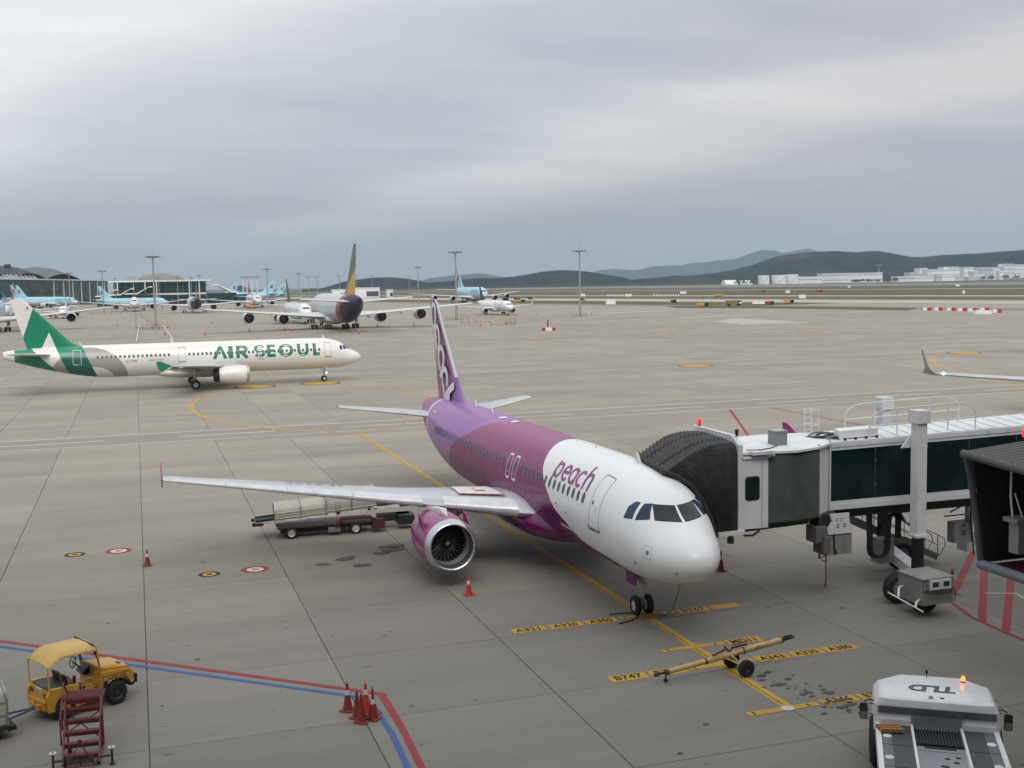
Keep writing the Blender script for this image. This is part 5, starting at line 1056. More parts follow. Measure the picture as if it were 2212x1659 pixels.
# ---- airfield signs and markers
M_sy = mat('sign_yellow', (.52, .33, .05), .5); M_sb = mat('sign_black', (.02, .02, .02), .5); M_sw = mat('board_white', (.78, .78, .75), .5); M_sr = mat('sign_red', (.35, .04, .03), .5)
def sign(x, y, w, h, m1, m2, lb, cat='sign', grp='airfield signs'):
    r = thing('taxiway_sign', lb, cat, (x, y, 0.2), -.3, grp); MB().box((-w*.2, 0, h*.6), (w*.62, .3, h*.8)).build('panel', m1, r, smooth=False); MB().box((w*.28, 0, h*.6), (w*.34, .3, h*.8)).build('end_panel', m2, r, smooth=False); MB().box((0, .05, h*.1), (w*.8, .12, h*.2)).build('frame', M_sb, r, smooth=False)
for k, (x, y, w, m1, m2, d) in enumerate(((253, 475.7, 6, M_sy, M_sb, 'yellow and black taxiway sign on the verge left of the airfield truck'), (413.8, 754, 6, M_sy, M_sy, 'all-yellow taxiway sign far beyond the runway verge'), (286, 570, 5, M_sb, M_sw, 'black and white taxiway sign right of the lone light mast'), (289, 715, 5, M_sb, M_sy, 'small black sign just right of the lone mast'), (309, 491, 5.4, M_sy, M_sb, 'yellow and black sign right of the airfield truck'), (288, 474.6, 4.6, M_sr, M_sb, 'red sign beside the airfield truck'), (554, 926, 6, M_sr, M_sb, 'red runway sign on the far grass, left one'), (575, 865, 7, M_sr, M_sb, 'red runway sign on the far grass, right one'), (239.5, 703, 8, M_sy, M_sb, 'yellow sign under the right wing of the light blue double-decker'), (288, 817, 6, M_sb, M_sy, 'black sign beyond the upturned white wingtip'))):
    sign(x, y, w, 1.7, m1, m2, d)
for k, (x, y, w, h, d) in enumerate(((365.7, 905, 7, 2.6, 'white marker board beside the lone light mast'), (382, 846, 9, 2.2, 'wide white marker board at the end of the cone row'), (246, 568, 8.5, 3.0, 'nearest white marker board right of the lone mast'), (478.6, 938, 9, 2.4, 'white marker board above the second cone row'), (390.7, 606, 7, 2.4, 'white marker board on the grass above the yellow sign'), (531, 846, 6, 2.2, 'small white board on the far grass'), (800, 1142, 5, 3, 'white marker beyond the runway, left'), (293, 492.6, 11, 1.8, 'long pale blue-white block right of the truck'), (874, 1045, 8, 2.5, 'white marker beyond the runway, right'), (528.6, 626, 2.4, 2.4, 'small round white marker on the grass at right'))):
    r = tag(MB().box((0, 0, h/2), (w*.62, .8, h*.8)).box((0, 0, .12), (w*.55, 1.3, .24)).build('marker_board', M_sw, smooth=False), d, 'marker', 'white marker boards'); r.location = (x, y, .25); r.rotation_euler = (0, 0, -.3)
for k in range(18):
    if k < 8: t = k/7; x, y = 385.7+6*t, 896.6-24*t; lb = 'white frangible marker in the left-hand row beyond the grass'
    else: t = (k-8)/9; x, y = 397.1+7.4*t, 829.4-29*t; lb = 'white frangible marker in the right-hand row beyond the grass'
    r = tag(MB().lathe([(0, .55), (.9, .52), (1.4, .3), (1.5, .01)], (0, 0, 0), 'Z', 10).build('row_marker', M_sw), lb, 'marker', 'left marker row' if k < 8 else 'right marker row'); r.location = (x, y, .2)
# red-white plastic barriers
M_pr = mat('barrier_red', (.42, .03, .03), .45); M_pw = mat('barrier_white', (.74, .74, .72), .45); br = None
for k, (x, y) in enumerate(((273.4, 342.8), (275.7, 339.5), (275.5, 332.5), (275.1, 326.3), (274.5, 320.5), (282, 323.3), (271.6, 305.5))):
    lb = ['leftmost', 'second', 'third', 'fourth', 'fifth', 'sixth', 'rightmost'][k]+' red and white barrier in the row at right'
    if br is None:
        br = thing('barrier', lb, 'barrier', group='red and white barriers'); MB().prism_y([(-1.5, 0), (-.1, 0), (-.1, 1.15), (-1.4, 1.15), (-1.5, .9)], -.4, .4).build('white_half', M_pw, br, smooth=False); MB().prism_y([(-.1, 0), (1.4, 0), (1.4, .9), (1.3, 1.15), (-.1, 1.15)], -.42, .42).build('red_half', M_pr, br, smooth=False); o = br
    else: o = copy_tree(br); o['label'] = lb
    o.location = (x, y, .03); o.rotation_euler = (0, 0, -.35)
r = tag(MB().prism_y([(-2.7, 0), (2.7, 0), (2.6, 1.1), (-2.6, 1.25)], -1.2, 1.2).build('white_crate', M_sw, smooth=False), 'low white crate in front of the barrier row', 'crate'); r.location = (259.3, 298.4, .02); r.rotation_euler = (0, 0, -.3)
# wind-cone base with red and white blocks and mast
r = thing('marker_raft', 'red and white block raft with a dark flag mast on the open apron', 'marker', (103, 279.2, 0), -.3)
for k in range(4): MB().bb(-1.7+k*.9, -.85+k*.9, -.5, .5, 0, .85).build('block', (M_pr, M_pw, M_pw, M_pr)[k], r, smooth=False)
MB().tube([(.1, 0, .8), (.1, 0, 3.2)], .06, 8).build('mast', M_mast, r); MB().prism_y([(-.1, 1.0), (-.35, 1.2), (-.25, 2.7), (0, 2.8)], -.12, .12).build('flag', M_sb, r, smooth=False)
# airfield truck
r = thing('airfield_truck', 'yellow and dark airfield truck with lit headlamps on the far taxiway', 'truck', (268.1, 473.3, .15), -.25)
MB().bb(-3.6, 1.2, -1.3, 1.3, .8, 2.6).build('body', mat('truck_olive', (.22, .17, .06), .5, dirt=.4), r, smooth=False); MB().prism_y([(1.2, .8), (3.6, .8), (3.6, 1.6), (3.1, 2.5), (1.2, 2.5)], -1.3, 1.3).build('cab', mat('truck_dark', (.05, .045, .04), .4), r, smooth=False)
for a in (-2.4, 2.2):
    for s in (-1, 1): MB().cyl((a, s*1.2, .5), .5, .35, 14, 'Y').build('wheel', M_tyre, r)
for s in (-.8, .8): MB().bb(3.0, 3.25, s-.5+.25, s+.25, -.0+1.0, 1.35).build('headlamp', mat('lit_truck_headlamp', (.8, .8, .8), .3, emit=(1, .95, .85, 4)), r, smooth=False)
MB().bb(1.9, 3.66, -1.32, -1.25, 1.1, 1.75).build('white_panel', M_sw, r, smooth=False)
for k, (x, y, lb) in enumerate(((246, 752, 'left one of two vehicles with headlamps beyond the white narrow-body'), (253, 748, 'right one of two vehicles with headlamps beyond the white narrow-body'))):
    r = thing('airfield_van', lb, 'van', (x, y, .3), -.3, 'far vans'); MB().prism_y([(-2.4, .3), (2.4, .3), (2.4, 1.2), (1.5, 2.1), (-2.4, 2.1)], -1, 1).build('body', mat('van_dark', (.08, .07, .05), .4), r, smooth=False)
    for s in (-.6, .6): MB().bb(2.35, 2.5, s-.25, s+.25, .6, 1.0).build('headlamp', mat('lit_truck_headlamp', (.8, .8, .8), .3, emit=(1, .95, .85, 4)), r, smooth=False)
    for a in (-1.5, 1.5):
        for s in (-.95, .95): MB().cyl((a, s, .32), .32, .25, 10, 'Y').build('wheel', M_tyre, r)
# ================================================================ passenger bridge docked at the magenta airliner
M_bwht = mat('bridge_white', (0.66, 0.67, 0.68), 0.42, var=.05, scale=.7, dirt=.22); M_broofw = mat('bridge_roof_white', (0.72, 0.73, 0.74), 0.5, var=.06, scale=.8, dirt=.15); M_bglass = mat('bridge_glass', (0.006, 0.017, 0.020), 0.06, var=.5, scale=.5); M_bgrey = mat('bridge_grey', (0.22, 0.225, 0.23), 0.5, dirt=.3); M_bdark = mat('bridge_dark_steel', (0.035, 0.036, 0.038), 0.55, .3, dirt=.3); M_bel = mat('bellows_fabric', (0.072, 0.074, 0.075), 0.62, var=.25, scale=2.5); M_shut = mat('grey_slat_curtain', (0.150, 0.165, 0.172), 0.45, .3, var=.15); M_cable = mat('black_cable', (0.012, 0.012, 0.013), 0.55)
jb = thing('passenger_bridge', 'white glazed passenger bridge docked to the nose of the magenta airliner', 'jet bridge', (24.0, 38.5, 0))
class JB(MB):
    def build(s, name, material, parent=None, **k):
        if parent is jb or parent is None or True: s.v = [(x-24.0, y-38.5, z) for x, y, z in s.v]
        return MB.build(s, name, material, parent or jb, **k)
REF = Vector((27.6, 37.8)); TD = Vector((.9455, -.3256)); TN = Vector((.3256, .9455))
def tp(s, w, h): p = REF+TD*s+TN*w; return Vector((p.x, p.y, 3.6+.073*s+h))
def tbx(m, s0, s1, w0, w1, h0, h1):
    vs = [tp(s, w, h) for h in (h0, h1) for (s, w) in ((s0, w0), (s1, w0), (s1, w1), (s0, w1))]; return m.add(vs, [(3, 2, 1, 0), (4, 5, 6, 7), (0, 1, 5, 4), (1, 2, 6, 5), (2, 3, 7, 6), (3, 0, 4, 7)])
S0, S1 = -1.72, 26.0
tun = tbx(JB(), S0, S1, .06, 2.85, .24, 2.30).build('tunnel', M_bdark, smooth=False)
for w0, w1 in ((-.04, .05), (2.86, 2.95)):
    for h0, h1 in ((-.10, .10), (.105, .245), (2.295, 2.42), (2.425, 2.58)): tbx(JB(), S0-.1, S1, w0-(.03 if h0 in (-.10, 2.425) else 0), w1, h0, h1).build('side_rail', M_bwht, tun, smooth=False)
s = S0; k = 0
while s < 12.0:
    e = s+(1.86 if k else 1.86); tbx(JB(), s+.02, e-.02, -.005, .055, .25, 2.29).build('glass_panel', M_bglass, tun, smooth=False)
    m = JB(); tbx(m, e-.018, e+.018, -.015, .05, .25, 2.29)
    for h in (.80, 1.74): c = tp(e, -.02, h); m.lathe([(-.03, .001), (-.03, .055), (.02, .06)], c, 'Y', 12)
    m.build('mullion', mat('mullion_steel', (.10, .12, .12), .35, .5), tun); s = e; k += 1
rf = tbx(JB(), S0-.1, S1, -.03, 2.95, 2.585, 2.64).build('roof', M_broofw, smooth=False)
for q in range(40): tbx(JB(), S0+q*.55, S0+q*.55+.07, 0.02, 2.90, 2.642, 2.675).build('roof_rib', M_broofw, rf, smooth=False)
ub = tbx(JB(), S0+.3, S1, .25, 2.6, -.50, -.11).build('under_beam', M_bdark, smooth=False)
# end wall, rotunda curtain, cab
JB().add([(24.86, 37.42, 3.42), (25.95, 38.22, 3.42), (25.95, 38.22, 6.15), (24.86, 37.42, 6.15), (25.0, 37.9, 3.42), (25.8, 38.6, 3.42), (25.8, 38.6, 6.15), (25.0, 37.9, 6.15)], [(0, 1, 2, 3), (7, 6, 5, 4), (0, 4, 5, 1), (3, 2, 6, 7), (1, 5, 6, 2), (0, 3, 7, 4)]).build('end_wall', M_bwht, smooth=False)
for a, b in (((24.86, 37.36), (25.02, 37.47)), ((25.82, 38.06), (25.98, 38.18))):
    JB().add([(a[0], a[1], 3.36), (b[0], b[1], 3.36), (b[0], b[1], 6.17), (a[0], a[1], 6.17), (a[0]+.06, a[1]+.2, 3.36), (b[0]+.06, b[1]+.2, 3.36), (b[0]+.06, b[1]+.2, 6.17), (a[0]+.06, a[1]+.2, 6.17)], [(0, 1, 2, 3), (7, 6, 5, 4), (0, 4, 5, 1), (3, 2, 6, 7), (1, 5, 6, 2), (0, 3, 7, 4)]).build('end_post', M_bwht, smooth=False)
cpts = []
for q in range(85):
    t = q/84; x = 22.36+2.52*t; y = 37.02-.30*sin(pi*t*.8+.2)+.42*t; cpts.append((x, y-(.022 if q % 2 else -.022)))
JB().loft([[(x, y, 3.46+.0*x) for x, y in cpts], [(x, y, 6.02) for x, y in cpts]], closed=False, cap=False).build('slat_curtain', M_shut, ang=20)
JB().tube([(x, y+.03, 3.44) for x, y in cpts[::4]], .06, 6).build('curtain_track', M_bdark); JB().tube([(x, y+.02, 6.03) for x, y in cpts[::4]], .05, 6).build('curtain_head', M_bdark)
JB().prism([(21.35, 37.05), (22.4, 36.92), (23.6, 36.78), (24.8, 37.2), (26.0, 38.1), (26.6, 40.9), (24.4, 41.2), (21.35, 40.6)], 6.08, 6.17).build('cab_roof', M_broofw, smooth=False)
JB().prism([(21.35, 37.25), (24.6, 37.6), (26.3, 40.7), (21.35, 40.4)], 3.10, 3.40).build('cab_floor', M_bdark, smooth=False)
JB().bb(21.45, 24.2, 40.45, 40.62, 3.4, 6.08).build('cab_back_wall', M_bgrey, smooth=False)
pil = JB().bb(21.24, 22.36, 36.92, 37.06, 3.28, 5.95).bb(21.24, 22.36, 37.06, 37.2, 3.28, 5.9).build('cab_pillar', M_bwht, smooth=False)
JB().bb(21.20, 22.42, 36.86, 37.2, 5.95, 6.02).build('pillar_cap', M_bwht, pil, smooth=False); JB().bb(22.08, 22.10, 36.912, 36.93, 3.3, 5.9).build('pillar_seam', M_bgrey, pil, smooth=False)
fr = JB().add([(x, 36.905, z) for x, z in rrect(21.37, 21.99, 4.36, 5.28, .12)], [tuple(range(20))]).build('pillar_window', M_rubber, pil, smooth=False); JB().add([(x, 36.90, z) for x, z in rrect(21.41, 21.95, 4.41, 5.23, .10)], [tuple(range(20))]).build('pane', M_bglass, fr, smooth=False)
JB().bb(22.25, 22.55, 36.75, 37.3, 6.02, 6.10).bb(21.6, 22.5, 36.7, 37.0, 6.10, 6.22).build('gutter_box', M_bwht, smooth=False)
JB().prism_x([(36.86, 3.25), (37.06, 3.25), (37.06, 6.35), (37.5, 6.55), (40.2, 6.62), (40.25, 3.25), (40.45, 3.25), (40.5, 6.85), (37.4, 6.82), (36.86, 6.5)], 21.05, 21.24).build('cab_frame', M_bwht, smooth=False)
JB().bb(20.2, 21.3, 36.80, 40.3, 3.12, 3.28).build('cab_sill', M_bwht, smooth=False); JB().tube([(20.75, 36.9, 2.95), (20.75, 36.9, 3.12)], .10, 10).lathe([(-.12, .02), (-.10, .13), (.1, .13), (.12, .02)], (20.75, 36.9, 2.92), 'Z', 12).build('bumper_wheel', M_tyre)
JB().tube([(21.2, 36.95, 3.2), (21.35, 36.9, 3.05), (21.7, 36.9, 3.03), (22.0, 36.95, 3.18)], .045, 8).build('hanging_pipe', M_cable)
ac = JB().bb(23.42, 23.92, 38.1, 38.7, 6.17, 6.72).build('air_unit', M_bgrey, smooth=False); JB().bb(23.40, 23.94, 38.08, 38.72, 6.72, 6.75).build('air_unit_lid', mat('unit_lid', (.42, .42, .41), .5), ac, smooth=False)
for p in ([(22.2, 37.3, 6.19), (22.9, 37.6, 6.19), (23.4, 38.0, 6.19)], [(21.6, 37.2, 6.24), (22.3, 37.25, 6.2)]): JB().tube(p, .02, 6).build('roof_cable', M_cable)
def beacon(root, loc, r, h, lit, name='beacon'):
    b = MB().cyl((loc[0], loc[1], loc[2]+.05), r*.7, .1, 12).build(name, M_bdark, root); MB().cyl((loc[0], loc[1], loc[2]+.10+h/2), r, h, 14).build('lens', mat('lit_red_lens', (.5, .01, .01), .3, emit=(1, .02, .02, 1.2)) if lit else mat('dark_red_lens', (.10, .004, .006), .3), b); return b
beacon(jb, (21.2-24, 40.2-38.5, 6.82), .085, .2, True); beacon(jb, (21.18-24, 37.2-38.5, 6.80), .07, .16, False)
# bellows canopy: pleated hoops between cab frame and fuselage
def hoop(back):
    return [(21.08, 36.9, 3.28), (21.08, 36.88, 4.3), (21.08, 36.88, 5.4), (21.08, 36.9, 6.2), (21.08, 37.0, 6.46), (21.08, 37.25, 6.58), (21.08, 38.3, 6.66), (21.08, 39.4, 6.68), (21.08, 40.2, 6.62), (21.08, 40.42, 6.3), (21.08, 40.4, 4.8), (21.08, 40.4, 3.28)] if back else [(20.14, 36.85, 3.08), (19.98, 36.85, 3.8), (19.62, 36.85, 4.55), (19.15, 36.85, 5.15), (18.62, 36.9, 5.52), (18.15, 37.0, 5.70), (18.05, 38.3, 5.86), (18.2, 39.4, 5.95), (18.6, 40.3, 5.88), (19.1, 40.45, 5.5), (19.75, 40.45, 4.6), (20.1, 40.4, 3.08)]
hb, hf_ = [Vector(p) for p in hoop(True)], [Vector(p) for p in hoop(False)]; NP = 17; rings = []
def dens(h):
    out = []
    for a, b in zip(h, h[1:]):
        for q in range(4): out.append(a.lerp(b, q/4))
    return out+[h[-1]]
cen = Vector((20.6, 38.6, 4.2)); rb = random.Random(3)
for k in range(2*NP+1):
    t = k/(2*NP); arch = Vector((0, 0, .30*sin(pi*t)))
    h = [a.lerp(b, t) for a, b in zip(hb, hf_)]; out = []
    for i, p in enumerate(dens(h)):
        q = p+arch*max(0, min(1, (p.z-4.2)/2)); d = (q-Vector((q.x, cen.y, cen.z))).normalized(); out.append(q+d*((-.10 if k % 2 else .03)+rb.uniform(-.012, .012)))
    rings.append(out)
JB().loft(rings, closed=False, cap=False).build('bellows', M_bel, ang=25)
JB().tube([p+Vector((-.06, 0, 0)) for p in dens(hf_)], .085, 8).build('contact_bumper', mat('bumper_foam', (.032, .031, .030), .7))
for i in (18, 22, 26, 30): JB().tube([r[i]+Vector((0, 0, .03)) for r in rings], .014, 5).build('canopy_strap', M_cable)
# roof gear
hv = tbx(JB(), -1.2, .35, .35, 1.15, 2.68, 3.0).build('roof_unit', M_broofw, smooth=False)
for q in range(4): tbx(JB(), -1.1+q*.42, -1.0+q*.42, .02, .12, 2.66, 2.74).build('clamp', M_bdark, hv, smooth=False)
for q in range(6):
    pts = [tp(-2.5+.25*i, .9+.5*sin(i*.9+q)+.12*q, 2.62+.10*sin(pi*i/8)+.03*(q % 3)) for i in range(7)]; JB().tube(pts, .045, 6).build('hose', mat('grey_hose', (.16, .16, .16), .5) if q % 2 else M_cable)
def rail(w, s0, s1, hgt, r=.028):
    pts = [tp(s0, w, 2.62), tp(s0, w, 2.62+hgt*.55)]
    for q in range(1, 8): a = pi/2*q/8; pts.append(tp(s0+.75*(1-cos(a)), w, 2.62+hgt*.55+hgt*.45*sin(a)))
    pts += [tp(s0+.75, w, 2.62+hgt), tp(s1-.75, w, 2.62+hgt)]
    for q in range(1, 9): a = pi/2*(8-q)/8; pts.append(tp(s1-.75*(1-cos(a)), w, 2.62+hgt*.55+hgt*.45*sin(a)))
    pts.append(tp(s1, w, 2.62)); o = JB().tube(pts, r, 8).build('guard_rail', M_bwht); JB().tube([tp(s0, w, 2.62+hgt*.45), tp(s1, w, 2.62+hgt*.45)], r*.9, 6).build('mid_rail', M_bwht, o)
    for q in (.26, .74): JB().tube([tp(s0+(s1-s0)*q, w, 2.62), tp(s0+(s1-s0)*q, w, 2.62+hgt)], r*.9, 6).build('rail_post', M_bwht, o)
rail(.15, -.05, 4.15, 1.12); rail(2.55, -.35, 4.4, 1.12)
# ladder cage
lx, ly = 26.45, 40.8
ld = JB()
for dx, dy in ((0, 0), (.38, .1)):
    ld.tube([(lx+dx, ly+dy, 6.1), (lx+dx, ly+dy, 6.95), (lx+dx+.05, ly+dy+.1, 7.12), (lx+dx+.15, ly+dy+.25, 7.15), (lx+dx+.24, ly+dy+.4, 7.0), (lx+dx+.24, ly+dy+.4, 6.1)], .022, 6)
for z in (6.3, 6.55, 6.8, 7.02): ld.tube([(lx, ly, z), (lx+.38, ly+.1, z)], .018, 6)
for z in (6.45, 7.08): ld.tube([(lx+.62+.33*cos(2*pi*q/20), ly+.45+.33*sin(2*pi*q/20), z) for q in range(20)], .02, 6, closed=True)
for q in range(6): a = 2*pi*q/6; ld.tube([(lx+.62+.33*cos(a), ly+.45+.33*sin(a), 6.1), (lx+.62+.33*cos(a), ly+.45+.33*sin(a), 7.08)], .016, 6)
ld.build('ladder_cage', M_bwht)
# lift columns
for cx, cy in ((28.55, 36.15), (30.35, 40.75)):
    c = JB().bb(cx-.21, cx+.21, cy-.21, cy+.21, 2.62, 7.0).build('lift_column', M_bwht, smooth=False); JB().bb(cx-.29, cx+.29, cy-.29, cy+.29, 7.0, 7.50).build('column_head', M_bwht, c, smooth=False); JB().bb(cx-.28, cx+.28, cy-.28, cy+.28, 2.54, 2.64).build('column_collar', M_bwht, c, smooth=False); JB().bb(cx-.165, cx+.165, cy-.165, cy+.165, 1.2, 2.56).build('inner_leg', mat('greased_leg', (.012, .014, .015), .35), c, smooth=False)
    sg = 1 if cy < 38 else -1
    JB().prism_y([(cx-.62, 6.02), (cx-.3, 6.42), (cx+.3, 6.42), (cx+.62, 6.02)], cy+sg*.24, cy+sg*.30).build('roof_bracket', M_bwht, c, smooth=False); JB().prism_y([(cx-.55, 3.45), (cx+.6, 3.45), (cx+.38, 3.05), (cx-.3, 3.05)], cy+sg*.24, cy+sg*.30).build('floor_bracket', M_bwht, c, smooth=False)
JB().bar((28.55, 36.2, 3.0), (30.35, 40.7, 3.0), .32, .34).build('cross_beam', M_bdark, smooth=False)
JB().bar((28.5, 35.9, 1.05), (30.4, 41.0, 1.05), .5, .4).build('bogie_beam', M_bwht, smooth=False)
# wheel carriage with control screens
bx = JB().bb(26.98, 28.34, 33.85, 35.25, .55, 1.52).build('drive_cabinet', mat('drive_cabinet_grey', (.23, .225, .21), .5, dirt=.25), smooth=False)
JB().bb(26.94, 28.38, 33.80, 35.30, 1.52, 1.56).build('cabinet_lid', mat('drive_cabinet_lid', (.28, .275, .26), .5, dirt=.2), bx, smooth=False)
for x0 in (27.24, 27.72):
    sc_ = JB().bb(x0, x0+.44, 33.74, 33.84, 1.14, 1.50).build('control_screen', M_bwht, bx, smooth=False); JB().bb(x0+.09, x0+.36, 33.728, 33.738, 1.24, 1.42).build('display', mat('green_display', (.006, .05, .045), .2), sc_, smooth=False)
for x0 in (27.02, 27.13, 28.20, 28.28): JB().bb(x0, x0+.07, 33.78, 33.84, 1.12, 1.45).build('junction_box', M_bgrey, bx, smooth=False)
for k, pts in enumerate(([(27.1, 33.8, 1.12), (27.2, 33.75, .98), (27.6, 33.75, .95), (28.1, 33.76, .97), (28.28, 33.78, 1.1)], [(27.45, 33.78, 1.14), (27.6, 33.74, 1.0), (27.8, 33.76, 1.02)], [(28.36, 33.82, 1.2), (28.40, 33.80, .9), (28.38, 33.8, .62)])): JB().tube(pts, .018, 6).build('control_cable', M_cable, bx)
for k, (wx, wy) in enumerate(((27.75, 34.75), (27.65, 36.15), (31.0, 40.4), (31.7, 41.2))):
    w = JB(); w.lathe([(-.2, .36), (-.2, .52), (-.13, .60), (.13, .60), (.2, .52), (.2, .36)], (wx, wy, .60), 'Y', 28); o = w.build('drive_wheel', M_tyre); JB().lathe([(-.17, .36), (-.12, .2), (-.16, .01)], (wx, wy, .60), 'Y', 20).build('hub', M_bgrey, o)
JB().tube([(26.9, 34.9, 1.05), (26.6, 34.7, 1.08), (26.42, 34.5, .98), (26.35, 34.4, .82)], .045, 8).tube([(26.95, 34.0, .75), (26.7, 33.85, .72), (26.6, 33.75, .55)], .045, 8).tube([(26.1, 34.7, .95), (26.75, 33.5, .45)], .03, 6).build('safety_hoop', M_bwht)
beacon(jb, (28.42-24, 34.0-38.5, 1.56), .06, .12, False, 'orange_beacon').children[0].data.materials[0] = mat('orange_lens', (.35, .06, .02), .4)
JB().bar((28.4, 33.9, .95), (28.62, 33.7, .82), .05).build('tow_eye', M_bgrey)
# under-cab equipment with maker's letters
br_ = JB().prism_y([(25.42, 3.42), (26.30, 3.42), (26.30, 3.12), (26.42, 2.82), (26.42, 2.62), (25.32, 2.62), (25.32, 2.82), (25.52, 3.12)], 37.40, 37.50).build('hanger_plate', M_bwht, smooth=False)
lettering('ETI', .20, M_bgrey, br_, Matrix.Translation((25.86-24, 37.39-38.5, 3.17)) @ Matrix.Rotation(radians(90), 4, 'X'), 'maker_letters', space=1.5)
for x in (25.72, 26.02):
    for z in (2.98, 2.88): JB().bb(x, x+.1, 37.385, 37.40, z, z+.035).build('slot', M_bdark, br_, smooth=False)
JB().bb(25.25, 26.45, 37.45, 38.3, 1.78, 2.62).build('cable_cabinet', M_bgrey, smooth=False); JB().bb(24.72, 25.22, 37.3, 38.0, 2.35, 2.98).bb(25.0, 25.30, 37.2, 37.9, 1.95, 2.6).build('motor_box', mat('motor_grey', (.13, .13, .125), .5, dirt=.4), smooth=False); JB().bb(25.0, 25.9, 37.55, 38.2, 2.9, 3.4).build('hanger_block', M_bdark, smooth=False)
for k, pts in enumerate(([(24.9, 37.3, 2.4), (24.86, 37.3, 2.0), (24.88, 37.3, 1.75)], [(25.15, 37.25, 1.95), (25.13, 37.25, 1.4), (25.15, 37.25, .95), (25.12, 37.25, .6)], [(25.6, 37.42, 2.65), (25.62, 37.40, 2.1), (25.7, 37.4, 1.85)])): JB().tube(pts, [.03]*(len(pts)-1)+[.05], 8).build('power_cable', M_cable if k != 1 else mat('brown_cable', (.14, .07, .02), .6))
JB().tube([(25.05+.1*cos(2*pi*q/16), 37.25, 1.75+.1*sin(2*pi*q/16)) for q in range(16)], .022, 6, closed=True).build('cable_coil', mat('brown_cable', (.14, .07, .02), .6))
for dx in (0, .10, .19):
    JB().tube([(27.62+dx, 38.1, 3.2), (27.60+dx, 38.0, 2.2)]+[(28.02-.42*cos(radians(a))+dx, 38, 1.72-.38*sin(radians(a))) for a in range(0, 181, 20)]+[(28.45+dx, 38.0, 2.3), (28.48+dx, 38.0, 2.8)]+[(28.72-.24*cos(radians(a))+dx, 38, 2.85+.2*sin(radians(a))) for a in range(20, 181, 25)]+[(28.98+dx, 38.05, 2.3), (29.0+dx, 38.05, 2.05)], .05, 8).build('cable_loop', M_cable)
JB().bb(28.4, 29.1, 38.3, 38.9, .95, 1.95).build('reel_box', M_bgrey, smooth=False)
# service stair behind
ss = JB(); a, b = Vector((26.9, 41.2, 3.2)), Vector((33.2, 40.7, .25))
for w in (0, .85):
    o = Vector((0, w, 0)); ss.bar(a+o, b+o, .06, .30)
    for h in (.55, 1.0): ss.tube([a+o+Vector((0, 0, h)), b+o+Vector((0, 0, h))]+([b+o+Vector((.35, 0, .8)), b+o+Vector((.42, 0, .5)), b+o+Vector((.1, 0, .05))] if h > .9 else []), .022, 6)
    for q in range(7): p = a.lerp(b, q/6)+o; ss.tube([p, p+Vector((0, 0, 1.0))], .02, 6)
ss.build('service_stair', mat('stair_grey', (.27, .275, .28), .5, .3, dirt=.2), smooth=True); tr = None
for q in range(13): p = a.lerp(b, (q+.5)/13); JB().bb(p.x-.14, p.x+.14, p.y+.05, p.y+.80, p.z-.02, p.z+.02).build('stair_tread', M_bgrey, jb, smooth=False)
cbx = JB().bb(31.3, 32.2, 37.35, 37.8, 1.75, 2.6).build('lamp_cabinet', M_bgrey, smooth=False); JB().tube([(32.05, 37.3, 3.4), (32.02, 37.28, 2.6), (32.15, 37.28, 1.8), (32.2, 37.28, 1.2)], .03, 8).build('drop_cable', M_cable)
for z in (2.42, 2.2, 2.08): JB().bb(31.62, 31.85, 37.335, 37.35, z, z+.06).build('vent_slot', M_bdark, cbx, smooth=False)
JB().bb(32.15, 32.38, 37.55, 37.78, 2.2, 3.75).build('post', M_bwht, smooth=False); JB().bb(32.3, 33.2, 37.7, 38.6, 1.85, 2.05).bb(32.3, 33.0, 37.8, 38.4, 1.2, 1.85).build('pump_unit', M_bwht, smooth=False)
for p, q in (((31.6, 38, 3.4), (33, 38.2, 2.9)), ((31.6, 38, 2.9), (33, 38.2, 3.3)), ((31.3, 38, 2.75), (33.4, 38, 2.75))): JB().tube([p, q], .03, 6).build('brace', M_bdark)

# ---------------- second bridge, retracted, cut off by the right edge
j2 = thing('passenger_bridge', 'dark folded bridge canopy with corrugated roof cut off at the right edge', 'jet bridge', (26, 27, 0))
class J2(MB):
    def build(s, name, material, parent=None, **k):
        s.v = [(x-26, y-27, z) for x, y, z in s.v]; return MB.build(s, name, material, parent or j2, **k)
M_j2 = mat('weathered_canopy_grey', (.085, .085, .083), .6, var=.2, dirt=.3); M_j2d = mat('canopy_black', (.010, .011, .013), .7, var=.4, scale=3)
rp = []
for q in range(61):
    t = q/60; y = 28.75-3.9*t; rp.append((y, (.06 if (q//2) % 2 else 0.0)))
J2().loft([[(24.45, y, 7.16+b-.25*((28.75-y)/3.9)) for y, b in rp], [(26.2, y+.05, 7.28+b-.2*((28.75-y)/3.9)) for y, b in rp], [(28.4, y+.1, 7.42+b-.2*((28.75-y)/3.9)) for y, b in rp]], closed=False, cap=False).build('corrugated_roof', M_j2, ang=15)
J2().tube([(24.35, 28.75, 7.1), (24.42, 27.4, 7.0), (24.5, 25.5, 6.86), (24.5, 24.8, 6.8)], .13, 10).build('canopy_bumper', M_j2)
J2().tube([(24.42, 28.72, 7.1), (24.62, 28.7, 6.4), (24.82, 28.66, 5.2), (25.0, 28.6, 3.6)], .11, 10).build('side_bumper', M_j2)
cw = []
for q in range(41): x = 24.75+2.9*q/40; cw.append((x, 28.55+(.04 if q % 2 else -.04)))
J2().loft([[(x+.25, y, 3.6) for x, y in cw], [(x-.2, y, 7.1) for x, y in cw]], closed=False, cap=False).build('side_bellows', M_j2d, ang=15); J2().bb(27.3, 27.5, 24.6, 28.5, 3.6, 7.0).build('inner_wall', M_j2d, smooth=False)
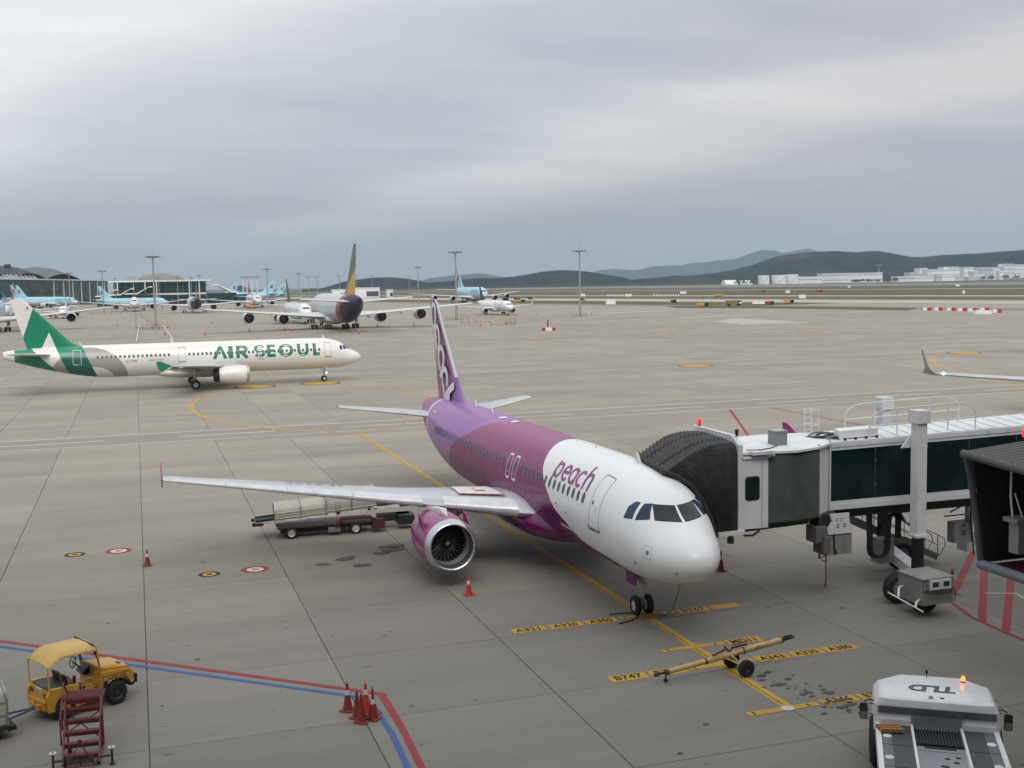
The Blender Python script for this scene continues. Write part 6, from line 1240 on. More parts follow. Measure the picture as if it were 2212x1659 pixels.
J2().tube([(25.0, 28.65, 3.55), (25.02, 26.8, 3.52), (25.05, 24.6, 3.5)], .16, 12).build('floor_bumper', mat('bumper_blue_grey', (.16, .19, .22), .5)); J2().bb(25.1, 27.6, 24.6, 28.5, 3.42, 3.56).build('floor', mat('maroon_floor', (.07, .008, .018), .7), smooth=False)
wu = J2().bb(25.15, 25.45, 27.2, 27.6, 4.15, 5.15).build('lamp_unit', M_bgrey, smooth=False); J2().tube([(25.2, 27.6, 6.7), (25.15, 27.55, 5.9), (25.2, 27.5, 5.15)], .035, 8).tube([(25.25, 27.5, 6.0), (25.4, 27.3, 5.2)], .025, 8).build('strut', M_bwht, wu); J2().bb(25.0, 25.6, 27.1, 27.7, 5.12, 5.26).build('bracket', M_bgrey, wu, smooth=False)
pd = J2().bb(26.9, 27.3, 27.9, 28.3, 2.3, 3.2).build('support_leg', M_bwht, smooth=False)
for q in range(5): J2().add([(26.895, 27.9+.08*q, 2.18), (26.895, 27.94+.08*q, 2.18), (26.895, 27.98+.08*q, 2.32), (26.895, 27.94+.08*q, 2.32)], [(0, 1, 2, 3)]).build('hazard_stripe', mat('hazard_yellow', (.5, .33, .02), .5) if q % 2 else M_bdark, pd, smooth=False)
J2().bb(26.9, 27.3, 27.9, 28.3, 2.15, 2.3).build('hazard_foot', M_bdark, pd, smooth=False)
J2().bb(27.6, 29.5, 26.5, 30.2, 6.9, 7.05).build('cab_roof_edge', M_bwht, smooth=False); beacon(j2, (27.75-26, 29.8-27, 7.2), .10, .24, True)
# unseen block for the terminal behind the viewpoint, added to shade the near apron
tw_ = MB().bb(-160, 160, -45, -1.5, 0, 42).build('terminal_shade_wall', mat('shade_wall_grey', (.16, .17, .18), .4, var=.1, scale=.05), smooth=False); tag(tw_, kind='structure')
# ================================================================ ground equipment
M_org = mat('cone_orange', (.50, .035, .012), .55, var=.12, scale=6, dirt=.15); M_orgd = mat('cone_weathered_red', (.22, .028, .016), .6, var=.2, scale=6, dirt=.35); M_refl = mat('cone_reflective', (.62, .63, .63), .35, var=.06, dirt=.2, scale=8); M_cbase = mat('cone_base_red', (.24, .045, .03), .65, dirt=.3, scale=6)
def cone(x, y, lb, h=.74, worn=False, rz=0.2, band=True, far=False, grp=None, tilt=0):
    r = thing('traffic_cone', lb, 'traffic cone', (x, y, .012), rz, grp); n = 10 if far else 24; m = M_orgd if worn else M_org
    MB().prism(rrect(-.20, .20, -.20, .20, .05), 0, .035).build('base', M_cbase if worn else m, r, smooth=False)
    MB().lathe([(.035, .155), (.06, .145), (h*.60, .068), (h*.60+.001, .068), (h*.93, .034), (h*.985, .030), (h, .012), (h, .001)], (0, 0, 0), 'Z', n).build('body', m, r)
    if band: MB().lathe([(h*.58, .075), (h*.76, .056)], (0, 0, 0), 'Z', n).build('reflective_band', M_refl, r)
    if worn and not far: MB().tube([(.03, 0, h*.97), (.04, .02, h*1.05), (.0, .03, h*1.07), (-.03, .0, h*1.02)], .006, 5).build('loop', M_cable, r)
    return r
cone(12.4, 43.5, 'clean orange cone with white band in front of the magenta engine', .78)
cone(0.0, 53.8, 'dull red cone alone on the left of the loader', .74, True)
cone(23.7, 43.0, 'dull red cone with torn sleeve right of the white nose', .86, True)
for x, y, lb, b, h in ((5.50, 32.75, 'rear left cone of the cluster at the red line corner, white band', True, .84), (5.72, 31.72, 'front left cone of the cluster, bare top without white band', False, .84), (6.08, 31.80, 'front right cone of the cluster, wide white band', True, .80), (6.02, 32.62, 'brightest red cone at the back of the cluster', True, .82), (5.66, 32.1, 'hidden middle cone of the cluster, between the front and rear left ones', False, .80), (6.14, 32.15, 'middle right cone of the cluster, behind the front right one', True, .80)): cone(x, y, lb, h, lb[0] != 'b', .15*x, b, grp='cone cluster at the red line')
for k, (x, y, lb) in enumerate(((26.0, 423.6, 'far cone below the thin yellow-finned wide-body'), (17.9, 320.1, 'far cone above the green title letters, right of the mast'), (7.5, 328.8, 'far cone beside the foot of the mast behind the green titles'), (-6.5, 434.3, 'far cone left of the mast behind the green titles'), (31.3, 337, 'far cone under the outer left engine of the double-decker'), (41.7, 338, 'far cone under the inner left engine of the double-decker'), (42.5, 327.1, 'far cone left of the double-decker main wheels'), (55.7, 295, 'far cone nearest the camera behind the double-decker'), (70.3, 342.2, 'far cone under the inner right engine of the double-decker'), (80.8, 338.1, 'far cone under the outer right engine of the double-decker'), (70.9, 327.4, 'far cone right of the double-decker main wheels'), (97.7, 323.3, 'far cone in front of the orange stands'), (140.2, 415.9, 'far cone by the nose wheel of the black-finned narrow-body'), (150.3, 420, 'far cone right of the black-finned narrow-body'))):
    o = cone(x, y, lb, 1.0, False, 0, True, True, 'cones among the parked aircraft'); o.scale = (1.5, 1.5, 1.25)
# ---------------- belt loader with two translucent hoods
M_lred = mat('loader_red', (.060, .020, .018), .5, dirt=.4, scale=3); M_lwht = mat('loader_cream', (.60, .58, .52), .5, dirt=.35, scale=4); M_belt = mat('loader_belt', (.016, .016, .018), .7); M_steel = mat('hood_frame_steel', (.30, .30, .29), .4, .6)
def clear_sheet():
    t = NT('translucent_hood'); b = t.b; t.set(b.inputs['Base Color'], t.mix(t.ramp(t.noise(t.tc.outputs['Object'], 1.4, 5, .6), .3, .7), (.50, .49, .40), (.60, .58, .48))); b.inputs['Roughness'].default_value = .35; b.inputs['Alpha'].default_value = .62; b.inputs['Specular IOR Level'].default_value = .5; return t.m
M_hood = clear_sheet()
ld = thing('belt_loader', 'red belt loader with two translucent hoods under the wing of the magenta airliner', 'belt loader', (9.2, 57.6, 0), radians(-2))
ch = MB().bb(-2.9, 1.9, -.95, .95, .70, .80).build('chassis', M_lred, ld, smooth=False); MB().bb(-2.7, 1.9, -.7, .7, .45, .70).build('sub_frame', mat('loader_dark', (.02, .02, .02), .5), ld, smooth=False)
MB().prism_y([(.1, .62), (.45, 1.02), (1.75, 1.02), (2.25, .62), (2.3, .78), (1.85, 1.16), (.35, 1.16), (-.05, .78)], -1.12, -.72).build('wheel_arch', M_lred, ld, smooth=False); MB().bb(1.9, 2.55, -1.1, -.55, .28, .92).build('step_box', M_lred, ld, smooth=False); MB().prism_y([(1.5, 1.5), (1.5, 1.75), (3.1, 1.72), (3.7, 1.35), (3.4, 1.3)], .7, .78).build('side_panel', M_lred, ld, smooth=False)
bm = MB().prism_y([(-3.95, .98), (3.75, 1.60), (3.75, 1.78), (-3.95, 1.16)], -.62, .62).build('conveyor_frame', M_lwht, ld, smooth=False)
MB().prism_y([(-3.95, 1.17), (3.75, 1.79), (3.75, 1.85), (-3.95, 1.23)], -.42, .42).build('belt', M_belt, ld, smooth=False)
for s in (-.52, .52): MB().prism_y([(-3.9, 1.17), (3.7, 1.79), (3.7, 1.93), (-3.9, 1.31)], s-.05, s+.05).build('belt_guard', M_belt, ld, smooth=False)
for q in range(6): x = -2.4+q*1.05; MB().bb(x, x+.55, -.645, -.625, 1.07+.0805*(x+.3+2.9)-.0, 1.19+.0805*(x+.3+2.9)).build('rail_cover', mat('loader_white', (.66, .65, .61), .5, dirt=.2), bm, smooth=False)
for x, z in ((-4.0, 1.08), (3.85, 1.72)):
    for s in (-.55, .55): MB().cyl((x, s, z), .10, .16, 12, 'Y').build('rubber_bumper', M_tyre, ld)
    MB().bb(x-.1 if x < 0 else x-.45, x+.45 if x < 0 else x+.05, -.68, -.5, z-.14, z+.06).build('end_block', M_lred, bm, smooth=False)
MB().bb(2.3, 4.0, -.35, .35, .55, .98).bb(3.3, 4.15, -.8, .3, .35, .98).build('drive_housing', mat('loader_dark', (.02, .02, .02), .5), ld, smooth=False); MB().bb(-2.7, -.2, -.6, .6, .3, .46).bb(.0, .55, -.86, -.7, .32, .62).build('under_tank', mat('loader_dark', (.02, .02, .02), .5), ld, smooth=False); MB().bb(-.35, .25, -.98, -.88, .26, .60).build('battery_box', M_bgrey, ld, smooth=False)
for x in (-2.2, 1.05):
    for s in (-1, 1):
        w = MB().lathe([(-.11, .19), (-.11, .26), (-.06, .30), (.06, .30), (.11, .26), (.11, .19)], (0, 0, 0), 'Y', 24).build('wheel', M_tyre, ld, loc=(x, s*.86, .30/.76)); w.scale = (1, 1, 1/.76)
        MB().lathe([(s*.105, .195), (s*.05, .14), (s*.08, .05), (s*.08, .005)], (0, 0, 0), 'Y', 18).build('rim', M_rim, w)
def hood(x0, x1, zb, zt, nm):
    prof = [(-.62, zb), (-.66, zb+.55*(zt-zb)), (-.60, zb+.80*(zt-zb)), (-.40, zb+.95*(zt-zb)), (0, zt), (.40, zb+.95*(zt-zb)), (.60, zb+.80*(zt-zb)), (.66, zb+.55*(zt-zb)), (.62, zb)]
    f = lambda x, y, z: Vector((x, y, z+.0805*(x-x0)))
    h = MB().loft([[f(x, y, z) for y, z in prof] for x in (x0, (x0+x1)/2, x1)], closed=False, cap=False).build('hood', M_hood, ld, ang=60)
    for x in (x0, (x0+x1)/2, x1): MB().tube([f(x, y*1.015, z+.01) for y, z in prof], .035, 6).build('hood_hoop', mat('polished_hoop', (.58, .58, .57), .3, .6) if x == x0 else M_steel, h)
    for z in (.14, .46, .52 if nm else .47):
        for s in (-1, 1): MB().tube([f(x0, s*.655, zb+z*(zt-zb)), f(x1, s*.655, zb+z*(zt-zb))], .022, 6).build('hood_rail', M_steel, h)
    return h
hood(-2.95, -.42, 1.18, 2.30, 0); h2 = hood(-.36, 2.18, 1.40, 2.88, 1)
for x in (.1, .3): MB().tube([(x, -.67, 1.5), (x, -.67, 2.1)], .018, 6).build('hood_rail', M_steel, h2)
for x, c in ((.2, M_lred), (1.8, M_lred)): MB().bb(x-.07, x+.07, -.74, -.66, 1.36+.08*x, 1.52+.08*x).build('lamp_box', c, ld, smooth=False)
MB().bb(2.02, 2.24, -.76, -.70, 1.62, 1.74).build('switch_plate', M_lwht, ld, smooth=False)
ld.scale = (1, .95, .76)
# ---------------- yellow tow tractor
M_ty = mat('tractor_yellow', (.52, .27, .022), .42, var=.1, scale=2.5, dirt=.28, coat=.2); M_tyr = mat('tractor_roof_yellow', (.56, .37, .10), .5, var=.08, scale=1.2, dirt=.12); M_seat = mat('black_vinyl', (.015, .015, .016), .5)
tr = thing('tow_tractor', 'yellow open-sided baggage tow tractor with canopy at lower left', 'tow tractor', (-2.12, 36.08, 0), radians(28))
MB().prism_y([(-1.55, .42), (-1.45, .28), (.25, .28), (.30, .60), (.55, .80), (1.42, .78), (1.62, .52), (1.70, .60), (1.66, .95), (1.50, 1.12), (.42, 1.24), (.36, .62), (-.38, .60), (-.42, .96), (-1.50, .96)], -.60, .60).build('body', M_ty, tr, ang=25)
MB().prism_y([(-1.46, .97), (-.46, .97), (-.46, 1.0), (-1.46, 1.0)], -.55, .55).build('rear_deck', M_seat, tr, smooth=False)
for s in (-1, 1):
    MB().prism_y([(-1.55, .34), (-.42, .30), (-.42, .98), (-1.42, 1.02), (-1.58, .82)], s*.60 if s > 0 else -.74, .74 if s > 0 else -.60).build('rear_wing', M_ty, tr, ang=25); MB().prism_y([(.38, .62), (.55, .82), (1.40, .82), (1.58, .55), (1.68, .62), (1.62, .98), (1.45, 1.05), (.42, 1.12)], s*.60 if s > 0 else -.72, .72 if s > 0 else -.60).build('front_wing', M_ty, tr, ang=25)
    MB().prism_y([(-.42, .32), (.40, .32), (.40, .46), (-.42, .46)], s*.60 if s > 0 else -.72, .72 if s > 0 else -.60).build('side_step', M_ty, tr, smooth=False)
hd = MB().loft([[Vector((.42, y, z)) for y, z in ((-.60, 1.08), (-.50, 1.26), (.50, 1.26), (.60, 1.08))], [Vector((1.0, y, z)) for y, z in ((-.60, 1.05), (-.48, 1.22), (.48, 1.22), (.60, 1.05))], [Vector((1.55, y, z)) for y, z in ((-.56, .95), (-.44, 1.10), (.44, 1.10), (.56, .95))]]).build('bonnet', M_ty, tr, ang=25)
MB().bb(.46, 1.5, -.728, -.722, .97, .985).bb(.46, .475, -.728, -.722, .72, .98).bb(.46, 1.4, -.728, -.722, .655, .67).build('panel_seam', M_seat, hd, smooth=False)
lettering('HARLAN', .16, M_seat, tr, Matrix.Translation((1.02, -.735, .88)) @ Matrix.Rotation(radians(90), 4, 'X'), 'maker_letters', space=1.1)
MB().bb(.55, .68, -.726, -.72, .76, .84).build('vent', M_seat, hd, smooth=False); MB().bb(1.28, 1.40, -.35, -.12, 1.155, 1.165).build('bonnet_latch', M_seat, hd, smooth=False)
MB().prism_y([(.40, .60), (.42, 1.25), (.46, 1.28), (.50, 1.20), (.48, .60)], -.62, .62).build('dashboard_wall', M_ty, tr, smooth=False); MB().prism_y([(.12, 1.02), (.42, 1.22), (.42, .95), (.22, .92)], .05, .5).build('instrument_pod', M_seat, tr, smooth=False)
# windscreen, canopy
ws = MB().tube([(.44, -.62, 1.24), (.26, -.64, 1.98), (.20, -.60, 2.06), (.20, .60, 2.06), (.26, .64, 1.98), (.44, .62, 1.24)], .025, 8).build('windscreen_frame', M_seat, tr)
def thin_glass():
    t = NT('thin_clear_glass'); t.b.inputs['Base Color'].default_value = (.55, .60, .60, 1); t.b.inputs['Roughness'].default_value = .05; t.b.inputs['Alpha'].default_value = .22; v = t.noise(t.tc.outputs['Object'], 2.0, 4); t.set(t.b.inputs['Roughness'], t.ramp(v, .3, .7, .04, .14)); return t.m
M_clear = thin_glass()
MB().add([(.43, -.60, 1.26), (.27, -.62, 1.97), (.27, .62, 1.97), (.43, .60, 1.26)], [(0, 1, 2, 3)]).build('windscreen', M_clear, ws, smooth=False); MB().tube([(.31, -.62, 1.62), (.30, -.66, 1.66), (.28, -.66, 1.72)], .012, 6).lathe([(-.015, .001), (-.015, .075), (.015, .075), (.015, .001)], (.28, -.62, 1.80), 'X', 14).build('mirror', M_seat, ws)
cp = []
for q in range(13):
    t = q/12; x = -1.50+1.78*t; z = 2.10-(.34*(max(0, .35-t)/.35)**2)-.04*t; cp.append([Vector((x, y, z-.10*(abs(y)/.72)**4-(.04 if abs(y) > .7 else 0))) for y in (-.74, -.70, -.5, -.25, 0, .25, .5, .70, .74)])
cn = MB().loft(cp, closed=False, cap=False).loft([[v-Vector((0, 0, .035)) for v in r] for r in cp], closed=False, cap=False).build('canopy', M_tyr, tr, ang=50)
for s in (-1, 1): MB().tube([(-1.48, s*.70, .95), (-1.50, s*.71, 1.74)], .028, 8).build('canopy_post', M_tyr, tr); MB().tube([(-.52, s*.70, .95), (-.54, s*.71, 2.0)], .028, 8).build('canopy_post', M_tyr, tr) if s < -5 else None; MB().tube([(.44, s*.69, 1.1), (.27, s*.71, 2.02)], .03, 8).build('canopy_post', M_ty, tr)
for y in (-.32, .32):
    st_ = MB().bb(-.62, -.10, y-.22, y+.22, .72, .82).build('seat', M_seat, tr, smooth=False); MB().prism_y([(-.70, .82), (-.62, .80), (-.66, 1.22), (-.74, 1.22)], y-.2, y+.2).build('backrest', M_seat, st_, smooth=False); MB().tube([(-.66, y-.24, .8), (-.72, y-.24, 1.16), (-.74, y-.18, 1.24), (-.74, y+.18, 1.24), (-.72, y+.24, 1.16), (-.66, y+.24, .8)], .018, 6).build('seat_hoop', M_ty, st_)
MB().tube([(-.25, -.60, .62), (-.25, -.60, .98), (-.2, -.60, 1.04), (.12, -.60, 1.04), (.17, -.60, .98), (.17, -.60, .62)], .018, 8).tube([(-.25, -.60, .85), (.17, -.60, .85)], .015, 6).build('side_rail', M_ty, tr)
sw = MB().tube([(-.08+.055*sin(2*pi*q/24), .28+.19*cos(2*pi*q/24), 1.38+.18*sin(2*pi*q/24)) for q in range(24)], .016, 6, closed=True).tube([(-.08, .28, 1.38), (.2, .28, 1.12)], .025, 8).build('steering_wheel', M_seat, tr)
for a in (0, 120, 240): MB().tube([(-.08, .28, 1.38), (-.08+.055*sin(radians(a)), .28+.19*cos(radians(a)), 1.38+.18*sin(radians(a)))], .012, 5).build('spoke', M_seat, sw)
for x, r_ in ((1.0, .37), (-.95, .40)):
    for s in (-1, 1):
        w = MB().lathe([(-.13, .2), (-.13, r_*.86), (-.08, r_), (.08, r_), (.13, r_*.86), (.13, .2)], (x, s*.64, r_), 'Y', 26).build('wheel', M_tyre, tr); MB().lathe([(s*.125, .21), (s*.07, .16), (s*.10, .06), (s*.10, .005)], (x, s*.64, r_), 'Y', 18).build('rim', M_bdark, w)
        for q in range(22): a = 2*pi*q/22; MB().box((x+r_*.985*cos(a), s*.64, r_+r_*.985*sin(a)), (.045, .22, .045), mtx=None).build('tread_lug', M_tyre, w, smooth=False) if s < 0 and x > 0 else None
MB().bb(1.62, 1.80, -.5, .5, .40, .56).build('front_bumper', M_seat, tr, smooth=False); MB().bb(1.66, 1.86, -.62, -.42, .50, .78).build('headlamp', M_seat, tr, smooth=False); MB().bb(1.66, 1.86, .42, .62, .50, .78).build('headlamp', M_seat, tr, smooth=False)
MB().bb(-1.62, -1.52, -.56, .56, .36, .62).bb(-1.72, -1.60, -.30, .30, .34, .50).build('rear_ballast', M_ty, tr, smooth=False)
for s in (-1, 1): MB().bb(-1.535, -1.505, s*.46-.09, s*.46+.09, .74, .86).build('tail_lamp', mat('tail_lamp_red', (.12, .01, .01), .4), tr, smooth=False)
pl = MB().bb(-1.53, -1.512, -.22, .14, .84, .96).build('number_plate', mat('plate_white', (.62, .62, .60), .5), tr, smooth=False); lettering('KAS-S-573', .072, M_seat, pl, Matrix.Translation((-1.535, -.04, .90)) @ Matrix.Rotation(radians(-90), 4, 'Z') @ Matrix.Rotation(radians(90), 4, 'X'), 'plate_letters')
MB().tube([(-1.6, 0, .42), (-1.78, 0, .38)], .04, 8).tube([(-1.66, 0, .3), (-1.66, 0, .55)], .025, 8).build('tow_pin', M_seat, tr); MB().cyl((-.35, -.28, .98), .06, .28, 12).build('extinguisher', mat('extinguisher_red', (.3, .015, .015), .4), tr)
tr.scale = (.84, .96, .98)
# cart behind it, half out of the picture
ct = thing('baggage_cart', 'grey cage baggage cart cut off by the left edge, hitched to the yellow tractor', 'baggage cart', (-5.35, 34.25, 0), radians(24))
MB().bb(-1.3, 1.25, -.75, .75, .30, .42).build('floor', M_bdark, ct, smooth=False)
for x in (-1.25, 1.2): MB().tube([(x, -.72, .4), (x, -.72, 1.15), (x, -.6, 1.45), (x, -.35, 1.6), (x, .35, 1.6), (x, .6, 1.45), (x, .72, 1.15), (x, .72, .4)], .035, 8).build('end_hoop', M_steel, ct)
for z in (.75, 1.12): MB().tube([(1.2, -.72, z), (1.2, .72, z)], .022, 6).tube([(-1.25, -.72, z), (1.2, -.72, z)], .022, 6).build('cage_bar', M_steel, ct)
MB().loft([[Vector((x, y, z)) for y, z in ((-.70, .45), (-.70, 1.12), (-.57, 1.42), (0, 1.57), (.57, 1.42), (.70, 1.12), (.70, .45))] for x in (-1.2, 1.15)], closed=False, cap=False).build('cover', M_hood, ct, ang=60); MB().bb(1.13, 1.16, -.68, .68, .45, 1.35).build('end_sheet', M_hood, ct, smooth=False)
MB().bb(1.2, 1.42, -.75, .75, .24, .36).build('bumper', M_tyre, ct, smooth=False); MB().tube([(1.3, -.12, .34), (2.35, .25, .36), (2.45, .28, .38)], .035, 8).tube([(1.3, .45, .34), (2.35, .27, .36)], .035, 8).build('drawbar', mat('drawbar_blue', (.05, .09, .17), .5, dirt=.4), ct)
for x in (-.8, .8):
    for s in (-.6, .6): MB().cyl((x, s, .2), .2, .12, 16, 'Y').build('wheel', M_tyre, ct)
# ---------------- red access steps
M_st = mat('steps_maroon', (.135, .022, .026), .5, dirt=.35, scale=5); stp = thing('access_steps', 'maroon wheeled access steps in front of the yellow tractor', 'steps', (-1.86, 32.0, 0), radians(86))
for s in (-.46, .46):
    MB().bar((-.75, s, .12), (.35, s, 1.52), .05, .12).build('stringer', M_st, stp, smooth=False); MB().tube([(.35, s, 1.5), (.40, s, .12)], .03, 8).build('rear_leg', M_st, stp); MB().tube([(-.70, s, .14), (.42, s, .14)], .03, 8).build('base_rail', M_st, stp); MB().tube([(-.42, s*1.12, .55), (-.42, s*1.12, 1.25), (.55, s*1.12, 1.95), (.95, s*1.1, 1.55)], .024, 8).build('hand_rail', M_st, stp); MB().tube([(-.1, s*1.12, .85), (-.1, s*1.12, 1.45)], .02, 8).build('rail_post', M_st, stp)
for q in range(5):
    t = (q+.6)/5.4; x, z = -.72+1.05*t, .14+1.36*t; td = MB().bb(x-.02, x+.16, -.46, .46, z-.02, z+.015).bb(x-.03, x, -.46, .46, z-.09, z+.02).build('tread', M_st, stp, smooth=False)
    for y in (-.24, 0.05): MB().bb(x-.034, x-.031, y-.14, y+.14, z-.07, z-.03).build('tread_slot', M_seat, td, smooth=False)
pf = MB().bb(.33, 1.02, -.50, .50, 1.50, 1.53).build('platform', mat('steps_mesh_floor', (.07, .016, .019), .6), stp, smooth=False)
for q in range(14): MB().bb(.35+q*.048, .37+q*.048, -.48, .48, 1.532, 1.55).build('grating_bar', M_st, pf, smooth=False)
for s in (-.5, .5): MB().tube([(.33, s, 1.55), (1.04, s, 1.55)], .02, 6).build('platform_edge', M_st, pf)
MB().bb(.30, .34, -.50, .50, 1.40, 1.53).bb(.30, .335, -.2, .25, 1.15, 1.32).build('front_beam', M_st, stp, smooth=False); MB().tube([(.38, -.46, .3), (.38, .46, 1.15)], .018, 6).tube([(.38, -.46, 1.15), (.38, .46, .6)], .018, 6).build('cross_brace', M_st, stp)
tri = MB().tube([(-.86, -.36, .10), (-.82, 0, .72), (-.86, .36, .10), (-.86, -.36, .10)], .026, 8).tube([(-.86, -.2, .40), (-.86, .2, .40)], .02, 8).tube([(-.86, 0, .12), (-.85, 0, .4)], .02, 8).lathe([(-.02, .05), (.02, .05), (.02, .02), (-.02, .02)], (-.82, 0, .76), 'X', 14).build('folded_drawbar', M_st, stp)
MB().bb(-.80, -.79, -.34, .34, .14, .4).build('mesh_panel', mat('steps_mesh_grey', (.10, .095, .09), .6), stp, smooth=False)
for s in (-.78, .70): j = MB().tube([(-.72, s, .05), (-.72, s, .5)], .03, 8).tube([(-.72, s*.62, .25), (-.72, s, .25)], .03, 8).lathe([(0, .09), (.02, .02)], (-.72, s, .02), 'Z', 12).build('jack', M_bdark, stp); MB().lathe([(0, .02), (.0, .10), (.02, .10), (.02, .02)], (-.72, s, .47), 'Z', 16).build('jack_handwheel', M_rim, j)
for s in (-.42, .42): MB().cyl((-.6, s, .11), .11, .07, 14, 'Y').build('caster', M_tyre, stp); MB().cyl((.42, s, .11), .11, .07, 14, 'Y').build('caster', M_tyre, stp)
# ---------------- tow bar
M_tb = mat('towbar_cream', (.50, .36, .16), .5, var=.12, scale=2, dirt=.35); tb = thing('tow_bar', 'cream yellow aircraft tow bar on two wheels lying across the stop marks', 'tow bar', (17.2, 31.45, 0))
p0, p1 = Vector((-1.80, .02, .33)), Vector((2.35, .05, .86)); bd = (p1-p0).normalized()
mnb = MB().tube([p0, p0.lerp(p1, .45)], .085, 16).tube([p0.lerp(p1, .44), p1], .10, 16).build('tube', M_tb, tb); MB().tube([p1, p1+bd*.05], .112, 16).tube([p0-bd*.02, p0+bd*.08], .10, 16).tube([p0.lerp(p1, .33), p0.lerp(p1, .345)], .105, 16).tube([p0.lerp(p1, .66), p0.lerp(p1, .67)], .118, 16).build('collar', mat('towbar_brown', (.12, .05, .025), .5), mnb)
MB().bar(p1+bd*.05, p1+bd*.30, .10, .08).bar(p1+bd*.28+Vector((0, .07, 0)), p1+bd*.48+Vector((0, .08, .03)), .05, .05).bar(p1+bd*.28+Vector((0, -.07, 0)), p1+bd*.48+Vector((0, -.08, .03)), .05, .05).tube([p1+bd*.1+Vector((0, 0, .08)), p1+bd*.3+Vector((0, 0, .1))], .025, 6).build('tow_head', M_bdark, tb)
MB().bar(p0-bd*.30, p0, .07, .06).lathe([(-.02, .09), (.02, .09), (.02, .045), (-.02, .045)], p0-bd*.36, 'Z', 16).tube([p0-bd*.02, p0+Vector((-.02, 0, -.28))], .025, 6).build('towing_eye', M_bdark, tb); MB().cyl((p0.x-.02, p0.y, .065), .065, .05, 12, 'Y').build('jockey_wheel', M_tyre, tb)
mid = p0.lerp(p1, .52); axl = MB()
for s in (-1, 1): axl.tube([mid+Vector((0, 0, .12)), (mid.x+.42, s*.42-.02, .30)], .028, 8).tube([mid+Vector((-.15, 0, -.02)), (mid.x+.42, s*.42-.02, .30)], .024, 8)
axl.tube([(mid.x+.42, -.5, .28), (mid.x+.42, .5, .28)], .03, 8).build('axle_frame', M_tb, tb)
for s in (-1, 1): w = MB().lathe([(-.08, .12), (-.08, .23), (-.04, .28), (.04, .28), (.08, .23), (.08, .12)], (mid.x+.42, s*.47, .28), 'Y', 22).build('wheel', M_tyre, tb); MB().lathe([(s*.075, .13), (s*.03, .09), (s*.06, .01)], (mid.x+.42, s*.47, .28), 'Y', 16).build('rim', M_bdark, w)
MB().tube([mid+Vector((-.55, -.08, .08)), mid+Vector((-.05, -.06, .24))], .035, 8).tube([mid+Vector((.18, 0, .22)), mid+Vector((.72, 0, .29))], .04, 8).tube([mid+Vector((-.08, 0, .30)), mid+Vector((.1, 0, .10)), mid+Vector((.2, 0, .24))], .035, 8).build('hydraulic_jack', mat('jack_dark_red', (.10, .02, .02), .5), tb)
MB().tube([mid+Vector((.2, .03, .30)), mid+Vector((.82, .03, .37))], .015, 6).build('pump_handle', M_bdark, tb)
for t in (.12, .88): c = p0.lerp(p1, t)+Vector((0, 0, .09)); MB().tube([c+Vector((-.09, 0, 0)), c+Vector((-.06, 0, .06)), c+Vector((.06, 0, .07)), c+Vector((.09, 0, .01))], .012, 6).build('lifting_handle', M_bgrey, tb)
lettering('18319', .12, M_bdark, tb, Matrix.Translation(p0.lerp(p1, .80)+Vector((0, -.102, .02))) @ Matrix.Rotation(-atan2(bd.z, bd.x), 4, 'Y') @ Matrix.Rotation(radians(80), 4, 'X'), 'stencil_number')
# ---------------- chock and cables at the nose wheel
ck = tag(MB().prism_x([(-.12, 0), (.12, 0), (.06, .14), (-.05, .14)], -.45, .45).build('wheel_chock', mat('chock_brown', (.22, .12, .04), .6, dirt=.3), smooth=False), 'brown wheel chock against the nose wheels of the magenta airliner', 'chock'); ck.location = (17.95, 37.92, .01)
for k, (pts, lb) in enumerate((([(17.5, 38.1, .04), (17.0, 37.75, .03), (16.5, 37.6, .03)], 'short black cable lying left of the nose wheels in front of the stop bar'), ([(17.6, 38.6, .05), (17.0, 38.75, .03), (16.6, 38.8, .03)], 'short black cable lying left of the nose wheels behind the stop bar'), ([(18.35, 36.1, 2.05), (18.45, 36.7, 1.2), (18.6, 37.5, .3), (18.55, 37.9, .04), (18.2, 38.1, .03), (18.05, 38.35, .03)], 'thin headset cable hanging from the white nose to the ground'))):
    tag(MB().tube(pts, .022 if k < 2 else .012, 6).build('cable', M_cable), lb, 'cable')
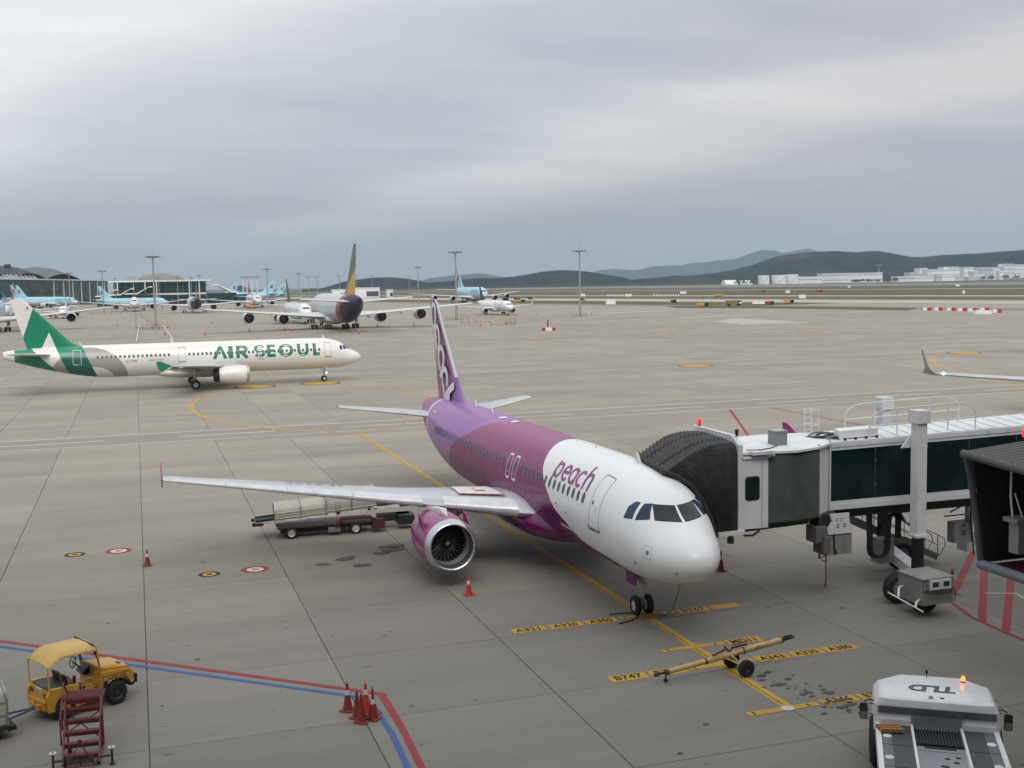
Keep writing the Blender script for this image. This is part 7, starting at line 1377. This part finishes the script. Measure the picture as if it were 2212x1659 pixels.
# ---------------- white pushback tractor
M_tw = mat('tug_white', (.74, .75, .76), .38, var=.04, dirt=.12, coat=.3); M_td = mat('tug_deck_grey', (.052, .058, .064), .55, var=.12, scale=2, dirt=.1); M_tdl = mat('tug_deck_edge', (.13, .14, .15), .5); M_tal = mat('tug_aluminium', (.27, .29, .31), .45, .35, dirt=.2); M_trub = mat('tug_rubber_mat', (.010, .011, .012), .6)
tg = thing('pushback_tractor', 'low white pushback tractor with dark deck cut off at the lower right', 'pushback tractor', (17.65, 21.35, 0), radians(55.5))
W2 = 1.50
MB().prism_y([(-4.2, .35), (3.4, .35), (3.5, .9), (3.3, 1.28), (-4.2, 1.28)], -W2+.25, W2-.25).build('hull', M_tw, tg, smooth=False)
for s in (-1, 1):
    MB().bb(-4.2, 1.95, s*(W2-.16) if s > 0 else -W2+.04, (W2-.04) if s > 0 else -W2+.16, .95, 1.34).build('deck_edge', M_tw, tg, smooth=False)
    for k in range(4):
        x1 = 1.72-k*1.30; dk = MB().bb(x1-1.27, x1, s*.62 if s > 0 else -1.33, 1.33 if s > 0 else -.62, 1.285, 1.32).build('deck_panel', M_td, tg, smooth=False); MB().bb(x1-1.27, x1, s*1.10 if s > 0 else -1.331, 1.331 if s > 0 else -1.10, 1.321, 1.323).build('deck_strip', M_tdl, dk, smooth=False)
        MB().lathe([(1.325, .11), (1.337, .09), (1.338, .001)], (x1-.75, s*1.2, 0), 'Z', 20).build('deck_light', mat('deck_light_white', (.7, .7, .68), .4), dk)
    MB().bb(-4.2, 1.8, s*.56 if s > 0 else -.62, .62 if s > 0 else -.56, 1.28, 1.37).build('channel_rail', M_tw, tg, smooth=False)
    for x in (-2.6, 2.3): w = MB().lathe([(-.22, .36), (-.22, .56), (-.14, .66), (.14, .66), (.22, .56), (.22, .36)], (x, s*1.36, .66), 'Y', 28).build('wheel', M_tyre, tg); MB().lathe([(s*.2, .37), (s*.12, .3), (s*.16, .05), (s*.16, .01)], (x, s*1.36, .66), 'Y', 20).build('rim', M_tw, w)
m = MB(); 
for q in range(15): m.bb(.62, 1.62, -.53+q*.072, -.53+q*.072+.045, 1.30, 1.345)
m.bb(.60, 1.64, -.55, .55, 1.26, 1.30).build('ribbed_mat', M_trub, tg, smooth=False); MB().bb(.48, .66, -.36, .36, 1.24, 1.30).build('hinge_well', M_trub, tg, smooth=False)
for x0, x1 in ((-.75, .58), (-2.6, -1.32), (-4.2, -2.7)):
    pa = MB().bb(x0, x1, -.55, .55, 1.255, 1.285).build('service_plate', M_tal, tg, smooth=False); rq = random.Random(int(x0*10))
    for q in range(5): MB().lathe([(1.287, .07), (1.289, .001)], (rq.uniform(x0+.2, x1-.2), rq.uniform(-.42, .42), 0), 'Z', 14).build('plate_hole', M_trub, pa)
    MB().bb(x1-.26, x1-.24, -.52, .52, 1.286, 1.292).build('plate_seam', M_tdl, pa, smooth=False)
m = MB()
for q in range(30): m.bb(-1.30, -.78, -.54+q*.036, -.54+q*.036+.018, 1.295, 1.315)
m.bb(-1.31, -.77, -.55, .55, 1.27, 1.295).build('grille', M_trub, tg, smooth=False)
# cab
cb = []
for z, x0, x1, w, cf, cr in ((1.0, 1.80, 3.95, 1.50, .34, .03), (1.50, 1.80, 3.95, 1.50, .34, .03), (1.78, 1.80, 3.86, 1.47, .34, .04), (1.95, 1.84, 3.72, 1.36, .34, .06), (1.99, 1.90, 3.66, 1.26, .34, .08)):
    cb.append([Vector(p+(z,)) for p in ((x0+cr*1.0, -w), (x1-cf*1.6, -w), (x1-.0, -w+cf*1.6), (x1, w-cf*1.6), (x1-cf*1.6, w), (x0+cr, w), (x0, w-.25), (x0, -w+.25))])
MB().loft(cb).build('cab', M_tw, tg, ang=20)
MB().bb(1.74, 1.84, -1.40, -.62, 1.28, 1.46).build('cab_shelf', M_tw, tg, smooth=False); MB().bb(1.74, 1.84, .62, 1.40, 1.28, 1.46).build('cab_shelf', M_tw, tg, smooth=False); MB().bb(1.74, 1.79, -.60, .60, 1.30, 1.58).build('rear_recess', M_tal, tg, smooth=False)
rl = MB().bb(1.765, 1.80, -1.40, 1.40, 1.60, 1.78).build('rear_window_band', mat('tug_glass_grey', (.10, .11, .12), .2), tg, smooth=False)
lettering('TLD', .62, mat('tug_letter_grey', (.075, .08, .085), .5), tg, Matrix.Translation((2.72, .02, 1.997)) @ Matrix.Rotation(radians(90), 4, 'Z'), 'roof_letters', shear=.15, bold=.028)
b = MB().cyl((3.40, -.78, 2.0), .06, .05, 12).build('beacon', M_bdark, tg); MB().lathe([(2.02, .055), (2.10, .055), (2.15, .03), (2.16, .001)], (3.40, -.78, 0), 'Z', 14).build('lens', mat('lit_orange_lens', (.6, .1, .02), .3, emit=(1, .14, .01, 3.5)), b)
MB().tube([(3.5, .12, 1.97), (3.5, .12, 2.12)], .008, 6).lathe([(2.12, .035), (2.18, .035), (2.23, .005)], (3.5, .12, 0), 'Z', 10).build('antenna', M_cable, tg)
MB().lathe([(1.98, .06), (2.03, .05), (2.06, .005)], (2.0, .12, 0), 'Z', 12).build('camera_dome', M_bgrey, tg); MB().lathe([(1.985, .06), (2.0, .05), (2.002, .001)], (2.05, -.15, 0), 'Z', 12).build('roof_vent', M_bdark, tg)
for x, y in ((3.45, 1.0), (3.45, -1.0), (2.05, 1.1), (2.05, -1.1)): MB().lathe([(1.985, .022), (1.997, .001)], (x, y, 0), 'Z', 10).build('roof_bolt', M_bgrey, tg)
for s in (-1, 1):
    mr_ = MB().tube([(2.35, s*1.38, 1.66), (2.38, s*1.62, 1.70), (2.30, s*1.72, 1.66)], .018, 6).tube([(2.35, s*1.38, 1.58), (2.36, s*1.58, 1.60)], .014, 6).build('mirror_arm', M_bdark, tg); MB().prism_x(rrect(s*1.74-.10, s*1.74+.10, 1.22, 1.64, .05), 2.22, 2.28).build('mirror', M_bdark, mr_, smooth=False); MB().add([(2.215, y, z) for y, z in rrect(s*1.74-.085, s*1.74+.085, 1.24, 1.43, .03)], [tuple(range(20))]).build('mirror_glass', mat('mirror_glass', (.5, .5, .5), .05, 1.0), mr_, smooth=False)
for q in range(3): tag(MB().bb(-.28, .28, -.045, .045, 0, .09).build('wooden_block', mat('timber_block', (.34, .17, .045), .6, var=.2, scale=5, dirt=.2), smooth=False), ['topmost yellow-brown timber block lying on the pushback tractor deck', 'middle yellow-brown timber block lying on the pushback tractor deck', 'lowest yellow-brown timber block on the pushback tractor deck edge'][q], 'block', 'timber blocks on the tractor')
bl = [o for o in C.objects if o.name.startswith('wooden_block')]; c64, s64 = cos(radians(55.5)), sin(radians(55.5))
for q, o in enumerate(bl): lx_, ly_ = 1.42-.13*q, 1.18-.05*q; o.location = (17.65+lx_*c64-ly_*s64, 21.35+lx_*s64+ly_*c64, 1.345+.003*q); o.rotation_euler = (0, 0, radians(55.5-80))
# ---------------- orange maintenance stands
M_so = mat('stand_orange', (.42, .22, .10), .6, var=.25, scale=2, dirt=.3)
def stand(x, y, lb, w, h, kind, rz=0, m=None):
    r = thing('maintenance_stand', lb, 'stand', (x, y, 0), rz, 'orange maintenance stands'); f = MB(); m = m or M_so; d = 1.6; k = .07
    for s in (-d/2, d/2):
        f.bar((-w/2, s, .25), (w/2, s, .25), k); 
        if kind == 'A': f.bar((-w/2, s, .25), (.1, s, h), k).bar((w/2, s, .25), (.25, s, h), k).bar((-w/4, s, h*.5), (w/3, s, h*.5), k*.8); f.bar((-.5, s, h), (.8, s, h), k).bar((-.5, s, h+1), (.8, s, h+1), k*.8).bar((-.5, s, h), (-.5, s, h+1), k*.8).bar((.8, s, h), (.8, s, h+1), k*.8)
        elif kind == 'S': f.bar((w/2, s, .25), (-w/2+.7, s, h), k).bar((-w/2+.7, s, h), (-w/2, s, h), k).bar((-w/2, s, .25), (-w/2, s, h+1), k).bar((w/2, s, 1.1), (-w/2+.7, s, h+1), k*.8).bar((-w/2+.7, s, h+1), (-w/2, s, h+1), k*.8).bar((0, s, .25), (0, s, h*.6), k*.8)
        else:
            for x_ in (-w/2, 0, w/2): f.bar((x_, s, .2), (x_, s, h), k)
            for z in (h*.5, h): f.bar((-w/2, s, z), (w/2, s, z), k)
    for x_, z in ((-w/2, .25), (w/2, .25), (0, h*.5), (-w/4, h if kind != 'A' else .25)): f.bar((x_, -d/2, z), (x_, d/2, z), k)
    f.build('frame', m, r, smooth=False); MB().bb((-w/2 if kind == 'S' else -.5 if kind == 'A' else -w/2), (-w/2+.7 if kind == 'S' else .8 if kind == 'A' else w/2), -d/2, d/2, h-.05 if kind != 'B' else .3, h if kind != 'B' else .36).build('deck', M_bgrey, r, smooth=False)
    for x_ in (-w/2, w/2):
        for s in (-d/2, d/2): MB().cyl((x_, s, .16), .16, .12, 10, 'Y').build('caster', M_tyre, r)
stand(102.2, 355, 'small orange step stand left of the row by the black-finned narrow-body', 2.6, 2.6, 'S', -.3); stand(107.5, 354, 'tall orange A-frame stand left of centre in the row', 4.6, 3.6, 'A', -.3); stand(105.8, 331, 'orange stair stand with long ramp in the row', 4.6, 2.7, 'S', -.35); stand(110.6, 333.6, 'boxy orange cage stand at the right of the row', 3.0, 1.7, 'B', -.3, mat('cage_brown', (.22, .14, .07), .6))
stand(3.5, 396, 'large orange stair stand leaning at the foot of the mast behind the green titles', 7.0, 4.6, 'S', .25, mat('stand_faded_orange', (.33, .17, .09), .6, var=.2, scale=2)); stand(7.5, 392, 'pale orange cage trolley right of the mast foot', 5.0, 2.2, 'B', .1); stand(4.0, 380, 'grey low wheeled frame in front of the mast foot', 6.0, 1.6, 'B', 0, M_bgrey)
stand(-10.5, 672, 'orange stand beside the left engine of the silver-white wide-body', 6.0, 5.5, 'S', 2.9); stand(-20, 668, 'orange lattice trolley left of the silver-white wide-body', 7, 2.5, 'B', .2)
lift = thing('work_lift', 'bright orange boom lift in front of the far white wide-body', 'lift', (66.5, 700, 0), .5); MB().bb(-2.5, 2.5, -1.2, 1.2, .5, 1.6).build('base', mat('lift_orange', (.55, .12, .02), .5), lift, smooth=False); MB().bar((-2, 0, 1.6), (3.5, 0, 4.5), .5).bar((3.5, 0, 4.5), (-2.5, 0, 7.0), .45).build('boom', mat('lift_orange', (.55, .12, .02), .5), lift, smooth=False)
for x in (-1.7, 1.7):
    for s in (-1.1, 1.1): MB().cyl((x, s, .5), .5, .35, 12, 'Y').build('wheel', M_tyre, lift)
# barrier posts round mast feet
for bx_, by_, nm in ((108.2, 387.3, 'mast right of the magenta fin'), (155.4, 387.2, 'mast standing alone')):
    for q in range(7):
        r = tag(MB().cyl((0, 0, .7), .14, 1.4, 8).cyl((0, 0, .05), .3, .1, 8).build('guard_post', M_so if q % 2 else M_bgrey), 'short guard post at the foot of the '+nm, 'post', 'guard posts at the '+nm); r.location = (bx_-4.2+q*1.35, by_-1.6+(q % 3)*.8, 0)
# two pale tube lines behind the fuselage
for k, pts in enumerate(([(1.3, 440, .2), (.8, 392, .2), (.2, 316, .2), (-.1, 290, .2)], [(8.9, 405, .2), (8.7, 352, .2), (8.6, 310, .2), (8.5, 290, .2)])):
    tag(MB().tube(pts, .22, 6).build('boom_line', mat('boom_white', (.55, .53, .49), .6, dirt=.3)), ['left pale line of barrier tubes behind the taxiing airliner', 'right pale line of barrier tubes behind the taxiing airliner'][k], 'barrier', 'barrier tubes')
# ================================================================ thin haze over the airfield
hzm = bpy.data.materials.new('haze'); hzm.use_nodes = True; hn = hzm.node_tree; hn.nodes.clear(); ho = hn.nodes.new('ShaderNodeOutputMaterial'); pv = hn.nodes.new('ShaderNodeVolumePrincipled')
pv.inputs['Color'].default_value = (.64, .835, 1.0, 1); pv.inputs['Density'].default_value = 6.4e-5; pv.inputs['Anisotropy'].default_value = 0.0; hn.links.new(pv.outputs[0], ho.inputs['Volume'])
hzm.cycles.homogeneous_volume = True
hz_ = MB().bb(-9200, 12500, -2200, 14500, -1.4, 520).build('haze', hzm, smooth=False); tag(hz_, kind='stuff')
